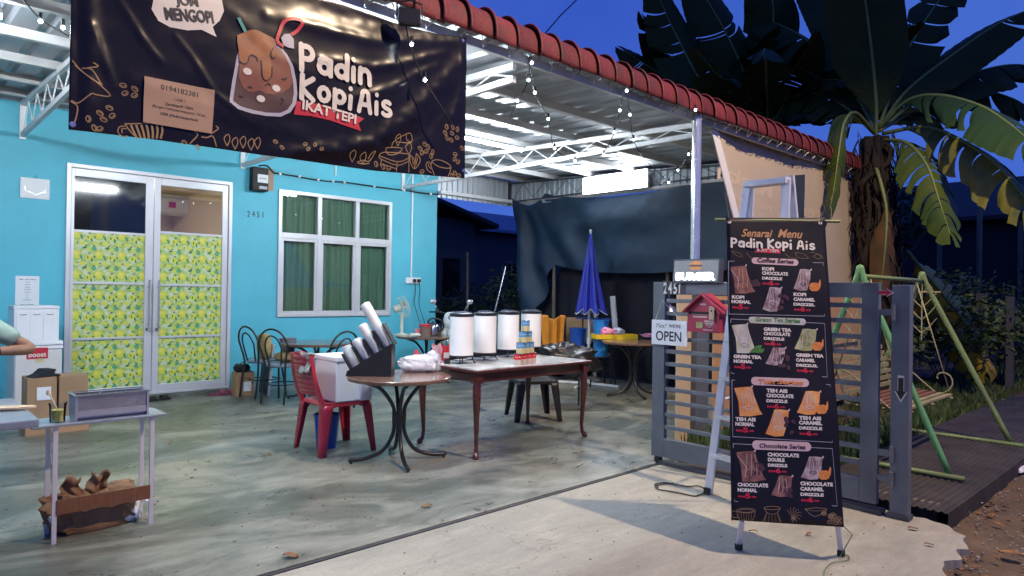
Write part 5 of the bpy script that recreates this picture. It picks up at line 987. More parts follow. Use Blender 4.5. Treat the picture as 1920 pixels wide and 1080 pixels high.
def make_can(x, y, z, top, bot, label, grp):
    t = thing('drink_can', (x, y, z), label, 'can', grp); r_, h_ = .0375, .098
    mb = MB(); mb.lathe([(r_, .002), (r_, h_*.5)], n=18); obj('lower_label', mb, bot, t, smooth=True)
    mb = MB(); mb.lathe([(r_, h_*.5), (r_, h_-.002)], n=18); obj('upper_label', mb, top, t, smooth=True)
    mb = MB(); mb.lathe([(r_+.0015, 0), (r_+.0015, .002)], n=18); mb.lathe([(r_+.0015, h_-.003), (r_+.0015, h_), (r_-.003, h_-.002), (.001, h_-.002)], n=18); obj('rim', mb, 'steel', t, smooth=True)
    mb = MB(); a = math.atan2(-y, -x)
    for k in range(-2, 3): mb.tube([((r_+.0006)*math.cos(a+k*.3), (r_+.0006)*math.sin(a+k*.3), h_*.72), ((r_+.0006)*math.cos(a+k*.3+.2), (r_+.0006)*math.sin(a+k*.3+.2), h_*.72+.004*(k % 2))], .003, 5)
    obj('label_mark', mb, 'print_white', t); return t
pa, pb = W(968, 686, 2, TH), W(1003, 681, 2, TH); dirv = (pb-pa); dirv.z = 0; dirv.normalize(); c0 = (pa+pb)/2; c0 = Vector((c0.x+.03, c0.y+.04, 0))
names = ['leftmost', 'second', 'third', 'rightmost']
for row, nn in enumerate((4, 3, 2, 1)):
    for i in range(nn):
        q = c0+dirv*((i-(nn-1)/2)*.078); red = row == 0
        lb = ('%s red and white can in the bottom row of the pyramid' % ['leftmost', 'second', 'third', 'rightmost'][i]) if red else (('%s blue and yellow can in the second row above the red cans' % ['left', 'middle', 'right'][i]) if row == 1 else (('%s blue and yellow can in the row of two under the top can' % ['left', 'right'][i]) if row == 2 else 'single blue and yellow can on top of the pyramid'))
        make_can(q.x, q.y, TH+row*.0982, 'can_red' if red else 'can_blue', 'can_white' if red else 'can_yellow', lb, 'cans stacked in a pyramid')
# ------------------------------------------------------------------ round pedestal tables
def round_table(x, y, r_, h, label, rot=0, spread=.42, m='table_laminate'):
    t = thing('round_table', (x, y, 0), label, 'table', 'round tables with black metal pedestals', rot)
    mb = MB(); mb.lathe([(r_-.03, h-.035), (r_-.004, h-.030), (r_, h-.020), (r_, h-.006), (r_-.006, h)], n=56); obj('tabletop', mb, m, t, smooth=True)
    for k in range(4):
        a = k*PI/2+PI/4; c, s_ = math.cos(a), math.sin(a); P = [(c*.30, s_*.30, h-.045), (c*.16, s_*.16, h-.10), (c*.055, s_*.055, h-.24), (c*.042, s_*.042, h*.5), (c*.05, s_*.05, .22), (c*.13, s_*.13, .09), (c*.27, s_*.27, .035), (c*spread, s_*spread, .028)]
        mb = MB(); mb.tube(smoothpts(P, 6), .0165, 10); mb.tube([(c*(spread-.02), s_*(spread-.02), .03), (c*(spread-.02), s_*(spread-.02), 0)], .012, 8); obj('leg', mb, 'black_metal', t, smooth='all')
    mb = MB(); mb.lathe([(.05, h*.46), (.05, h*.54)], n=12); obj('collar', mb, 'black_metal', t, smooth=True); return t
RT = (3.17, 4.66); RH = .695
round_table(RT[0], RT[1], .42, RH, 'round brown table in front carrying the black cup rack', -.12+PI/8*0+.5, .40)
round_table(4.15, 7.95, .44, .71, 'round table by the window behind the red plastic chair', .2, .36)
round_table(6.08, 8.25, .46, .71, 'round table against the blue wall carrying the kettle', .1, .36)
round_table(7.55, 5.55, .42, .74, 'round table in the dark by the net carrying the yellow tray', .3, .38)
round_table(8.2, 7.25, .22, .47, 'small low round stool behind the umbrella pole', .3, .17)
# ------------------------------------------------------------------ cup rack
ck = thing('cup_rack', (3.0, 4.78, RH), 'black slanted cup rack holding four tubes of white cups', 'cup rack', rz=R(-43))
# local x runs along the picture's left-right, y away from the viewer
mb = MB(); side = [(-.21, 0), (.155, 0), (.155, .27), (-.20, .04)]
for yy in (-.085, .075): mb.prism(side, lambda x, z, t_, yy=yy: (x, yy+t_, z), 0, .010)
mb.b2((.147, -.075, 0), (.155, .075, .265)); mb.b2((-.21, -.075, 0), (.147, .075, .008)); obj('body', mb, 'black_plastic', ck)
dirc = Vector((-.50, 0, .866)).normalized()
upx = Vector((dirc.z, 0, -dirc.x)); Mx = Matrix((upx, Vector((0, 1, 0)), dirc)).transposed()
for i in range(5):
    f_ = i/4; bx = Vector((-.175+.33*f_, 0, .05+.235*f_)); mb = MB()
    for k in range(5): mb.box(bx+dirc*.06+Vector((0, (k-2)*.032, 0)), (.010, .022, .16+.03*(i > 2)), M=Mx)
    mb.box(bx+dirc*(.14+.015*(i > 2)), (.011, .15, .012), M=Mx); obj('divider', mb, 'black_plastic', ck)
for i, (L_, m, lb) in enumerate(((.20, 'clear_plastic', 'clear plastic lids stacked in the lowest slot of the cup rack'), (.20, 'white_plastic', 'short stack of white cups in the second slot of the cup rack'), (.27, 'white_plastic', 'medium stack of white cups in the third slot of the cup rack'), (.40, 'white_plastic', 'tallest stack of white cups in the top slot of the cup rack'))):
    f_ = (i+.5)/4; bb_ = ck.matrix_basis if False else None
    b0 = Vector((-.175+.33*f_, 0, .035+.235*f_)); ca, sa = math.cos(R(-43)), math.sin(R(-43)); wpos = Vector((3.0+b0.x*ca-b0.y*sa, 4.78+b0.x*sa+b0.y*ca, RH+b0.z))
    t = thing('cup_stack', wpos, lb, 'cups', 'cup stacks in the slanted rack', R(-43)); mb = MB(); prof = []; z = 0
    mb.lathe([(.030, 0), (.040, L_*.3), (.042, L_-.03), (.040, L_-.008), (.02, L_), (.001, L_)], n=20, M=Mx); obj('wrap', mb, m, t, smooth=True)
    mb = MB()
    for k in range(int(L_/.014)):
        z = .02+k*.0135
        if z < L_-.03: mb.lathe([(.0425, z), (.0432, z+.002), (.0425, z+.004)], n=20, M=Mx, caps=False)
    if mb.v: obj('cup_rims', mb, 'fridge_white' if i else 'clear_plastic', t, smooth='all')['kind'] = 'stuff'
# plastic bag of cups lying on the front table
def lump(mb, c, s_, seed, n=26, m=16, amp=.16, flat=.0):
    c = Vector(c); vs = []; fs = []
    for j in range(m+1):
        th = PI*j/m
        for i in range(n):
            ph = 2*PI*i/n; d = Vector((math.sin(th)*math.cos(ph), math.sin(th)*math.sin(ph), math.cos(th))); k = 1+amp*noise.noise(d*1.6+Vector((seed, 0, 0)))+amp*.6*noise.noise(d*5+Vector((0, seed, 0)))+amp*.35*noise.noise(d*12+Vector((0, seed, 3)))
            e = .75; q = Vector([math.copysign(abs(a)**e, a) for a in d]); p = Vector((q.x*s_[0], q.y*s_[1], q.z*s_[2]))*k; p.z = max(p.z, -s_[2]*(.92-flat)); vs.append(c+p)
    for j in range(m):
        for i in range(n): fs.append((j*n+i, (j+1)*n+i, (j+1)*n+(i+1) % n, j*n+(i+1) % n))
    return mb.add(vs, fs)
def onrt(px, py, z=RH): return W(px, py, 2, z)
p = onrt(790, 697); t = thing('cup_bag', (p.x, p.y+.02, RH), 'crinkled clear bag full of white cups lying on the front round table', 'plastic bag', None, R(-35))
mb = MB(); lump(mb, (0, 0, .068), (.172, .085, .072), 3.3, 60, 34, .24); obj('bag', mb, 'bag_film', t, smooth='all')
for y_, z_, x_, L_ in ((-.036, .044, -.01, .27), (.036, .044, 0, .26), (0, .098, -.015, .22)):
    mb = MB(); mb.lathe([(.030, -L_/2), (.037, -L_/2+.03), (.038, L_/2), (.034, L_/2+.004)], (x_, y_, z_), 18, Matrix.Rotation(PI/2, 3, 'Y')); [mb.lathe([(.038, -L_/2+.04+k*.02), (.0398, -L_/2+.042+k*.02), (.038, -L_/2+.045+k*.02)], (x_, y_, z_), 18, Matrix.Rotation(PI/2, 3, 'Y'), False) for k in range(int((L_-.05)/.02))]; obj('cup_sleeve', mb, 'white_plastic', t, smooth=True)
mb = MB(); lump(mb, (.10, .02, .115), (.045, .03, .055), 7.1, 20, 12, .4); obj('tied_end', mb, 'bag_poly', t, smooth='all')
for k, (px, lb) in enumerate(((817, 'left red and white foil pouch standing behind the bag of cups'), (834, 'right red foil pouch standing behind the bag of cups'))):
    p = onrt(px, 690-k*2, RH); t = thing('foil_pouch', (p.x+.07, p.y+.08, RH), lb, 'pouch', 'red foil pouches on the front table', R(-40+k*12))
    mb = MB(); mb.grid(lambda u, v: ((u-.5)*.10*(1-.15*v)+.006*math.sin(v*11+k), -.028*math.sin(PI*u)*(1-v*.8)+.004*math.sin(u*14+v*9), .005+v*(.20-.02*k)+.012*math.sin(u*9)*v), 12, 14); mb.grid(lambda u, v: ((u-.5)*.10*(1-.15*v)+.006*math.sin(v*11+k), .028*math.sin(PI*u)*(1-v*.8)+.004*math.sin(u*14+v*9), .005+v*(.20-.02*k)+.012*math.sin(u*9)*v), 12, 14); obj('pouch', mb, 'red_foil' if k == 0 else 'can_red', t, smooth='all')
    mb = MB(); mb.box((0, -.032, .10), (.05, .006, .05)); obj('label', mb, 'print_white', t)
p = onrt(779, 690); t = thing('sauce_bottle', (p.x+.10, p.y+.13, RH), 'dark sauce bottle with a red cap behind the bag of cups', 'bottle')
mb = MB(); mb.lathe([(.03, 0), (.031, .08), (.028, .10), (.014, .13)], n=18); obj('bottle', mb, 'glass_dark', t, smooth=True); mb = MB(); mb.lathe([(.028, .095), (.026, .115), (.016, .135), (.014, .15)], n=16); obj('cap', mb, 'print_red', t, smooth=True); mb = MB(); mb.lathe([(.0312, .06), (.0312, .085)], n=18); obj('label', mb, 'can_yellow', t, smooth=True)
p = onrt(757, 692); t = thing('round_tub', (p.x+.14, p.y+.20, RH), 'low white tub with a red label behind the black cup rack', 'tub'); mb = MB(); mb.lathe([(.055, 0), (.062, .035), (.062, .042)], n=22); obj('tub', mb, 'white_plastic', t, smooth=True); mb = MB(); mb.lathe([(.064, .030), (.064, .036)], n=22); obj('label', mb, 'print_red', t, smooth=True)
p = onrt(843, 692); t = thing('black_cup', (p.x-.015, p.y+.02, RH), 'small black cup at the right edge of the front round table', 'cup'); mb = MB(); mb.lathe([(.026, 0), (.031, .085), (.027, .085), (.024, .01)], n=18); obj('cup', mb, 'black_plastic', t, smooth=True)
# ------------------------------------------------------------------ red plastic chair with boxes
def plastic_chair(name, x, y, rz_, m, label, arms=False, back=True):
    t = thing(name, (x, y, 0), label, 'chair', None, rz_)   # faces local +x, back at -x
    sh = .42
    for sx, sy in ((1, 1), (1, -1), (-1, 1), (-1, -1)):
        tx, ty = sx*.175, sy*.185; fx, fy = sx*.235, sy*.235; mb = MB(); n_ = 7
        def lf(u, v, tx=tx, ty=ty, fx=fx, fy=fy, sx=sx, sy=sy):
            z = sh*(1-v); cx, cy = tx+(fx-tx)*v, ty+(fy-ty)*v; w_ = .060-.026*v; ang = (u*PI/2-PI/4)
            return (cx+sx*.0+sx*w_*(math.cos(ang)*.9-.6)-0*u, cy+sy*w_*(math.sin(ang)*.9)*.9+sy*w_*.0, z)
        P0 = [(-.5, .5), (.5, .5), (.5, -.5)]
        def lf2(u, v, tx=tx, ty=ty, fx=fx, fy=fy, sx=sx, sy=sy):
            z = sh*(1-v)+.0; cx, cy = tx+(fx-tx)*v, ty+(fy-ty)*v; w_ = .085-.040*v
            s_ = u*2; p = (-1+s_, 1) if s_ < 1 else (1, 1-(s_-1)) ; p = ((p[0]+0)*.5, p[1]*.5); k_ = 1 if s_ < 1 else 1
            if s_ < 1: q = (-.5+s_, .5)
            else: q = (.5, .5-(s_-1))
            return (cx+sx*q[0]*w_, cy+sy*q[1]*w_, z)
        mb.grid(lf2, 8, 10); obj('leg', mb, m, t, smooth=True, solid=.010)
    mb = MB(); mb.grid(lambda u, v: ((u-.5)*.44, (v-.5)*.44*(1-.08*(1-u)), sh+.012-.018*math.sin(PI*u)*math.sin(PI*v)+(.0 if .02 < u < .98 else -.02)), 20, 16); obj('seat', mb, m, t, smooth='all', solid=.008)
    mb = MB()
    for s_ in (-1, 1): mb.prism([(-.21, sh-.05+.02), (.21, sh-.05+.02), (.21, sh+.012), (-.21, sh+.012)] if False else [(-.20, sh-.055), (-.10, sh-.02), (.10, sh-.02), (.20, sh-.055), (.21, sh+.01), (-.21, sh+.01)], lambda a, z, q, s_=s_: (a, s_*.212+q, z), -.005, .005)
    mb.prism([(-.20, sh-.055), (-.10, sh-.02), (.10, sh-.02), (.20, sh-.055), (.205, sh+.01), (-.205, sh+.01)], lambda a, z, q: (.216+q, a, z), -.005, .005)
    obj('seat_skirt', mb, m, t)
    if back:
        def bk(z): return -.215-.10*(z-sh)/.42-.02*math.sin((z-sh)/.42*PI)
        for s_ in (-1, 1):
            mb = MB(); P = [Vector((bk(z), s_*(.205-.035*(z-sh)/.42), z)) for z in [sh-.02+k*.055 for k in range(9)]]
            for a, b in zip(P, P[1:]): mb.beam(a, b, .05, .028, Vector((1, 0, .2)))
            obj('back_post', mb, m, t)
        mb = MB(); mb.grid(lambda u, v: (bk(.80+v*.06)-.0, (u-.5)*(.35-.02*v), .80+v*(.045+.02*math.sin(PI*u))), 14, 4); obj('top_rail', mb, m, t, smooth='all', solid=.014)
        zz = [.50+k*.042 for k in range(8)]
        for z in zz:
            mb = MB(); mb.grid(lambda u, v, z=z: (bk(z+v*.026)-.035*math.sin(PI*u)+.0, (u-.5)*(.39-.03*(z-sh)/.42), z+v*.037), 12, 2); obj('back_slat', mb, m, t, smooth='all', solid=.007)
    return t
rc = plastic_chair('plastic_chair', 2.98, 5.36, R(-2), 'red_plastic', 'red plastic chair holding white foam boxes by the front table')
t = thing('foam_box', (3.02, 5.34, .435), 'white foam box standing on the red plastic chair', 'foam box', None, R(-2))
mb = MB(); mb.b2((-.15, -.20, 0), (.17, .20, .34)); obj('box', mb, 'styrofoam', t, bevel=.012)
mb = MB(); mb.b2((-.158, -.208, .341), (.178, .208, .385)); obj('lid', mb, 'styrofoam', t, bevel=.010)
mb = MB(); mb.box((.0, -.2085+.0, .30), (.05, .002, .012)); mb.box((.02, -.2095, .25), (.01, .001, .01)); obj('label', mb, 'steel', t)
t = thing('plastic_tubs', (3.22, 5.22, .435), 'stack of clear white plastic tubs beside the foam box on the red chair', 'tubs'); mb = MB()
for k in range(3): mb.b2((-.02+k*.09, -.10, 0), (.06+k*.09, .08, .22-.02*k))
t.location.x -= .14; t.location.y -= .0; mb2 = MB(); mb2.b2((0, -.10, 0), (.12, .04, .20)); obj('tub', mb2, 'bag_poly', t, bevel=.01)
t = thing('check_cloth', W(576, 664, 0, 2.66), 'black and white checked cloth hung over the red chair back', 'cloth')
mb = MB(); mb.grid(lambda u, v: (-.0+(.05-.10*abs(v-.45)*2)*(1 if v > .45 else -1)*.7+.006*math.sin(u*14), (u-.5)*.17, .015*math.sin(PI*v)-abs(v-.45)*.28+.01*math.sin(u*7)), 14, 14); obj('cloth', mb, 'check_cloth', t, smooth='all', solid=.003)
t = thing('blue_bin', (2.95, 5.45, 0), 'blue plastic bin standing under the red chair', 'bin'); mb = MB(); mb.lathe([(.085, 0), (.11, .28), (.118, .285), (.118, .295), (.105, .295), (.082, .01)], n=26, caps=False); mb.lathe([(.083, .004), (.083, .006)], n=26); obj('bin', mb, 'blue_plastic', t, smooth=True)
bc = plastic_chair('black_plastic_chair', 5.35, 5.28, R(150), 'black_plastic', 'black plastic stool chair pushed under the long table', back=False)
# ------------------------------------------------------------------ bentwood chairs
def bentwood(x, y, rz_, label, m='black_metal'):
    t = thing('bentwood_chair', (x, y, 0), label, 'chair', 'black hoop back chairs', rz_); sh = .45   # faces +x, back at -x
    def hoop(w_, top, z0, n_=18):
        P = [(-.19, s*w_*.75, z0) for s in (-1,)]; out_ = []
        for k in range(n_+1):
            a = PI*k/n_; out_.append((-.21-.055*math.sin(a)-.02, -w_*math.cos(a), z0+(top-z0)*.55+(top-z0)*.45*math.sin(a)))
        return [(-.185, -w_*.72, z0)]+out_+[(-.185, w_*.72, z0)]
    mb = MB(); mb.tube(smoothpts([(-.235, -.15, 0), (-.205, -.15, .25)]+hoop(.185, .90, sh)+[(-.205, .15, .25), (-.235, .15, 0)], 3), .0125, 8); obj('back_hoop', mb, m, t, smooth='all')
    mb = MB(); mb.tube(smoothpts(hoop(.105, .82, sh+.01), 3), .010, 8); obj('inner_hoop', mb, m, t, smooth='all')
    for s in (-1, 1): mb = MB(); mb.tube(smoothpts([(.15, s*.15, sh), (.18, s*.165, .25), (.215, s*.18, 0)], 4), .0125, 8); obj('leg', mb, m, t, smooth='all')
    mb = MB(); mb.lathe([(.19, sh-.018), (.205, sh), (.20, sh+.022), (.16, sh+.03), (.001, sh+.03)], n=28); obj('seat', mb, 'table_grey', t, smooth=True)
    mb = MB(); mb.tube([(.18*math.cos(a), .165*math.sin(a), .22) for a in [2*PI*k/20 for k in range(21)]], .008, 6, False); obj('stretcher', mb, m, t, smooth='all'); return t
bentwood(3.72, 8.55, R(15), 'leftmost hoop back chair holding a gold cushion by the blue wall')
bentwood(3.72, 7.98, R(35), 'hoop back chair nearest the cardboard box, in front of the gold cushion')
bentwood(4.0, 7.28, R(95), 'hoop back chair with its back to us behind the red chair')
bentwood(8.0, 6.55, R(160), 'hoop back chair under the orange cloth in the dark corner')
p = W(555, 680, 1, 8.05)
t = thing('gold_cushion', (3.80, 8.50, .482), 'gold patterned cushion propped on the leftmost hoop back chair', 'cushion'); mb = MB(); lump(mb, (-.10, 0, .16), (.055, .17, .17), 2.2, 24, 14, .1); obj('cushion', mb, 'gold_cushion', t, smooth='all')
t = thing('gold_cushion', (3.84, 8.08, .482), 'gold cushion lying flat on the nearer hoop back chair seat', 'cushion'); mb = MB(); lump(mb, (0, 0, .055), (.17, .17, .055), 5.2, 24, 14, .1); obj('cushion', mb, 'gold_cushion', t, smooth='all')
t = thing('wicker_basket', (3.95, 8.35, .49), 'grey woven basket standing on the chairs with gold cushions', 'basket'); mb = MB(); mb.lathe([(.075, 0), (.105, .26), (.098, .26), (.07, .01)], n=24, caps=False); mb.lathe([(.072, .004), (.072, .008)], n=24); obj('basket', mb, 'wicker', t, smooth=True); mb = MB(); mb.tube([(.108*math.cos(a), .108*math.sin(a), .262) for a in [2*PI*k/20 for k in range(21)]], .007, 6, False); obj('rim', mb, 'wicker', t, smooth='all')
t.location.z = .478
fold_t = thing('folded_table', (3.83, 8.72, 0), 'folded grey table top leaning against the blue wall chairs', 'table', None, 0); mb = MB(); A_, B_ = Vector((3.50, 8.62, .01)), Vector((3.50, 8.62, .66))
mb.box((0, 0, .33), (.02, .42, .66), M=Matrix.Rotation(R(-8), 3, 'Z')@Matrix.Rotation(R(5), 3, 'Y')); obj('top', mb, 'dark_grey', fold_t, bevel=.01)
mb = MB(); mb.box((-.028, -.215, .33), (.032, .018, .67), M=Matrix.Rotation(R(-8), 3, 'Z')@Matrix.Rotation(R(5), 3, 'Y')); obj('white_edge', mb, 'white_plastic', fold_t, bevel=.004)
# fan, kettle, box on the wall table
t = thing('table_fan', (5.75, 8.42, .71), 'beige electric fan on the round table before the window', 'fan', None, R(-20))
mb = MB(); mb.lathe([(.11, 0), (.11, .02), (.03, .04), (.022, .05), (.022, .34)], n=20); obj('stand', mb, 'fan_beige', t, smooth=True)
hz = .42; Mf = Matrix.Rotation(R(75), 3, 'Y')@Matrix.Rotation(0, 3, 'Z')
mb = MB(); mb.lathe([(.045, -.13), (.055, -.10), (.055, -.03)], (0, 0, hz), 18, Mf); obj('motor', mb, 'fan_beige', t, smooth=True)
mb = MB(); mb.lathe([(.03, .0), (.03, .04), (.02, .05)], (0, 0, hz), 16, Mf)
for k in range(3):
    a = k*2*PI/3; ca, sa = math.cos(a), math.sin(a); mb.add([Vector((0, 0, hz))+Mf@Vector(v) for v in ((ca*.03, sa*.03, .01), (ca*.13-sa*.05, sa*.13+ca*.05, .03), (ca*.15, sa*.15, .02), (ca*.12+sa*.05, sa*.12-ca*.05, .0))], [(0, 1, 2, 3)])
obj('blades', mb, 'fan_beige', t, solid=.003)
mb = MB()
for zz, rr_ in ((-.03, .16), (.05, .165), (.085, .10), (.085, .04)): mb.tube([Vector((0, 0, hz))+Mf@Vector((rr_*math.cos(a), rr_*math.sin(a), zz)) for a in [2*PI*k/24 for k in range(25)]], .0035 if zz > 0 else .005, 5, False)
for k in range(24):
    a = k*2*PI/24; mb.tube([Vector((0, 0, hz))+Mf@Vector(v) for v in ((.16*math.cos(a), .16*math.sin(a), -.03), (.165*math.cos(a), .165*math.sin(a), .05), (.10*math.cos(a), .10*math.sin(a), .085), (.03*math.cos(a), .03*math.sin(a), .09))], .0013, 4)
obj('guard', mb, 'fan_beige', t)
t = thing('electric_kettle', (6.22, 8.28, .71), 'steel electric kettle with a black handle on the round table by the wall', 'kettle', None, R(-35)); mb = MB(); mb.lathe([(.10, .01), (.105, .03), (.10, .12), (.085, .16), (.06, .175)], n=26); obj('body', mb, 'kettle_steel', t, smooth=True)
mb = MB(); mb.lathe([(.102, 0), (.102, .018)], n=26); mb.tube(smoothpts([(.10, 0, .05), (.155, 0, .12), (.13, 0, .22), (.0, 0, .255), (-.07, 0, .22), (-.07, 0, .17)]), .014, 8); mb.lathe([(.06, .172), (.05, .188), (.012, .19), (.014, .21)], n=18); obj('handle_and_lid', mb, 'black_plastic', t, smooth=True); mb = MB(); mb.tube([(-.09, 0, .11), (-.13, 0, .15)], [.022, .012], 10); obj('spout', mb, 'kettle_steel', t, smooth='all')
t = thing('snack_tin', (5.98, 8.16, .71), 'round green and red tin beside the kettle', 'tin'); mb = MB(); mb.lathe([(.085, 0), (.085, .15)], n=26); obj('tin', mb, 'box_green', t, smooth=True); mb = MB(); mb.lathe([(.088, .151), (.088, .175), (.08, .18), (.001, .18)], n=26); obj('lid', mb, 'print_red', t, smooth=True)
t = thing('paper_cup', (5.80, 8.10, .71), 'red and white paper cup between the fan and the tin', 'cup'); mb = MB(); mb.lathe([(.03, 0), (.042, .12)], n=18); obj('cup', mb, 'red_foil', t, smooth=True)
t = thing('small_bottle', (5.70, 8.0, .745), 'small white bottle lying on the round table beneath the fan', 'bottle'); mb = MB(); mb.tube([(-.10, 0, 0), (.04, -.02, 0), (.07, -.025, 0)], [.03, .03, .014], 12); obj('bottle', mb, 'fan_beige', t, smooth=True)
# ------------------------------------------------------------------ cardboard and shoes by the door
def carton(x, y, w_, d_, h_, rz_, label, z=0, open_=False, m='cardboard', grp=None):
    t = thing('cardboard_box', (x, y, z), label, 'cardboard box', grp, rz_); mb = MB(); mb.b2((-w_/2, -d_/2, 0), (w_/2, d_/2, h_-.003)); obj('body', mb, m, t, bevel=.004)
    for s_ in (-1, 1): mb = MB(); mb.b2((-w_/2+.001, min(0, s_*(d_/2))+.002, h_-.003), (w_/2-.001, max(0, s_*d_/2)-.002, h_)); obj('flap', mb, m, t)
    mb = MB(); mb.b2((-w_/2-.001, -.025, h_*.7), (w_/2+.001, .025, h_+.0015)); obj('tape', mb, 'notice_brown', t); return t
b3 = carton(3.55, 8.78, .235, .22, .30, R(-8), 'small brown carton with a printed label beside the door')
mb = MB(); mb.b2((-.02, -.113, .06), (.075, -.1105, .18)); obj('label', mb, 'paper', b3)
mb = MB(); q_ = Plane((-.09, -.1125, .19), (1, 0, 0), (0, 0, 1)); v, f = text2d('OhDear', 1, .01, .3); xm = max(a for a, b in v); mb = MB(); mb.add([(-.085+x/xm*.15, -.1125, .205+y/xm*.15+.01*x/xm) for x, y in v], f); obj('printed_script', mb, 'print_maroon', b3)
for x in (-.055, .09): mb = MB(); mb.b2((x-.010, -.113, .155), (x+.010, -.1105, .175)); obj('hand_hole', mb, 'rubber', b3)
t = thing('black_bag', (3.55, 8.78, .30), 'black cloth bag lying on top of the small brown carton', 'bag'); mb = MB(); lump(mb, (-.02, 0, .05), (.10, .09, .055), 9.1, 24, 14, .2); mb.tube(smoothpts([(-.06, -.03, .09), (-.02, -.03, .125), (.03, -.03, .09)]), .006, 6); obj('bag', mb, 'black_cloth', t, smooth='all')
def slipper(x, y, rz_, m, label, grp):
    t = thing('slipper', (x, y, 0), label, 'slipper', grp, rz_); mb = MB(); P = [(-.12, -.03), (-.06, -.04), (.04, -.045), (.11, -.035), (.13, 0), (.11, .04), (.04, .045), (-.06, .035), (-.12, .03), (-.135, 0)]
    mb.prism(P, lambda a, b, z: (a, b, z), .001, .024); obj('sole', mb, m, t, bevel=.004); mb = MB(); mb.grid(lambda u, v: (.0+v*.08, -.045+.09*u, .024+.035*math.sin(PI*u)), 8, 3); obj('strap', mb, m, t, smooth='all', solid=.006)
a_ = W(418, 740, 2, 0); slipper(a_.x-.05, a_.y, R(-20), 'slipper_pink', 'left pink patterned slipper on the floor by the door', 'pair of pink slippers'); slipper(a_.x+.07, a_.y+.03, R(-30), 'slipper_pink', 'right pink patterned slipper touching the small brown carton', 'pair of pink slippers')
a_ = W(287, 752, 2, 0); slipper(a_.x-.06, a_.y-.02, R(10), 'rubber', 'left black rubber sandal at the door step', 'pair of black sandals'); slipper(a_.x+.09, a_.y+.03, R(2), 'rubber', 'right black rubber sandal at the door step', 'pair of black sandals')
# fridge, small cabinet, cartons at the left
def xz(px, py, Y): return W(px, py, 1, Y)
FYf = 8.35; a_, b_ = xz(28, 642, FYf), xz(118, 642, FYf)
t = thing('small_fridge', ((a_.x+b_.x)/2, FYf+.27, 0), 'white small fridge with a red Boost sticker left of the door', 'fridge'); fw2 = (b_.x-a_.x); fh = a_.z
mb = MB(); mb.b2((-fw2/2, -.22, .02), (fw2/2, .27, fh-.03)); obj('body', mb, 'fridge_white', t, bevel=.006)
mb = MB(); mb.b2((-fw2/2+.003, -.265, .04), (fw2/2-.003, -.222, fh-.085)); obj('door', mb, 'fridge_white', t, bevel=.01)
mb = MB(); mb.b2((-fw2/2-.006, -.262, fh-.078), (fw2/2+.006, .27, fh-.045)); mb.b2((-fw2/2-.006, -.255, fh-.038), (fw2/2+.006, .27, fh)); obj('top_panel', mb, 'cream_board' if False else 'white_plastic', t, bevel=.004)
FP = Plane((t.location.x-fw2/2, FYf, 0), (1, 0, 0), (0, 0, 1))
s0, s1 = FP.q(50, 653), FP.q(90, 672); mb = MB(); mb.b2((s0[0]-fw2/2, -.2672, s1[1]), (s1[0]-fw2/2, -.2655, s0[1])); st = obj('sticker', mb, 'print_red', t)
mb = MB(); v, f = text2d('boost', 1, .03); xm = max(x for x, y in v); W_ = (s1[0]-s0[0])*.84; mb.add([(s0[0]-fw2/2+(s1[0]-s0[0])*.08+x/xm*W_, -.2685, s1[1]+.022+y/xm*W_) for x, y in v], f); obj('sticker_lettering', mb, 'print_white', st)
s2, s3 = FP.q(66, 672), FP.q(82, 679); mb = MB(); mb.b2((s2[0]-fw2/2, -.2672, s3[1]), (s3[0]-fw2/2, -.2655, s2[1]-.002)); obj('small_sticker', mb, 'can_yellow', t)
a_, b_ = xz(18, 574, FYf+.05), xz(112, 574, FYf+.05); cw = b_.x-a_.x
t = thing('white_cabinet', ((a_.x+b_.x)/2+.0, FYf+.25, fh), 'white three door countertop cabinet standing on the small fridge', 'cabinet'); ch = a_.z-fh
mb = MB(); mb.b2((-cw/2+.04, -.18, .0), (cw/2, .2, ch-.03)); obj('body', mb, 'white_plastic', t, bevel=.006); mb = MB(); mb.b2((-cw/2+.034, -.19, ch-.03), (cw/2+.004, .2, ch)); obj('top', mb, 'white_plastic', t, bevel=.006)
for k in range(3):
    x0 = -cw/2+.06+k*(cw-.08)/3; x1 = x0+(cw-.08)/3-.012; mb = MB(); mb.b2((x0, -.188, .02), (x1, -.1805, ch-.05)); d_ = obj('door', mb, 'white_plastic', t, bevel=.002); mb = MB(); mb.tube([((x0+x1)/2-.03, -.195, ch-.085), ((x0+x1)/2, -.197, ch-.090), ((x0+x1)/2+.03, -.195, ch-.085)], .003, 5); obj('handle', mb, 'steel', d_)
YC = 7.55; q0, q1, q2, q3 = W(50, 760, 1, YC), W(106, 760, 1, YC), W(111, 760, 1, YC), W(165, 760, 1, YC); zt_ = W(90, 708, 1, YC).z; zl_ = W(90, 797, 1, YC).z
carton((q0.x+q1.x)/2, YC+.15, q1.x-q0.x, .30, zt_-max(.1, zl_), R(0), 'left tall brown carton under the black cap by the fridge', z=max(.1, zl_), grp='large cartons by the door'); carton((q2.x+q3.x)/2, YC+.16, q3.x-q2.x, .30, zt_-max(.1, zl_), R(0), 'right tall brown carton beside the door with a lemon film', z=max(.1, zl_), grp='large cartons by the door')
carton((q0.x+q3.x)/2, YC+.16, q3.x-q0.x+.02, .34, max(.1, zl_)-.001, R(0), 'flat brown carton lying under the two tall cartons', grp='large cartons by the door')
q9 = W(80, 738, 1, YC); t = thing('paper_note', (q9.x, YC-.005, q9.z), 'small white paper note stuck on the left tall carton', 'note'); mb = MB(); mb.b2((-.045, 0, -.06), (.065, .003, .06)); obj('sheet', mb, 'paper', t)
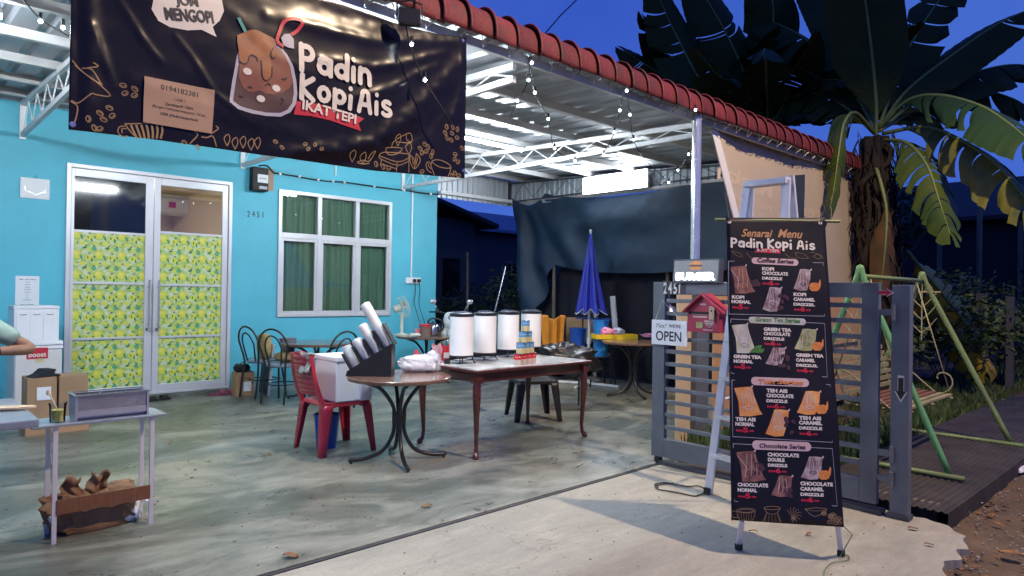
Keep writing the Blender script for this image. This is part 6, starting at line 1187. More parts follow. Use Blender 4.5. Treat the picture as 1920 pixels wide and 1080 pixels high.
t = thing('folded_hat', (q0.x+.13, YC+.1, zt_+.001), 'black folded cap lying on the left tall carton', 'cap', None, .3); mb = MB(); mb.prism([(-.12, 0), (.13, 0), (.12, .02), (.07, .03), (.09, .07), (.0, .075), (-.05, .03)], lambda x, z, y: (x, y, z), -.08, .08); obj('cap', mb, 'black_cloth', t, bevel=.012)
# left grey table with a pale sheet
t = thing('grey_table', (.45, 4.25, 0), 'grey folding table cut off by the left frame edge', 'table')
a_ = W(70, 786, 2, .745); b_ = W(33, 745, 2, .745)
mb = MB(); x1 = a_.x+.01; mb.b2((-.95, a_.y, .705), (x1, b_.y, .745)); obj('tabletop', mb, 'table_grey', t, world=True, bevel=.008)
for x, y in ((-.15, a_.y+.1), (-.15, b_.y-.1), (-.7, a_.y+.1), (-.7, b_.y-.1)): mb = MB(); mb.tube([(x, y, 0), (x, y, .705)], .014, 8); obj('leg', mb, 'purlin_grey', t, world=True)
q8 = W(60, 762, 2, .76); t = thing('pale_board', (q8.x-.19, q8.y+.10, .747), 'pale cream serving board jutting over the grey table', 'board', None, R(-28)); mb = MB(); mb.prism([(-.45, -.05), (.16, -.045), (.22, -.02), (.235, .0), (.22, .02), (.16, .035), (-.45, .05)], lambda x, y, z: (x, y, z+(x+.45)*.01), .0, .010); obj('board', mb, 'cream_board', t)
# narrow metal table with grill box, jug and paper bags
NT = .645; xL, xR, yF, yB_ = .735, 1.225, 4.33, 4.54
t = thing('narrow_table', (.98, 4.43, 0), 'narrow grey topped table on thin metal legs with a wooden brace', 'table')
q0, q1 = W(75, 797, 2, NT), W(303, 775, 2, NT); mb = MB(); mb.b2((xL-.10, yF-.02, NT-.014), (xR+.07, yB_+.03, NT)); obj('tabletop', mb, 'table_grey', t, world=True, bevel=.003)
for x in (xL+.012, xR): 
    for y in (yF+.01, yB_): mb = MB(); mb.b2((x-.011, y-.008, 0), (x+.011, y+.008, NT-.014)); obj('leg', mb, 'alu_white', t, world=True)
    mb = MB(); mb.b2((x-.007, yF+.018, .10), (x+.007, yB_-.008, .125)); obj('side_bar', mb, 'alu_white', t, world=True)
mb = MB(); mb.b2((xL+.02, yF-.006, .155), (xR-.008, yF+.006, .235)); obj('wooden_brace', mb, 'wood_brown', t, world=True, bevel=.002)
t = thing('charcoal_grill', (1.02, 4.44, NT), 'steel box charcoal grill standing on the narrow table', 'grill', None, 0); gx0, gx1 = -.18, .19
mb = MB()
mb.b2((gx0+.012, -.075, .058), (gx1-.012, -.071, .135)); mb.b2((gx0+.012, .071, .01), (gx1-.012, .075, .135)); mb.b2((gx0+.012, -.071, .066), (gx1-.012, .071, .070)); obj('tray', mb, 'steel', t)
mb = MB(); mb.b2((gx0, -.085, .002), (gx0+.011, .085, .138)); mb.b2((gx1-.011, -.085, .002), (gx1, .085, .138)); obj('end_plate', mb, 'steel_bluish', t)
mb = MB(); mb.b2((gx0+.012, -.080, .018), (gx1-.012, -.074, .056)); mb.b2((gx0+.012, -.055, .004), (gx1-.012, .070, .012)); obj('lower_panel', mb, 'steel_bluish', t)
mb = MB()
for a, b in (((gx0-.008, -.095), (gx1+.008, -.082)), ((gx0-.008, .082), (gx1+.008, .095)), ((gx0-.008, -.082), (gx0+.006, .082)), ((gx1-.006, -.082), (gx1+.008, .082))): mb.b2((a[0], a[1], .138), (b[0], b[1], .142))
obj('rim', mb, 'steel', t)
mb = MB(); rr = random.Random(1)
for k in range(26): x = gx0+.02+k*.0132; mb.tube([(x, -.078, .130), (x, .078, .130)], .0018, 5)
obj('wire_mesh', mb, 'steel', t); mb = MB(); mb.b2((gx0+.013, -.07, .071), (gx1-.013, .07, .10)); obj('ash_bed', mb, 'rubber', t)
t = thing('drink_jug', (.765, 4.40, NT), 'glass jug of yellow lemon drink with a spoon on the narrow table', 'jug'); mb = MB(); mb.lathe([(.036, .002), (.040, .09), (.045, .105), (.043, .105), (.037, .09), (.033, .006)], n=22, caps=False); mb.lathe([(.001, .002), (.036, .002)], n=22, caps=False); obj('glass', mb, 'jar_glass', t, smooth=True)
mb = MB(); mb.lathe([(.001, .008), (.032, .008), (.035, .068), (.001, .068)], n=20, caps=False); obj('drink', mb, 'lemon_juice', t, smooth=True); mb = MB(); mb.tube([(.01, 0, .04), (-.04, -.0, .16)], .004, 6); mb.ball((-.045, 0, .165), .012, 8, (.8, .5, 1.4)); obj('spoon', mb, 'cream_board', t, smooth='all'); mb = MB(); mb.ball((0, 0, .045), .022, 10, (1, 1, .5)); obj('lemon_slice', mb, 'can_yellow', t, smooth='all')
t = thing('brown_paper_bag', (.97, 4.47, 0), 'large crumpled brown bag lying under the narrow table', 'bag', None, R(4)); mb = MB()
def crumple(mb, c, s_, seed, n=84, m=48):
    vs = []; c = Vector(c)
    for j in range(m+1):
        th = PI*j/m
        for i in range(n):
            ph = 2*PI*i/n; d = Vector((math.sin(th)*math.cos(ph), math.sin(th)*math.sin(ph), math.cos(th))); q = Vector([math.copysign(abs(a)**.42, a) for a in d]); q = Vector((q.x*s_[0], q.y*s_[1], q.z*s_[2]))
            vo = noise.voronoi(q*13+Vector((seed, 0, 0)))[0]; v2 = noise.voronoi(q*28+Vector((0, seed, 0)))[0]; top = max(0, q.z/s_[2]); k = 1+.12*noise.noise(q*5)+(.34+.30*top)*(vo[0]-.45)+.16*(v2[0]-.4); p = q*k; p.z = max(p.z, -s_[2]*.93); vs.append(c+p)
    mb.add(vs, [(j*n+i, (j+1)*n+i, (j+1)*n+(i+1) % n, j*n+(i+1) % n) for j in range(m) for i in range(n)])
crumple(mb, (0, .05, .10), (.215, .10, .105), 4.4); obj('bag', mb, 'kraft', t, smooth=True)
mb = MB()
for cx, ph in ((-.11, 0), (.02, 2)): mb.grid(lambda u, v, cx=cx, ph=ph: (cx+(u-.5)*.12*(1-.35*v)+.012*math.sin(v*7+ph), .03+.02*math.sin(u*9+ph)+.012*math.sin(v*13), .17+v*(.135+.02*math.sin(u*6+ph))), 14, 12)
obj('folded_top', mb, 'kraft', t, smooth='all', solid=.003)
t = thing('white_plastic_bag', (1.165, 4.50, 0), 'white plastic bag at the right end of the brown bag', 'bag'); mb = MB(); lump(mb, (-.01, 0, .075), (.055, .06, .09), 6.3, 24, 16, .3); obj('bag', mb, 'white_plastic', t, smooth='all')
# ================================================================== CORNER BY THE NET
def zat(px, py, x, y):
    d = ray(px, py); t = (x*d.x+y*d.y)/(d.x*d.x+d.y*d.y); return CAMH+t*d.z
UX, UY = 7.893, 6.621
t = thing('patio_umbrella', (UX, UY, 0), 'closed blue umbrella with white edging on a white pole', 'umbrella')
mb = MB(); mb.tube([(0, 0, .03), (0, 0, 1.10)], .022, 12); obj('lower_pole', mb, 'white_steel', t, smooth=True); mb = MB(); mb.tube([(0, 0, .62), (0, 0, .72)], .034, 12); obj('collar', mb, 'white_steel', t, smooth=True)
mb = MB(); mb.tube([(0, 0, 1.10), (0, .0, 2.31)], .016, 12); mb.ball((0, 0, 2.32), .022, 10); obj('upper_pole', mb, 'white_steel', t, smooth=True)
for a in (0.35, 1.9, 3.45, 5.0): mb = MB(); mb.beam((0, 0, .03), (.48*math.cos(a), .48*math.sin(a), .02), .035, .03); obj('base_leg', mb, 'white_steel', t)
ztip, zrim = 2.28, 1.15; n_ = 8
def cr(th, v):                                # v: 0 rim .. 1 tip
    k = (1-v); fold = .5+.5*math.cos(n_*th); r_ = (.018+.235*k**1.15)*(1-.40*fold*min(1, k*2.2)) ; sag = -.07*(1-fold)*k*1.2+.05*fold*k*0
    return r_, sag
mb = MB()
def cf(u, v): th = u*2*PI+v*.25; r_, s_ = cr(th, v); ex_ = 1+.12*math.cos(th+.6)*(1-v); return (r_*ex_*math.cos(th), r_*ex_*math.sin(th), zrim+(ztip-zrim)*v+s_)
mb.grid(cf, 128, 40); ca_ = obj('canopy', mb, 'umbrella_blue', t, smooth='all', solid=.002)
mb = MB(); mb.tube([Vector(cf(k/128, 0))*1.0 for k in range(129)], .006, 5, False); obj('edging', mb, 'white_plastic', ca_, smooth='all')
for k in range(8):
    th = k*PI/4; r_ = .12; mb = MB(); mb.tube([(r_*math.cos(th), r_*math.sin(th), zrim+.04), (.01*math.cos(th), .01*math.sin(th), ztip-.05)], .004, 5); obj('rib', mb, 'white_steel', t)
# tray table things
TZ = .74
p0, p1 = W(1118, 636, 2, TZ), W(1196, 636, 2, TZ); dv = (p1-p0); ang = math.atan2(dv.y, dv.x)
t = thing('yellow_tray', ((p0.x+p1.x)/2+.06, (p0.y+p1.y)/2+.10, TZ), 'yellow plastic tray of pink bags on the round table by the net', 'tray', None, ang); w_ = dv.length
mb = MB(); mb.b2((-w_/2, -.12, 0), (w_/2, .12, .008)); mb.b2((-w_/2, -.12, .008), (w_/2, -.112, .065)); mb.b2((-w_/2, .112, .008), (w_/2, .12, .065)); mb.b2((-w_/2, -.112, .008), (-w_/2+.008, .112, .065)); mb.b2((w_/2-.008, -.112, .008), (w_/2, .112, .065)); obj('tray', mb, 'yellow_plastic', t)
tp = t.location.copy()
t = thing('pink_bags', (tp.x-.04, tp.y+.01, TZ+.04), 'crumpled pink and clear plastic bags heaped in the yellow tray', 'plastic bags', None, ang); mb = MB(); lump(mb, (-.06, 0, .06), (.11, .08, .05), 1.3, 30, 18, .4); obj('bag', mb, 'pink_plastic', t, smooth='all'); mb = MB(); lump(mb, (.09, 0, .06), (.08, .07, .05), 8.3, 26, 16, .4); obj('clear_bag', mb, 'bag_poly', t, smooth='all')
t = thing('lid_stack', (tp.x+.10, tp.y+.05, TZ+.05), 'tall leaning stack of clear plastic cups behind the pink bags', 'cups', None, ang); mb = MB()
lean = Matrix.Rotation(R(-6), 3, 'Y')
for k in range(26): mb.lathe([(.038, k*.0215), (.043, k*.0215+.018), (.045, k*.0215+.020)], n=16, caps=False, M=lean)
obj('cups', mb, 'clear_plastic', t, smooth='all')
p = W(1215, 632, 2, TZ); t = thing('pink_cloth', (p.x+.08, p.y+.05, TZ), 'pink cloth trailing over the table edge beside the OPEN sign', 'cloth'); mb = MB(); lump(mb, (0, 0, .02), (.12, .09, .025), 2.9, 26, 14, .5); obj('cloth', mb, 'pink_plastic', t, smooth='all')
t = thing('orange_cloth', (8.15, 6.95, .40), 'bright orange cloth draped over a chair behind the urns', 'cloth')
p0, p1 = RP(1014, 600, 10.2), RP(1060, 592, 10.4); mb = MB()
A_ = RP(1012, 592, 10.35); B_ = RP(1060, 598, 10.6); zt_ = 1.05
mb.grid(lambda u, v: tuple((A_.lerp(B_, u) + Vector((0, 0, 0))).xy[:])+((.55+v*.50)-.02*math.sin(u*20)*v+.03*math.sin(u*6),) if False else (A_.x+(B_.x-A_.x)*(.12*(1-v)+u*(1-.24*(1-v)))+.02*math.sin(u*22+v*3), A_.y+(B_.y-A_.y)*(.12*(1-v)+u*(1-.24*(1-v)))+.02*math.sin(u*17), .42+v*(A_.z-.44)+.03*math.sin(u*9)*v), 40, 16)
obj('cloth', mb, 'orange_cloth', t, world=True, smooth='all', solid=.004)
def bx(name, px0, px1, pyt, pyb, dist, depth, m, label, cat, bev=.01, grp=None):
    a, b = RP(px0, pyt, dist), RP(px1, pyt, dist); lo = RP((px0+px1)/2, pyb, dist); w2 = (b-a).length; an = math.atan2(b.y-a.y, b.x-a.x); z0 = max(0, lo.z); h_ = a.z-z0
    t = thing(name, ((a.x+b.x)/2, (a.y+b.y)/2, z0), label, cat, grp, an); mb = MB(); mb.b2((-w2/2, 0, 0), (w2/2, depth, h_)); obj('body', mb, m, t, bevel=bev); return t, w2, h_
t, w2, h_ = bx('cardboard_box', 1062, 1113, 596, 640, 10.9, .3, 'cardboard', 'brown cardboard box in the dark corner left of the umbrella pole', 'cardboard box')
mb = MB(); mb.b2((-w2/2, -.001, h_*.9), (w2/2, -.0005, h_*.93)); obj('tape', mb, 'notice_brown', t)
for k, (a, b, yt, yb, d_, lb) in enumerate(((1068, 1100, 617, 650, 10.3, 'blue plastic tub behind the table near the black bin bag'), (1112, 1142, 603, 662, 9.9, 'tall sky blue plastic bin behind the umbrella pole'))):
    a_, b_ = RP(a, yt, d_), RP(b, yt, d_); r_ = (b_-a_).length/2; c = (a_+b_)/2; z0 = max(0, RP((a+b)/2, yb, d_).z) if k == 0 else .48; t = thing('plastic_bin', (c.x, c.y, z0), lb, 'bin', 'blue bins in the corner'); hh = a_.z-z0; mb = MB(); mb.lathe([(r_*.82, 0), (r_, hh), (r_*1.05, hh), (r_*1.05, hh+.02), (r_*.93, hh+.02), (r_*.78, .01)], n=24, caps=False); mb.lathe([(r_*.8, .004), (r_*.8, .006)], n=20); obj('bin', mb, 'blue_plastic' if k == 0 else 'sky_blue_plastic', t, smooth=True)
    t['category'] = 'bin'
t = thing('blue_shelf', (8.4, 6.9, 0), 'thin blue shelf board behind the umbrella in the corner', 'shelf'); a_, b_ = RP(1088, 596, 10.6), RP(1152, 600, 10.2); mb = MB(); mb.beam(a_, b_, .22, .02); obj('board', mb, 'blue_plastic', t, world=True)
for q in (a_.lerp(b_, .08), a_.lerp(b_, .92)): mb = MB(); mb.tube([(q.x, q.y, 0), (q.x, q.y, q.z-.01)], .012, 6); obj('leg', mb, 'black_metal', t, world=True)
p = RP(1060, 665, 8.3); t = thing('bin_bag', (p.x, p.y, .45), 'shiny black bin bag heaped behind the right end of the long table', 'bin bag', None, R(-40)); mb = MB(); lump(mb, (0, 0, .16), (.36, .22, .19), 5.5, 48, 28, .42); obj('bag', mb, 'bin_bag', t, smooth='all')
t.location.z = .40
b_ = thing('low_bench', (p.x, p.y, 0), 'low dark bench under the black bin bag', 'bench'); mb = MB(); mb.box((0, 0, .375), (.7, .4, .03), rz=R(-40)); obj('seat', mb, 'dark_grey', b_)
for x, y in ((.2, -.25), (-.28, .12), (.1, .35), (.28, -.05)): mb = MB(); mb.tube([(x*.8, y*.6, 0), (x*.8, y*.6, .36)], .012, 6); obj('leg', mb, 'black_metal', b_)
# motorbike partly hidden behind the urns
p = RP(830, 600, 10.9); t = thing('motorbike', (p.x+.35, p.y+.30, 0), 'parked motorbike mostly hidden behind the leftmost urn', 'motorbike', None, math.atan2(-p.y, -p.x)+.12)
def part(nm, m, fn, sm='all'): mb = MB(); fn(mb); return obj(nm, mb, m, t, smooth=sm)
for x in (-.62, .62):
    wh = part('wheel', 'rubber', lambda mb, x=x: mb.tube([(x+.25*math.cos(a), 0, .28+.25*math.sin(a)) for a in [2*PI*k/28 for k in range(29)]], .035, 8, False))
    mb = MB(); [mb.tube([(x, 0, .28), (x+.24*math.cos(a), 0, .28+.24*math.sin(a))], .006, 5) for a in [k*PI/4 for k in range(8)]]; mb.ball((x, 0, .28), .05, 10); obj('spokes', mb, 'kettle_steel', wh)
part('frame', 'black_metal', lambda mb: (mb.tube(smoothpts([(-.62, 0, .28), (-.2, 0, .42), (.15, 0, .45), (.42, 0, .8)]), .03, 8), mb.tube([(-.2, 0, .42), (-.35, 0, .72)], .025, 8), mb.ball((-.02, 0, .38), .14, 12, (1.2, .8, 1))))
part('seat', 'black_plastic', lambda mb: lump(mb, (-.30, 0, .78), (.34, .12, .06), 3, 24, 12, .03)); part('fork', 'chrome', lambda mb: (mb.tube([(.62, -.07, .28), (.42, -.07, .90)], .018, 8), mb.tube([(.62, .07, .28), (.42, .07, .90)], .018, 8)))
part('front_fairing', 'white_plastic', lambda mb: (lump(mb, (.40, 0, .92), (.10, .13, .13), 2, 20, 12, .05), lump(mb, (.33, 0, .66), (.10, .16, .20), 4, 20, 12, .05), lump(mb, (.62, 0, .56), (.2, .05, .05), 6, 20, 10, .05))); part('headlight', 'kettle_steel', lambda mb: mb.ball((.50, 0, .96), .07, 12, (.5, 1, .8)))
part('yellow_trim', 'can_yellow', lambda mb: (mb.beam((.30, -.165, .50), (.42, -.13, .85), .012, .05), mb.beam((.30, .165, .50), (.42, .13, .85), .012, .05)), False); part('handlebar', 'black_metal', lambda mb: mb.tube(smoothpts([(.26, -.34, 1.04), (.38, -.18, 1.04), (.42, 0, 1.0), (.38, .18, 1.04), (.26, .34, 1.04)]), .013, 8))
for s_ in (-1, 1): part('mirror', 'chrome', lambda mb, s_=s_: (mb.tube([(.36, s_*.2, 1.04), (.38, s_*.28, 1.18)], .006, 6), mb.ball((.38, s_*.30, 1.21), .05, 10, (.3, 1.2, .8))))
# ------------------------------------------------------------------ nets
def nety(px, py, X=XS-.10): v = W(px, py, 0, X); return v.y, v.z
NX = XS-.10
top = [nety(*p) for p in ((960, 372), (975, 381), (993, 386), (1008, 378), (1022, 362), (1045, 368), (1080, 370), (1120, 371), (1160, 367), (1230, 358), (1306, 343))]; top.append((3.7, 2.93))
bot = [nety(*p) for p in ((985, 565), (1000, 545), (1015, 545), (1030, 520), (1040, 496), (1050, 500), (1080, 505), (1120, 510), (1160, 512), (1230, 512), (1306, 505))]; bot.append((3.7, 1.7))
bot[0] = nety(988, 640); bot[1] = nety(1000, 590); bot[2] = nety(1018, 560)
def pl(P, u): n_ = len(P)-1; i = min(n_-1, int(u*n_)); t = u*n_-i; return P[i][0]*(1-t)+P[i+1][0]*t, P[i][1]*(1-t)+P[i+1][1]*t
t = thing('shade_net', (NX, 6.5, 2.9), 'dark blue green shade net hung in folds along the open side of the carport', 'net')
def nf(u, v):
    a, b = pl(bot, u), pl(top, u); y, z = b[0]+(a[0]-b[0])*(1-v), b[1]+(a[1]-b[1])*(1-v)
    d = 0
    s = y-8.95; fan = (2.95-z); 
    w_ = math.exp(-((y-8.8)/.45)**2); d += w_*.10*math.sin((y-8.95)/(0.06+.12*max(.1, fan))*1.6)*min(1, fan*1.2)
    q = (y-8.3)*.75+(z-2.8)*.66; d += .07*math.sin((y*.8-z*.65)*9+1.5*noise.noise((y, z, 2)))*math.exp(-((y-7.9)/.8)**2)*min(1, max(0, (2.95-z)*1.4))
    d += .02*noise.noise((y*1.5, z*3, 5))+.008*noise.noise((y*6, z*6, 8))+.02*math.sin(z*9+y)*math.exp(-((y-6.8)/.8)**2)
    return (NX+d, y, z)
mb = MB(); mb.grid(nf, 220, 70); obj('sheet', mb, 'net', t, smooth='all', world=True)
mb = MB(); mb.tube([(NX-.0, 8.7, 3.02), (NX, 7.0, 2.99), (NX, 3.9, 2.96)], .006, 6); obj('rope', mb, 'print_pink', t, world=True)
t = thing('dark_sheet', (XS+.25, 6.0, 0), 'nearly black sheet hanging below and behind the shade net', 'sheet')
low = [(8.95, .15), (8.72, .75), (8.45, 1.35), (8.15, 1.82), (7.6, 1.86), (6.5, 1.84), (5.2, 1.86), (3.6, 1.80)]
mb = MB(); mb.grid(lambda u, v: (lambda p: (XS+.22+.03*math.sin(p[0]*7)+.02*math.sin(p[0]*19+v), p[0], p[1]*v))(pl(low, u)), 90, 14); obj('sheet', mb, 'net_low', t, smooth='all', world=True)
for px, py, X, lb in ((1252, 450, XS+.05, 'grey wooden post rising through the net near the sign'), (877, 473, XS+.6, 'broken pale wooden post standing left of the net'), (1039, 490, XS-.05, 'short wooden post holding the fold of the net')):
    v = W(px, py, 0, X); t = thing('wooden_post', (v.x, v.y, 0), lb, 'post', 'wooden posts by the net'); mb = MB(); mb.tube([(0, 0, -.05), (.01, .0, v.z*.5), (0, 0, v.z)], [.035, .03, .027], 7); obj('post', mb, 'wood_post', t, smooth=True)
t = thing('leaning_rake', (9.0, 9.8, 0), 'thin metal pole leaning behind the second urn', 'pole'); mb = MB(); mb.tube([RP(926, 590, 11.5), RP(948, 500, 11.9)], .012, 6); obj('pole', mb, 'steel', t, world=True)
# ------------------------------------------------------------------ neighbours
def gable(name, x0, x1, y0, y1, h, rh, label, m='wall_far', rm='roof_dark', axis='x', ov=.5):
    t = thing(name, ((x0+x1)/2, (y0+y1)/2, 0), label, 'house'); mb = MB(); mb.b2((x0, y0, 0), (x1, y1, h)); obj('wall', mb, m, t, world=True)
    mb = MB()
    if axis == 'x': ym = (y0+y1)/2; P = [(y0-ov, h-.1), (ym, h+rh), (y1+ov, h-.1), (y1+ov, h-.22), (ym, h+rh-.12), (y0-ov, h-.22)]; mb.prism(P, lambda a, z, q: (q, a, z), x0-ov, x1+ov)
    else: xm = (x0+x1)/2; P = [(x0-ov, h-.1), (xm, h+rh), (x1+ov, h-.1), (x1+ov, h-.22), (xm, h+rh-.12), (x0-ov, h-.22)]; mb.prism(P, lambda a, z, q: (a, q, z), y0-ov, y1+ov)
    obj('roof', mb, rm, t, world=True); return t
v1 = RP(822, 372, 17); v2 = RP(936, 420, 17)
g1, g2 = W(818, 368, 1, 14.9), W(936, 421, 1, 14.9)
h1 = gable('neighbour_house', 2*g1.x-g2.x+.5, g2.x-.5, 15.4, 25, g2.z+.1, g1.z-g2.z-.1, 'dark neighbouring house with a sloping roof seen beyond the blue wall', axis='y')
mb = MB(); mb.b2((g2.x-1.7, 15.35, 1.2), (g2.x-1.1, 15.39, 2.3)); wn = obj('window', mb, 'glass_dark', h1, world=True); mb = MB(); mb.b2((g2.x-1.76, 15.33, 1.13), (g2.x-1.04, 15.345, 1.19)); obj('sill', mb, 'wall_far', wn, world=True)
g3, g4 = W(900, 402, 1, 24), W(940, 431, 1, 20)
h2 = gable('neighbour_house', g3.x-3.5, g3.x+9, 20.4, 27.6, g4.z+.1, g3.z-g4.z, 'farther house with a bluish roof right of the dark roof', 'wall_far', 'roof_blue', 'x')
for x in (g3.x-1.5, g3.x+.4): mb = MB(); mb.b2((x, 20.35, 1.3), (x+.8, 20.39, 2.5)); obj('window', mb, 'glass_dark', h2, world=True)
h3 = gable('shed', 24, 36, 2.2, 12, 3.9, 1.9, 'dark open shed behind the banana leaves at the right', 'roof_dark', 'roof_dark', 'y')
for x, y in ((23.6, 4), (23.6, 6), (23.6, 8)): mb = MB(); mb.b2((x, y, 0), (x+.12, y+.12, 3.7)); obj('post', mb, 'wood_post', h3, world=True)
# ------------------------------------------------------------------ foliage
def leafquads(mb, c, n_, s_, sq, seed, spread=1.0):
    rr = random.Random(seed); c = Vector(c)
    for _ in range(n_):
        d = Vector((rr.gauss(0, 1), rr.gauss(0, 1), rr.gauss(0, 1))); d.normalize(); k = rr.uniform(.35, 1)**.5*(1+.25*noise.noise(d*2+Vector((seed, 0, 0)))); p = c+Vector((d.x*sq[0], d.y*sq[1], d.z*sq[2]))*k
        a = Vector((rr.gauss(0, 1), rr.gauss(0, 1), rr.gauss(0, .6))).normalized(); b = a.orthogonal().normalized(); b = Matrix.Rotation(rr.uniform(0, 6.28), 3, a)@b; L = s_*rr.uniform(.6, 1.4)
        mb.add([p-a*L*.5, p+b*L*.2, p+a*L*.5, p-b*L*.2], [(0, 1, 2, 3)])
def shrub(name, x, y, h_, r_, n_, s_, m, label, seed, grp, trunk=True, cat='tree'):
    t = thing(name, (x, y, -.05), label, cat, grp); mb = MB(); rr = random.Random(seed)
    for k in range(7):
        a = rr.uniform(0, 6.28); q = r_*rr.uniform(.1, .6); leafquads(mb, (q*math.cos(a), q*math.sin(a), h_*rr.uniform(.45, .85)), n_//7, s_, (r_*.55, r_*.55, h_*.26), seed*10+k)
    obj('crown' if trunk else 'foliage', mb, m, t)
    mb = MB()
    if trunk:
        mb.tube([(0, 0, 0), (.05, .02, h_*.3), (.0, .05, h_*.6)], [r_*.07, r_*.05, r_*.03], 8)
        for k in range(5): a = k*1.3; mb.tube([(0, 0, h_*.35), (r_*.3*math.cos(a), r_*.3*math.sin(a), h_*.55), (r_*.5*math.cos(a), r_*.5*math.sin(a), h_*.75)], [r_*.035, r_*.02, r_*.01], 6)
        obj('trunk', mb, 'bark', t, smooth='all')
    else:
        for k in range(6): a = k*1.05; mb.tube([(0, 0, 0), (r_*.3*math.cos(a), r_*.3*math.sin(a), h_*.4), (r_*.6*math.cos(a), r_*.6*math.sin(a), h_*.7)], [.012, .008, .004], 5)
        obj('stems', mb, 'bark', t)
    return t
shrub('shrub', 10.6, 11.0, 2.1, .9, 1400, .11, 'foliage', 'feathery green shrub just left of the hanging net', 3, 'shrubs beyond the carport', False, 'shrub')
for i, (x, y, h_, r_, lb) in enumerate(((11.5, 13.2, 1.5, 1.6, 'low dark shrub in front of the neighbouring house'), (9.4, 11.8, 1.3, 1.0, 'low dark shrub right behind the blue wall corner'), (13.0, 12.2, 1.7, 1.4, 'dark shrub behind the feathery green one'))): shrub('shrub', x, y, h_, r_, 900, .14, 'foliage_dark', lb, 20+i, 'shrubs beyond the carport', False, 'shrub')
for i, (x, y, h_, r_, lb) in enumerate(((19, 6.5, 4.2, 2.6, 'dark tree mass behind the banana trunk'), (26, 12, 6.0, 3.5, 'tall dark tree beyond the beige banner'), (22, 1.6, 2.7, 2.2, 'dark low tree at the right frame edge'), (30, 2.2, 3.5, 3, 'far dark tree at the right'))): shrub('dark_tree', x, y, h_, r_, 2200, .28, 'foliage_dark', lb, 40+i, 'dark trees in the background')
for i, (x, y, h_, r_, lb) in enumerate(((12.4, 3.1, 1.5, 1.0, 'leafy bush behind the swing seat'), (13.8, 2.6, 1.3, 1.1, 'leafy bush right of the yellow banana leaf'), (11.2, 3.6, 1.2, .8, 'leafy bush behind the gate slats'), (15.5, 3.6, 1.9, 1.5, 'dark bush behind the swing frame'), (17.5, 2.4, 1.5, 1.5, 'far low bush at the right of the yard'))): shrub('garden_bush', x, y, h_, r_, 1300, .12, 'foliage', lb, 60+i, 'bushes behind the swing', False, 'bush')
# ground cover: uncountable
def cover(name, m, area, n_, s_, seed, hh, label=None):
    mb = MB(); rr = random.Random(seed); k = 0
    while k < n_:
        x, y = rr.uniform(area[0], area[1]), rr.uniform(area[2], area[3])
        if noise.noise((x*.8, y*.8, seed)) < -.12: 
            k += 1; continue
        z = -.06; a = rr.uniform(0, 6.28); L = s_*rr.uniform(.5, 1.4); b = Vector((math.cos(a), math.sin(a), 0)); up = Vector((rr.uniform(-.4, .4), rr.uniform(-.4, .4), 1)).normalized(); p = Vector((x, y, z)); h_ = hh*rr.uniform(.3, 1)
        mb.add([p+up*h_*.2-b*L*.25, p+up*h_*.1+b*L*.25, p+up*h_+b*L*.4+b.orthogonal()*L*.0], [(0, 1, 2)]); k += 1
    o = obj(name, mb, m, None); o['kind'] = 'stuff'; return o
cover('grass', 'grass', (5.5, 20, 2.2, 3.4), 12000, .05, 3, .10); cover('grass', 'foliage', (9.5, 26, .4, 3.6), 26000, .09, 4, .16); cover('weeds', 'foliage', (5.2, 9.5, 2.15, 3.35), 7000, .09, 5, .30)
mb = MB(); rr = random.Random(12)
for _ in range(4200):
    x, y = rr.uniform(3.9, 11), rr.uniform(-.4, 2.9)
    if (x < 4.9 and 1.0 < y < 3.2) or (x > 4.9 and 1.15 < y < 1.95 and x < 10.5) or (x < 4.0 and y > .9): continue
    if noise.noise((x*1.3, y*1.3, 7)) < rr.uniform(-.5, .5): continue
    a = rr.uniform(0, 6.28); L = rr.uniform(.012, .040); b = Vector((math.cos(a), math.sin(a), rr.uniform(-.3, .3)))*L; c = Vector((-math.sin(a), math.cos(a), rr.uniform(-.4, .4)))*L*.45; p = Vector((x, y, -.045+rr.uniform(0, .02)))
    mb.add([p-b, p-c, p+b, p+c+Vector((0, 0, .008))], [(0, 1, 2), (0, 2, 3)])
o = obj('leaf_litter', mb, 'floor_leaf', None); o['kind'] = 'stuff'
mb = MB()
for _ in range(2600):
    x, y = rr.uniform(3.6, 9), rr.uniform(-.5, 1.2); s_ = rr.uniform(.004, .014)
    if (x < 4.9 and y > 1.0): continue
    mb.box((x, y, -.05+rr.uniform(0, .012)), (s_, s_*rr.uniform(.6, 1.2), s_*.7), rz=rr.uniform(0, 3))
o = obj('gravel', mb, 'concrete_apron', None); o['kind'] = 'stuff'
mb = MB()
for _ in range(1500):
    x, y = rr.uniform(-.5, 8.5), rr.uniform(.9, 9.1)
    if (y < 3.25 and x > 4.85) or (y < 1.3 and x > 3.9): continue
    s_ = rr.uniform(.0025, .0075)*(1.8 if rr.random() < .05 else 1); mb.box((x, y, .0+s_*.25-(.004 if y < 3.2 else 0)), (s_, s_*rr.uniform(.5, 1.6), s_*.5), rz=rr.uniform(0, 3))
o = obj('grit', mb, 'floor_leaf', None); o['kind'] = 'stuff'
def flat_leaf(px, py, L, label, z=.002, ang=None):
    p = W(px, py, 2, z); t = thing('fallen_leaf', p, label, 'leaf', 'dry leaves on the concrete', rr.uniform(0, 6) if ang is None else ang); mb = MB()
    mb.grid(lambda u, v: ((u-.5)*L, (v-.5)*L*.55*math.sin(PI*min(.98, max(.02, u)))**.7, .004+.18*L*abs(v-.5)+.05*L*math.sin(u*5)), 8, 4); obj('blade', mb, 'floor_leaf', t, smooth='all')
flat_leaf(690, 1, .1, 'x') if False else None
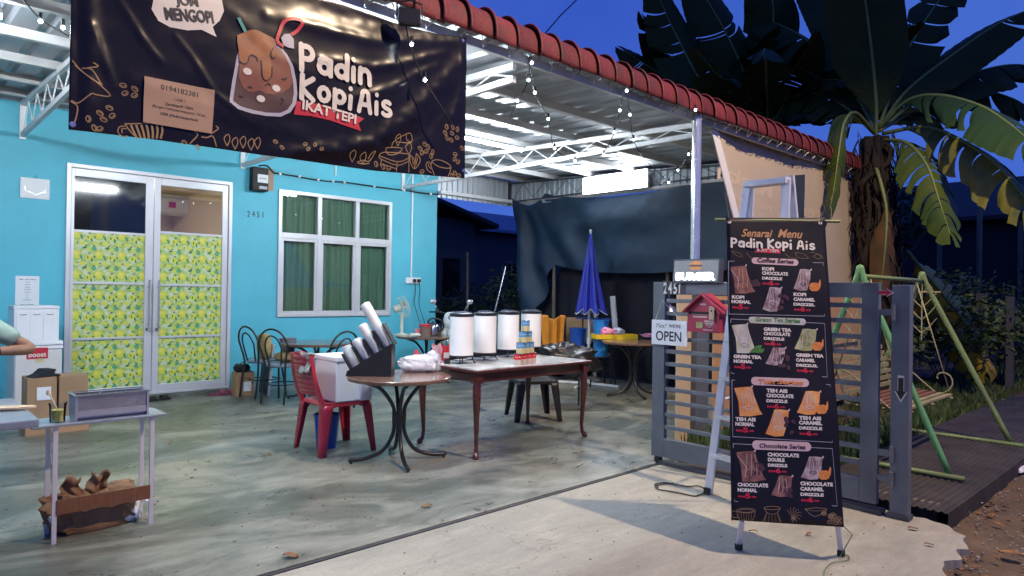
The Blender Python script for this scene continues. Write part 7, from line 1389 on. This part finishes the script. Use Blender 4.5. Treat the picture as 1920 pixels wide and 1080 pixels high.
for px, py, L, lb in ((545, 1044, .09, 'pale dry leaf on the floor at the bottom left of the joint line'), (800, 950, .075, 'dry leaf on the floor near the middle of the joint line'), (503, 853, .06, 'dark dry leaf on the floor left of the red chair'), (318, 832, .06, 'dark dry leaf on the floor right of the narrow table'), (1078, 850, .04, 'tiny dark leaf under the long table right leg'), (1412, 997, .05, 'dry leaf under the menu stand'), (1517, 1002, .05, 'dry leaf just right of the first under the menu stand'), (1712, 992, .06, 'reddish dry leaf on the apron before the gate post'), (1742, 1022, .05, 'dry leaf at the right edge of the apron'), (1352, 1008, .03, 'tiny leaf at the left foot of the menu stand'), (1895, 1040, .12, 'orange dry leaf on the soil at the right')): flat_leaf(px, py, L, lb, .004 if px < 1800 else -.03)
# ------------------------------------------------------------------ banana plants
def banana_leaf(plant, P, width, m, seed, tear=.5, droop=.35, fold=.25, flip=1, name='leaf', upref=None, tip=.12, pet=.10):
    rr = random.Random(seed); Q = smoothpts(P, 12); n_ = len(Q); mb = MB(); acc = [0]
    for a, b in zip(Q, Q[1:]): acc.append(acc[-1]+(b-a).length)
    T = acc[-1]; prev = None; fr = []
    for i, q in enumerate(Q):
        tg = (Q[min(i+1, n_-1)]-Q[max(0, i-1)]).normalized(); up = Vector(upref) if upref else Vector((0, 0, 1)); sd = tg.cross(up)
        if sd.length < .15: sd = prev or tg.orthogonal()
        sd.normalize()
        if prev is not None and sd.dot(prev) < 0: sd = -sd
        if prev is not None: sd = (sd*.5+prev*.5).normalized()
        prev = sd; nr = sd.cross(tg).normalized(); fr.append((q, tg, sd, nr))
    def at(s): 
        s = max(0, min(T*.9999, s)); i = next(k for k in range(n_-1) if acc[k+1] >= s); t = (s-acc[i])/(acc[i+1]-acc[i]+1e-9); a, b = fr[i], fr[i+1]; return [x.lerp(y, t) for x, y in zip(a, b)]
    def wd(f): return width*.5*(min(1, max(0, f-pet+.004)/.24)**.55)*(1-max(0, (f-.55)/.45)**2.2*(1-tip))*(1 if f < .995 else .3)
    for side in (-1, 1):
        f = pet
        while f < .998:
            df = (rr.uniform(.012, .05) if rr.random() < tear*.45 else rr.uniform(.05, .17))*(1.1-tear*.4); f2 = min(.999, f+df); k = max(3, int((f2-f)*64)); torn = rr.random() < tear; lag = T*(rr.uniform(.04, .09) if torn else .06); dr = droop*(rr.uniform(.75, 1.5) if torn else 1); sh = rr.uniform(.72, 1.03) if torn else 1.0
            ncr = 6; vs = []
            for i in range(k+1):
                g = f+(f2-f)*i/k; gg = g+(.004*(1 if i == 0 else -1 if i == k else 0) if torn else 0)
                for j in range(ncr+1):
                    v = j/ncr; c, tg, sd, nr = at(gg*T); L = wd(g)*v*sh; edge_taper = 1-(.25*abs(i/k-.5)*2*v*v if torn else 0)
                    p = c+sd*(side*L*math.cos(fold+dr*v*.6)*edge_taper)+tg*(lag*v*v)-nr*(L*flip*math.sin(fold+dr*v))*1.0+Vector((0, 0, -1))*(L*dr*v*.35)+nr*(.007*math.sin(g*T*42)*v)
                    vs.append(p)
            mb.m(0).add(vs, [(i*(ncr+1)+j, i*(ncr+1)+j+1, (i+1)*(ncr+1)+j+1, (i+1)*(ncr+1)+j) for i in range(k) for j in range(ncr)]); f = f2
    mb.m(1).tube([x[0]+x[3]*.0 for x in fr], [max(.006, .030*(1-acc[i]/T)**.7) for i in range(n_)], 7)
    return obj(name, mb, [m, 'midrib'], plant, world=True, smooth='all')
def PD(*pts): return [RP(x, y, d+.9) for x, y, d in pts]
def PE(*pts): return [RP(*p) for p in pts]
D0 = 10.3; crown = RP(1640, 245, D0+.9); bx_, by_ = RP(1650, 600, D0+.9).x, RP(1650, 600, D0+.9).y
bp = thing('banana_plant', (bx_, by_, -.05), 'big banana plant with a shaggy trunk at the right end of the ridge tiles', 'banana plant')
mb = MB(); mb.grid(lambda u, v: (lambda a, r_: (bx_+(crown.x-bx_)*v+r_*math.cos(a), by_+(crown.y-by_)*v+r_*math.sin(a), -.05+(crown.z-.05)*v))(u*2*PI, .26-.10*v+.03*math.sin(u*40+v*3)+.03*noise.noise((u*7, v*12, 1))), 60, 50); obj('trunk', mb, 'stem_fibre', bp, world=True, smooth='all')
rr = random.Random(77)
for k in range(60):                           # dry sheaths hanging round the trunk
    a = rr.uniform(0, 6.28); z0 = rr.uniform(1.0, crown.z-.1); r0 = .25; L = rr.uniform(.4, 1.2); w_ = rr.uniform(.03, .07); ph = rr.uniform(0, 6); mb = MB()
    mb.grid(lambda u, v: (bx_+(crown.x-bx_)*(z0/crown.z)+(r0+.10*math.sin(v*3)+.03*math.sin(v*9+ph))*math.cos(a+(u-.5)*w_*4+.25*math.sin(v*4+ph)), by_+(crown.y-by_)*(z0/crown.z)+(r0+.10*math.sin(v*3)+.02*math.sin(v*11))*math.sin(a+(u-.5)*w_*4+.25*math.sin(v*4+ph)), z0-L*v), 3, 10); obj('dry_sheath', mb, 'dead_leaf', bp, world=True, smooth='all')
mb = MB()
for k in range(260):
    a = rr.uniform(0, 6.28); z0 = rr.uniform(1.2, crown.z); L = rr.uniform(.3, 1.0); x0, y0 = bx_+(crown.x-bx_)*.9+.26*math.cos(a), by_+(crown.y-by_)*.9+.26*math.sin(a); mb.tube(smoothpts([(x0, y0, z0), (x0+rr.uniform(-.12, .12), y0+rr.uniform(-.12, .12), z0-L*.5), (x0+rr.uniform(-.18, .18), y0+rr.uniform(-.15, .15), z0-L)], 3), .006, 4)
o = obj('dry_strands', mb, 'dead_leaf', bp, world=True); o['kind'] = 'stuff'
camup = (-_f.x, -_f.y, .35)
BL = [
 (PD((1643, 262, D0), (1642, 180, 10.2), (1630, 60, 10.0), (1612, -70, 9.7), (1600, -150, 9.4)), 1.05, 'leaf_shaded', .05, .10, .06, (-.85, -.5, .1), .2),       # broad upright leaf facing us
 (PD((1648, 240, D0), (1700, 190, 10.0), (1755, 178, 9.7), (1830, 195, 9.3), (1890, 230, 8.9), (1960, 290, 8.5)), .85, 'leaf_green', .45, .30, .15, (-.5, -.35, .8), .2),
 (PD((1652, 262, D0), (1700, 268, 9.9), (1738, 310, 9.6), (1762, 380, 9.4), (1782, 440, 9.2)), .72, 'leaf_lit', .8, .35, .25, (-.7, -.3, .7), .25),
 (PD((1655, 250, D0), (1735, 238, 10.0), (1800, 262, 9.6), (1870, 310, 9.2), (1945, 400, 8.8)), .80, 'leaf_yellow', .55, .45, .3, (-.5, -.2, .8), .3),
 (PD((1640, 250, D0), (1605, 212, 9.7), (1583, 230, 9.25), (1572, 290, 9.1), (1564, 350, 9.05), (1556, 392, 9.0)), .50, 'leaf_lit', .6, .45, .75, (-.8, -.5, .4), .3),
 (PD((1650, 240, D0), (1700, 170, 10.6), (1790, 100, 11.0), (1880, 40, 11.3), (1980, 0, 11.5)), .80, 'leaf_shaded', .3, .25, .2, (-.5, -.3, .8), .2),
 (PD((1648, 240, D0), (1690, 120, 10.8), (1740, 30, 11.2), (1800, -50, 11.6)), .85, 'leaf_shaded', .3, .2, .15, (-.6, -.4, .7), .2),
 (PD((1650, 245, D0), (1740, 170, 11.0), (1840, 132, 11.6), (1920, 122, 12.2), (2000, 150, 12.6)), .75, 'leaf_shaded', .6, .5, .3, (-.3, -.2, .9), .2),
 (PD((1648, 245, D0), (1720, 205, 11.2), (1800, 165, 11.8), (1900, 185, 12.2), (1960, 230, 12.4)), .75, 'leaf_shaded', .7, .5, .35, (-.3, -.2, .9), .2),
 (PD((1640, 240, D0), (1600, 170, 10.8), (1555, 110, 11.2), (1490, 60, 11.6), (1420, 30, 12.0)), .9, 'leaf_shaded', .3, .35, .2, (-.5, -.5, .7), .2),
 (PD((1642, 240, D0), (1610, 130, 11.0), (1560, 20, 11.5), (1500, -60, 12)), .85, 'leaf_shaded', .25, .2, .15, (-.6, -.5, .6), .2),
 (PD((1640, 250, D0), (1585, 200, 10.7), (1530, 175, 11.0), (1475, 190, 11.3), (1440, 250, 11.5)), .75, 'leaf_shaded', .5, .5, .4, (-.4, -.4, .8), .2)]
for i, (P, wd_, m, te, dr, fo, up, tp_) in enumerate(BL): banana_leaf(bp, P, wd_, m, 100+i, te, dr, fo, 1, 'leaf', up, tp_)
banana_leaf(bp, PD((1638, 300, 10.0), (1652, 345, 9.9), (1662, 395, 9.85), (1660, 460, 9.8), (1652, 540, 9.8)), .42, 'leaf_orange', 131, .15, .3, .5, 1, 'dead_leaf', (-.8, -.5, .2), .5, .36)
banana_leaf(bp, PD((1700, 470, 10.6), (1740, 520, 11.0), (1790, 580, 11.4), (1830, 640, 11.7), (1850, 700, 11.9)), .95, 'leaf_gold', 133, .95, .45, .2, 1, 'yellow_leaf', (-.8, -.5, .3), .6)
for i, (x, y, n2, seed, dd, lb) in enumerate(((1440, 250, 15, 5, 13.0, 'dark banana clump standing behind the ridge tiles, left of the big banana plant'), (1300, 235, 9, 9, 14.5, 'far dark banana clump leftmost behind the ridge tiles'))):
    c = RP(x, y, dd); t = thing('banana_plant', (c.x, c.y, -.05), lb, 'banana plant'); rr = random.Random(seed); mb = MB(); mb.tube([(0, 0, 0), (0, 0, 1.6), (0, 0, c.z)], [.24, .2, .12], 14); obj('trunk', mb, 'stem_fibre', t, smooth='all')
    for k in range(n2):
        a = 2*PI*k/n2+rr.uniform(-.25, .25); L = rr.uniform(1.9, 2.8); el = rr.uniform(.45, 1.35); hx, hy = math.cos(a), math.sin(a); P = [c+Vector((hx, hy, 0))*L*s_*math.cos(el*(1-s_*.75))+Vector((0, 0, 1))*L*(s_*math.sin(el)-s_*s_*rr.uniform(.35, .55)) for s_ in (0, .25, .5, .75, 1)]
        banana_leaf(t, P, rr.uniform(.65, .85), 'leaf_shaded', seed*50+k, .45, .35, .2, 1, 'leaf')
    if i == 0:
        for P in (PE((1440, 260, dd), (1400, 150, 12.8), (1360, 60, 12.6), (1290, -60, 12.4)), PE((1435, 250, dd), (1360, 190, 12.9), (1260, 150, 12.8), (1170, 95, 12.6)), PE((1440, 240, dd), (1440, 120, 12.9), (1450, 20, 12.7), (1430, -80, 12.5)), PE((1440, 250, dd), (1330, 170, 12.4), (1270, 70, 12.2), (1225, -30, 12))): rr.random(); banana_leaf(t, P, 1.0, 'leaf_shaded', int(P[-1].x*100), .25, .25, .15, 1, 'leaf', (-.6, -.5, .5))
# ------------------------------------------------------------------ black metal platform and swing
pt = thing('metal_platform', (6.5, 1.6, 0), 'dark corrugated metal sheet platform under the green swing', 'platform')
NR = (4.93, 1.24); mb = MB(); xs = []; s_ = 0; y0, y1 = 1.20, 2.12
while y0+s_ < y1: xs += [(y0+s_, 0), (y0+s_+.022, 0), (y0+s_+.028, .008), (y0+s_+.040, .008)]; s_ += .046
vs = [(x, y+((x-4.93)*-.012 if x > 4.93 else 0)+(.25*(1-0) if x > 4.9 and y > 2.0 else 0)*0, .055+d+.012*math.sin(x*.9)) for x in [4.93+k*.35 for k in range(20)] for y, d in xs]; n_ = len(xs); mb.add(vs, [(i*n_+j, i*n_+j+1, (i+1)*n_+j+1, (i+1)*n_+j) for i in range(19) for j in range(n_-1)]); obj('sheet', mb, 'black_zinc', pt, world=True, solid=.003)
mb = MB(); mb.grid(lambda u, v: (4.93+u*6.65, 1.20-.0*v-(u*6.65)*.012-.002, .05-.11*v+.012*math.sin((4.93+u*6.65)*.9)), 20, 2); obj('front_fold', mb, 'black_zinc', pt, world=True, solid=.003)
for k in range(9): mb = MB(); mb.b2((5.1+k*.75, 1.3, -.07), (5.16+k*.75, 2.1, .045)); obj('bearer', mb, 'wood_post', pt, world=True)
sw = thing('garden_swing', (7.0, 2.0, .05), 'green painted garden swing with a slatted seat and scrolled ironwork', 'swing')
def tube_o(nm, P, r_, m, par=sw, sm=3): mb = MB(); mb.tube(smoothpts(P, sm) if sm else P, r_, 10); return obj(nm, mb, m, par, world=True, smooth='all')
zf = .085
def aframe(fx, fz, bxp, top, m):
    tube_o('end_frame', [fx, fx.lerp(top, .5)+Vector((0, 0, .0)), top+Vector((fx-top).normalized())*.12+Vector((0, 0, .0)), top+Vector((0, 0, .03)), top+Vector((bxp-top).normalized())*.12, bxp.lerp(top, .5), bxp], .024, m, sw, 6)
f1, f2 = W(1780, 890, 2, zf), W(1895, 830, 2, zf); t1 = Vector((f1.x-.12, 2.02, 1.60)); t2 = Vector((f2.x-.12, 2.06, 1.60)); r1, r2 = Vector((f1.x-.05, 2.62, zf)), Vector((f2.x-.05, 2.66, zf))
aframe(f1, 0, r1, t1, 'mint_paint'); aframe(f2, 0, r2, t2, 'olive_paint')
tube_o('foot_bar', [f1+Vector((-.02, -.10, -.01)), r1+Vector((0, .10, -.01))], .020, 'olive_paint', sw, 0); tube_o('foot_bar', [f2+Vector((-.02, -.10, -.01)), r2+Vector((0, .10, -.01))], .020, 'olive_paint', sw, 0)
tube_o('top_bar', [t1+Vector((0, 0, -.04)), t2+Vector((0, 0, -.04))], .019, 'olive_paint', sw, 0); tube_o('rear_bar', [r1, r2], .015, 'olive_paint', sw, 0)
for tt in (t1, t2):
    mb = MB(); mb.tube([tt+Vector((0, -.16, -.15)), tt+Vector((0, .16, -.15))], .008, 6); mb.tube([tt+Vector((0, 0, 0)), tt+Vector((0, 0, -.62))], .006, 6)
    for s_ in (-1, 1):
        for zz in (-.30, -.42, -.55): mb.tube(smoothpts([tt+Vector((0, 0, zz)), tt+Vector((0, s_*.06, zz+.06)), tt+Vector((0, s_*.13, zz+.15))]), .005, 5)
        mb.tube(smoothpts([tt+Vector((0, s_*.02, -.15)), tt+Vector((0, s_*.05, -.08)), tt+Vector((0, s_*.09, -.13)), tt+Vector((0, s_*.05, -.15))]), .005, 5)
    obj('scrollwork', mb, 'slat_cream', sw, world=True)
# seat: slats along x, hung from the bar
sx0, sx1 = t1.x+.25, t2.x-.22; sy = 2.0; sz = .50
st = []
for k in range(7): mb = MB(); mb.b2((sx0, sy-.26+k*.065, sz+.004*k), (sx1, sy-.26+k*.065+.042, sz+.004*k+.016)); obj('seat_slat', mb, 'slat_red' if k > 1 else 'slat_cream', sw, world=True)
for k in range(9): z = sz+.06+k*.055; mb = MB(); mb.b2((sx0, sy+.22+k*.020, z), (sx1, sy+.22+k*.020+.014, z+.036)); obj('back_slat', mb, 'slat_cream', sw, world=True)
for x in (sx0+.06, (sx0+sx1)/2, sx1-.06): tube_o('seat_iron', [(x, sy-.28, sz-.015), (x, sy+.20, sz-.01), (x, sy+.24, sz+.05), (x, sy+.40, sz+.56)], .010, 'slat_cream', sw, 4)
for x, tt in ((sx0-.01, t1), (sx1+.01, t2)):
    spiral = [(x, sy-.16+(.02+.013*k)*math.cos(k*.55), sz+.14+(.02+.013*k)*math.sin(k*.55)) for k in range(10)]; tube_o('arm_scroll', spiral+[(x, sy+.15, sz+.24), (x, sy+.34, sz+.30)], .007, 'slat_cream', sw, 3)
    for yy in (sy-.24, sy+.30): tube_o('hanging_rod', [(x, yy, sz+.01+(.2 if yy > sy else 0)), (tt.x+(.22 if tt is t1 else -.18), tt.y, tt.z-.05)], .006, 'slat_cream', sw, 0)
# fence posts of the yard at the far right, litter, lights
for i, (px, py, dd) in enumerate(((1838, 550, 14.0), (1895, 556, 13.5))):
    v = RP(px, py, dd); t = thing('fence_post', (v.x, v.y, -.05), ('left', 'right')[i]+' thin concrete fence post in the dark yard', 'post', 'fence posts in the dark yard'); mb = MB(); mb.b2((-.05, -.05, 0), (.05, .05, v.z+.05)); obj('post', mb, 'wall_far', t)
v = RP(1838, 308, 20); t = thing('bare_pole', (v.x, v.y, 0), 'thin tall pole behind the drooping banana leaves', 'pole'); mb = MB(); mb.tube([(0, 0, 0), (0, 0, v.z)], .06, 8); obj('pole', mb, 'wood_post', t, smooth='all')
v = W(1912, 883, 2, -.03); t = thing('plastic_scrap', v, 'pale blue and white plastic scrap on the soil at the right edge', 'litter'); mb = MB(); lump(mb, (0, 0, .02), (.10, .05, .02), 3.7, 18, 10, .5); obj('scrap', mb, 'bag_poly', t, smooth='all')
v = W(1700, 800, 2, 0)
# overhead wire
t = thing('overhead_wire', RP(1026, 56, 12), 'thin dark overhead wire crossing the sky above the ridge tiles', 'wire'); mb = MB(); mb.tube([RP(930, 170, 11.2), RP(1026, 58, 12), RP(1050, 30, 12.4), RP(1085, -4, 12.9), RP(1200, -120, 15), RP(1900, -900, 40)], .012, 5); obj('wire', mb, 'cable_black', t, world=True)
# ------------------------------------------------------------------ string lights and floodlight
def string_light(pts, bulbs, label, d0, d1):
    n_ = len(pts); P = [RP(x, y, d0+(d1-d0)*i/(n_-1)) for i, (x, y) in enumerate(pts)]; t = thing('string_lights', P[0], label, 'string lights', 'strings of small white bulbs under the roof'); mb = MB(); mb.tube(smoothpts(P, 5), .0045, 5); obj('cable', mb, 'cable_black', t, world=True, smooth='all')
    for x, y in bulbs:
        i = min(range(n_), key=lambda k: abs(pts[k][0]-x)+abs(pts[k][1]-y)); d = d0+(d1-d0)*i/(n_-1); c = RP(x, y, d-.02); mb = MB(); mb.ball(c, .0115, 10); b_ = obj('bulb', mb, 'glow_bulb', t, world=True, smooth='all')
        mb = MB(); mb.tube([c+Vector((0, 0, .018)), c+Vector((0, 0, .05))], .011, 8); obj('socket', mb, 'cable_black', b_, world=True)
string_light([(993, 106), (990, 150), (972, 189), (955, 220)], [(997, 118), (991, 150), (970, 189)], 'string of bulbs falling leftward from the hook nearest the banner', 5.2, 5.8)
string_light([(993, 106), (1003, 174), (1028, 223), (1040, 278), (1078, 302)], [(1003, 174), (1028, 223), (1040, 278), (1078, 302)], 'string of bulbs falling rightward from the hook nearest the banner', 5.2, 7.6)
string_light([(1170, 165), (1162, 207), (1152, 248), (1132, 288)], [(1162, 207), (1152, 248), (1132, 290)], 'string of bulbs falling leftward from the middle hook', 5.9, 7.6)
string_light([(1172, 165), (1181, 215), (1188, 262), (1210, 300), (1254, 342)], [(1175, 170), (1181, 215), (1188, 262), (1254, 342)], 'string of bulbs falling rightward from the middle hook toward the lamp panel', 5.9, 9.0)
string_light([(1305, 206), (1310, 231), (1291, 289), (1271, 319), (1240, 345)], [(1304, 206), (1311, 231), (1291, 289), (1271, 319)], 'string of bulbs falling from the top of the chrome post', 6.9, 9.2)
string_light([(20, -30), (45, 0), (72, 32), (110, 57), (145, 76)], [(76, 40), (118, 52)], 'string of bulbs under the roof at the top left corner', 4.6, 5.0)
string_light([(757, 26), (768, 80), (790, 140), (830, 205), (850, 235)], [(772, 83), (797, 150), (760, 40)], 'string hanging in front of the right part of the black banner', 4.35, 4.55)
v = RP(768, 33, 4.35); t = thing('floodlight', v, 'small black floodlight on a bracket above the black banner', 'floodlight', None, R(-30)); mb = MB(); mb.b2((-.07, -.03, -.05), (.07, .03, .05)); obj('housing', mb, 'black_plastic', t, bevel=.006); mb = MB(); mb.b2((-.06, .031, -.04), (.06, .034, .04)); obj('lens', mb, 'kettle_steel', t); mb = MB(); mb.tube([(-.08, 0, 0), (-.08, 0, .09), (0, 0, .11), (.08, 0, .09), (.08, 0, 0)], .006, 6); obj('bracket', mb, 'black_metal', t)
# ------------------------------------------------------------------ seated person at the left frame edge
E0 = RP(62, 655, 6.0)                          # elbow
print('ELBOW', E0)
px_, py_ = E0.x-.52, E0.y+.10
per = thing('person', (px_, py_, 0), 'person in a pale green striped shirt sitting at the left edge, elbow bent', 'person')
def skin(name, verts, edges, m, root=0, par=per, sub=2):
    me = bpy.data.meshes.new(name); me.from_pydata([v[:3] for v in verts], edges, []); me.materials.append(MATS[m]); o = bpy.data.objects.new(name, me); C.objects.link(o); o.parent = par
    md = o.modifiers.new('skin', 'SKIN'); sv = me.skin_vertices[0].data
    for i, v in enumerate(verts): sv[i].radius = (v[3], v[4] if len(v) > 4 else v[3])
    sv[root].use_root = True; s_ = o.modifiers.new('s', 'SUBSURF'); s_.levels = s_.render_levels = sub; me.update()
    md.use_smooth_shade = True; return o
ex, ey, ez = E0.x-px_, E0.y-py_, E0.z
SH = 1.17; hx_ = -.14                                # sits facing -y (towards the grey table), right shoulder at -x, left shoulder at +x
V = [(0, .0, .50, .16, .13), (0, .02, .70, .14, .11), (0, .01, .95, .17, .11), (0, .0, 1.12, .15, .10), (0, -.01, 1.24, .055), (0, -.03, 1.32, .06),
     (.19, .0, SH, .065), (.34, -.01, 1.04, .052), (ex, ey, ez, .044), (ex-.13, ey-.09, ez+.005, .038), (ex-.26, ey-.15, ez+.005, .028),
     (-.19, .0, SH, .065), (-.28, -.05, .92, .048), (-.20, -.28, .84, .040), (-.06, -.36, .84, .028),
     (.10, -.05, .48, .085), (.12, -.42, .47, .062), (.12, -.44, .10, .045), (.12, -.52, .05, .04), (-.10, -.05, .48, .085), (-.12, -.42, .47, .062), (-.12, -.44, .10, .045), (-.12, -.52, .05, .04)]
skin('body', V, [(0, 1), (1, 2), (2, 3), (3, 4), (4, 5), (3, 6), (6, 7), (7, 8), (8, 9), (9, 10), (3, 11), (11, 12), (12, 13), (13, 14), (0, 15), (15, 16), (16, 17), (17, 18), (0, 19), (19, 20), (20, 21), (21, 22)], 'skin')
skin('shirt', [(0, .0, .52, .175, .15), (0, .02, .70, .165, .135), (0, .01, .95, .185, .13), (0, .0, 1.12, .165, .115), (0, -.01, 1.19, .075), (.19, .0, SH, .085), (.30, -.01, 1.08, .074), (.30+(ex-.30)*.62, ey*.62-.01, 1.05+(ez-1.05)*.55, .070), (-.19, .0, SH, .085), (-.27, -.03, .98, .07)], [(0, 1), (1, 2), (2, 3), (3, 4), (3, 5), (5, 6), (6, 7), (3, 8), (8, 9)], 'shirt')
skin('trousers', [(0, .0, .50, .17, .15), (.10, -.05, .48, .10), (.12, -.42, .475, .078), (.12, -.45, .14, .062), (-.10, -.05, .48, .10), (-.12, -.42, .475, .078), (-.12, -.45, .14, .062)], [(0, 1), (1, 2), (2, 3), (0, 4), (4, 5), (5, 6)], 'trousers')
mb = MB(); lump(mb, (0, -.035, 1.44), (.078, .098, .122), 1, 24, 16, .02); mb.ball((0, -.135, 1.43), .018, 8, (.8, 1.2, 1.3)); [mb.ball((s_*.078, -.03, 1.435), .022, 8, (.5, .8, 1.3)) for s_ in (-1, 1)]; hd = obj('head', mb, 'skin', per, smooth='all')
mb = MB(); [mb.ball((s_*.032, -.122, 1.455), .011, 8) for s_ in (-1, 1)]; obj('eyes', mb, 'print_dark', hd, smooth='all'); mb = MB(); mb.ball((0, -.127, 1.385), .022, 8, (1.2, .4, .35)); obj('mouth', mb, 'print_brown', hd, smooth='all')
mb = MB(); lump(mb, (0, -.01, 1.475), (.085, .10, .10), 2, 24, 16, .05); obj('hair', mb, 'hair', per, smooth='all')
wr = Vector((ex-.235, ey-.138, ez+.005)); mb = MB(); dv = Vector((-.13, -.07, 0)).normalized(); mb.tube([wr-dv*.016, wr+dv*.016], .037, 16); obj('wristwatch', mb, 'black_plastic', per, smooth=True)
def hand(hp, dx, nm):
    dx = Vector(dx).normalized(); sd_ = dx.cross(Vector((0, 0, 1))).normalized(); mb = MB(); mb.box(hp+dx*.045, (.08, .075, .028), M=Matrix((dx, sd_, dx.cross(sd_))).transposed())
    for k, L in enumerate((.062, .072, .068, .052)):
        b = hp+dx*.082+sd_*(-.029+.019*k); mb.tube([b, b+dx*L*.5+Vector((0, 0, -.006)), b+dx*L+Vector((0, 0, -.024))], [.0095, .009, .0075], 8)
    b = hp+dx*.02-sd_*.035; mb.tube([b, b+dx*.03-sd_*.025, b+dx*.06-sd_*.03], [.012, .011, .008], 8); obj(nm, mb, 'skin', per, smooth='all')
hand(Vector(V[10][:3]), (-.5, -.3, 0), 'hand'); hand(Vector(V[14][:3]), (.6, -.3, 0), 'hand')
for s_ in (-.12, .12): mb = MB(); lump(mb, (s_, -.56, .035), (.045, .12, .035), 3, 18, 10, .03); obj('shoe', mb, 'rubber', per, smooth='all')
bentwood(px_+.02, py_+.06, R(-90), 'hoop back chair under the seated person at the left edge')
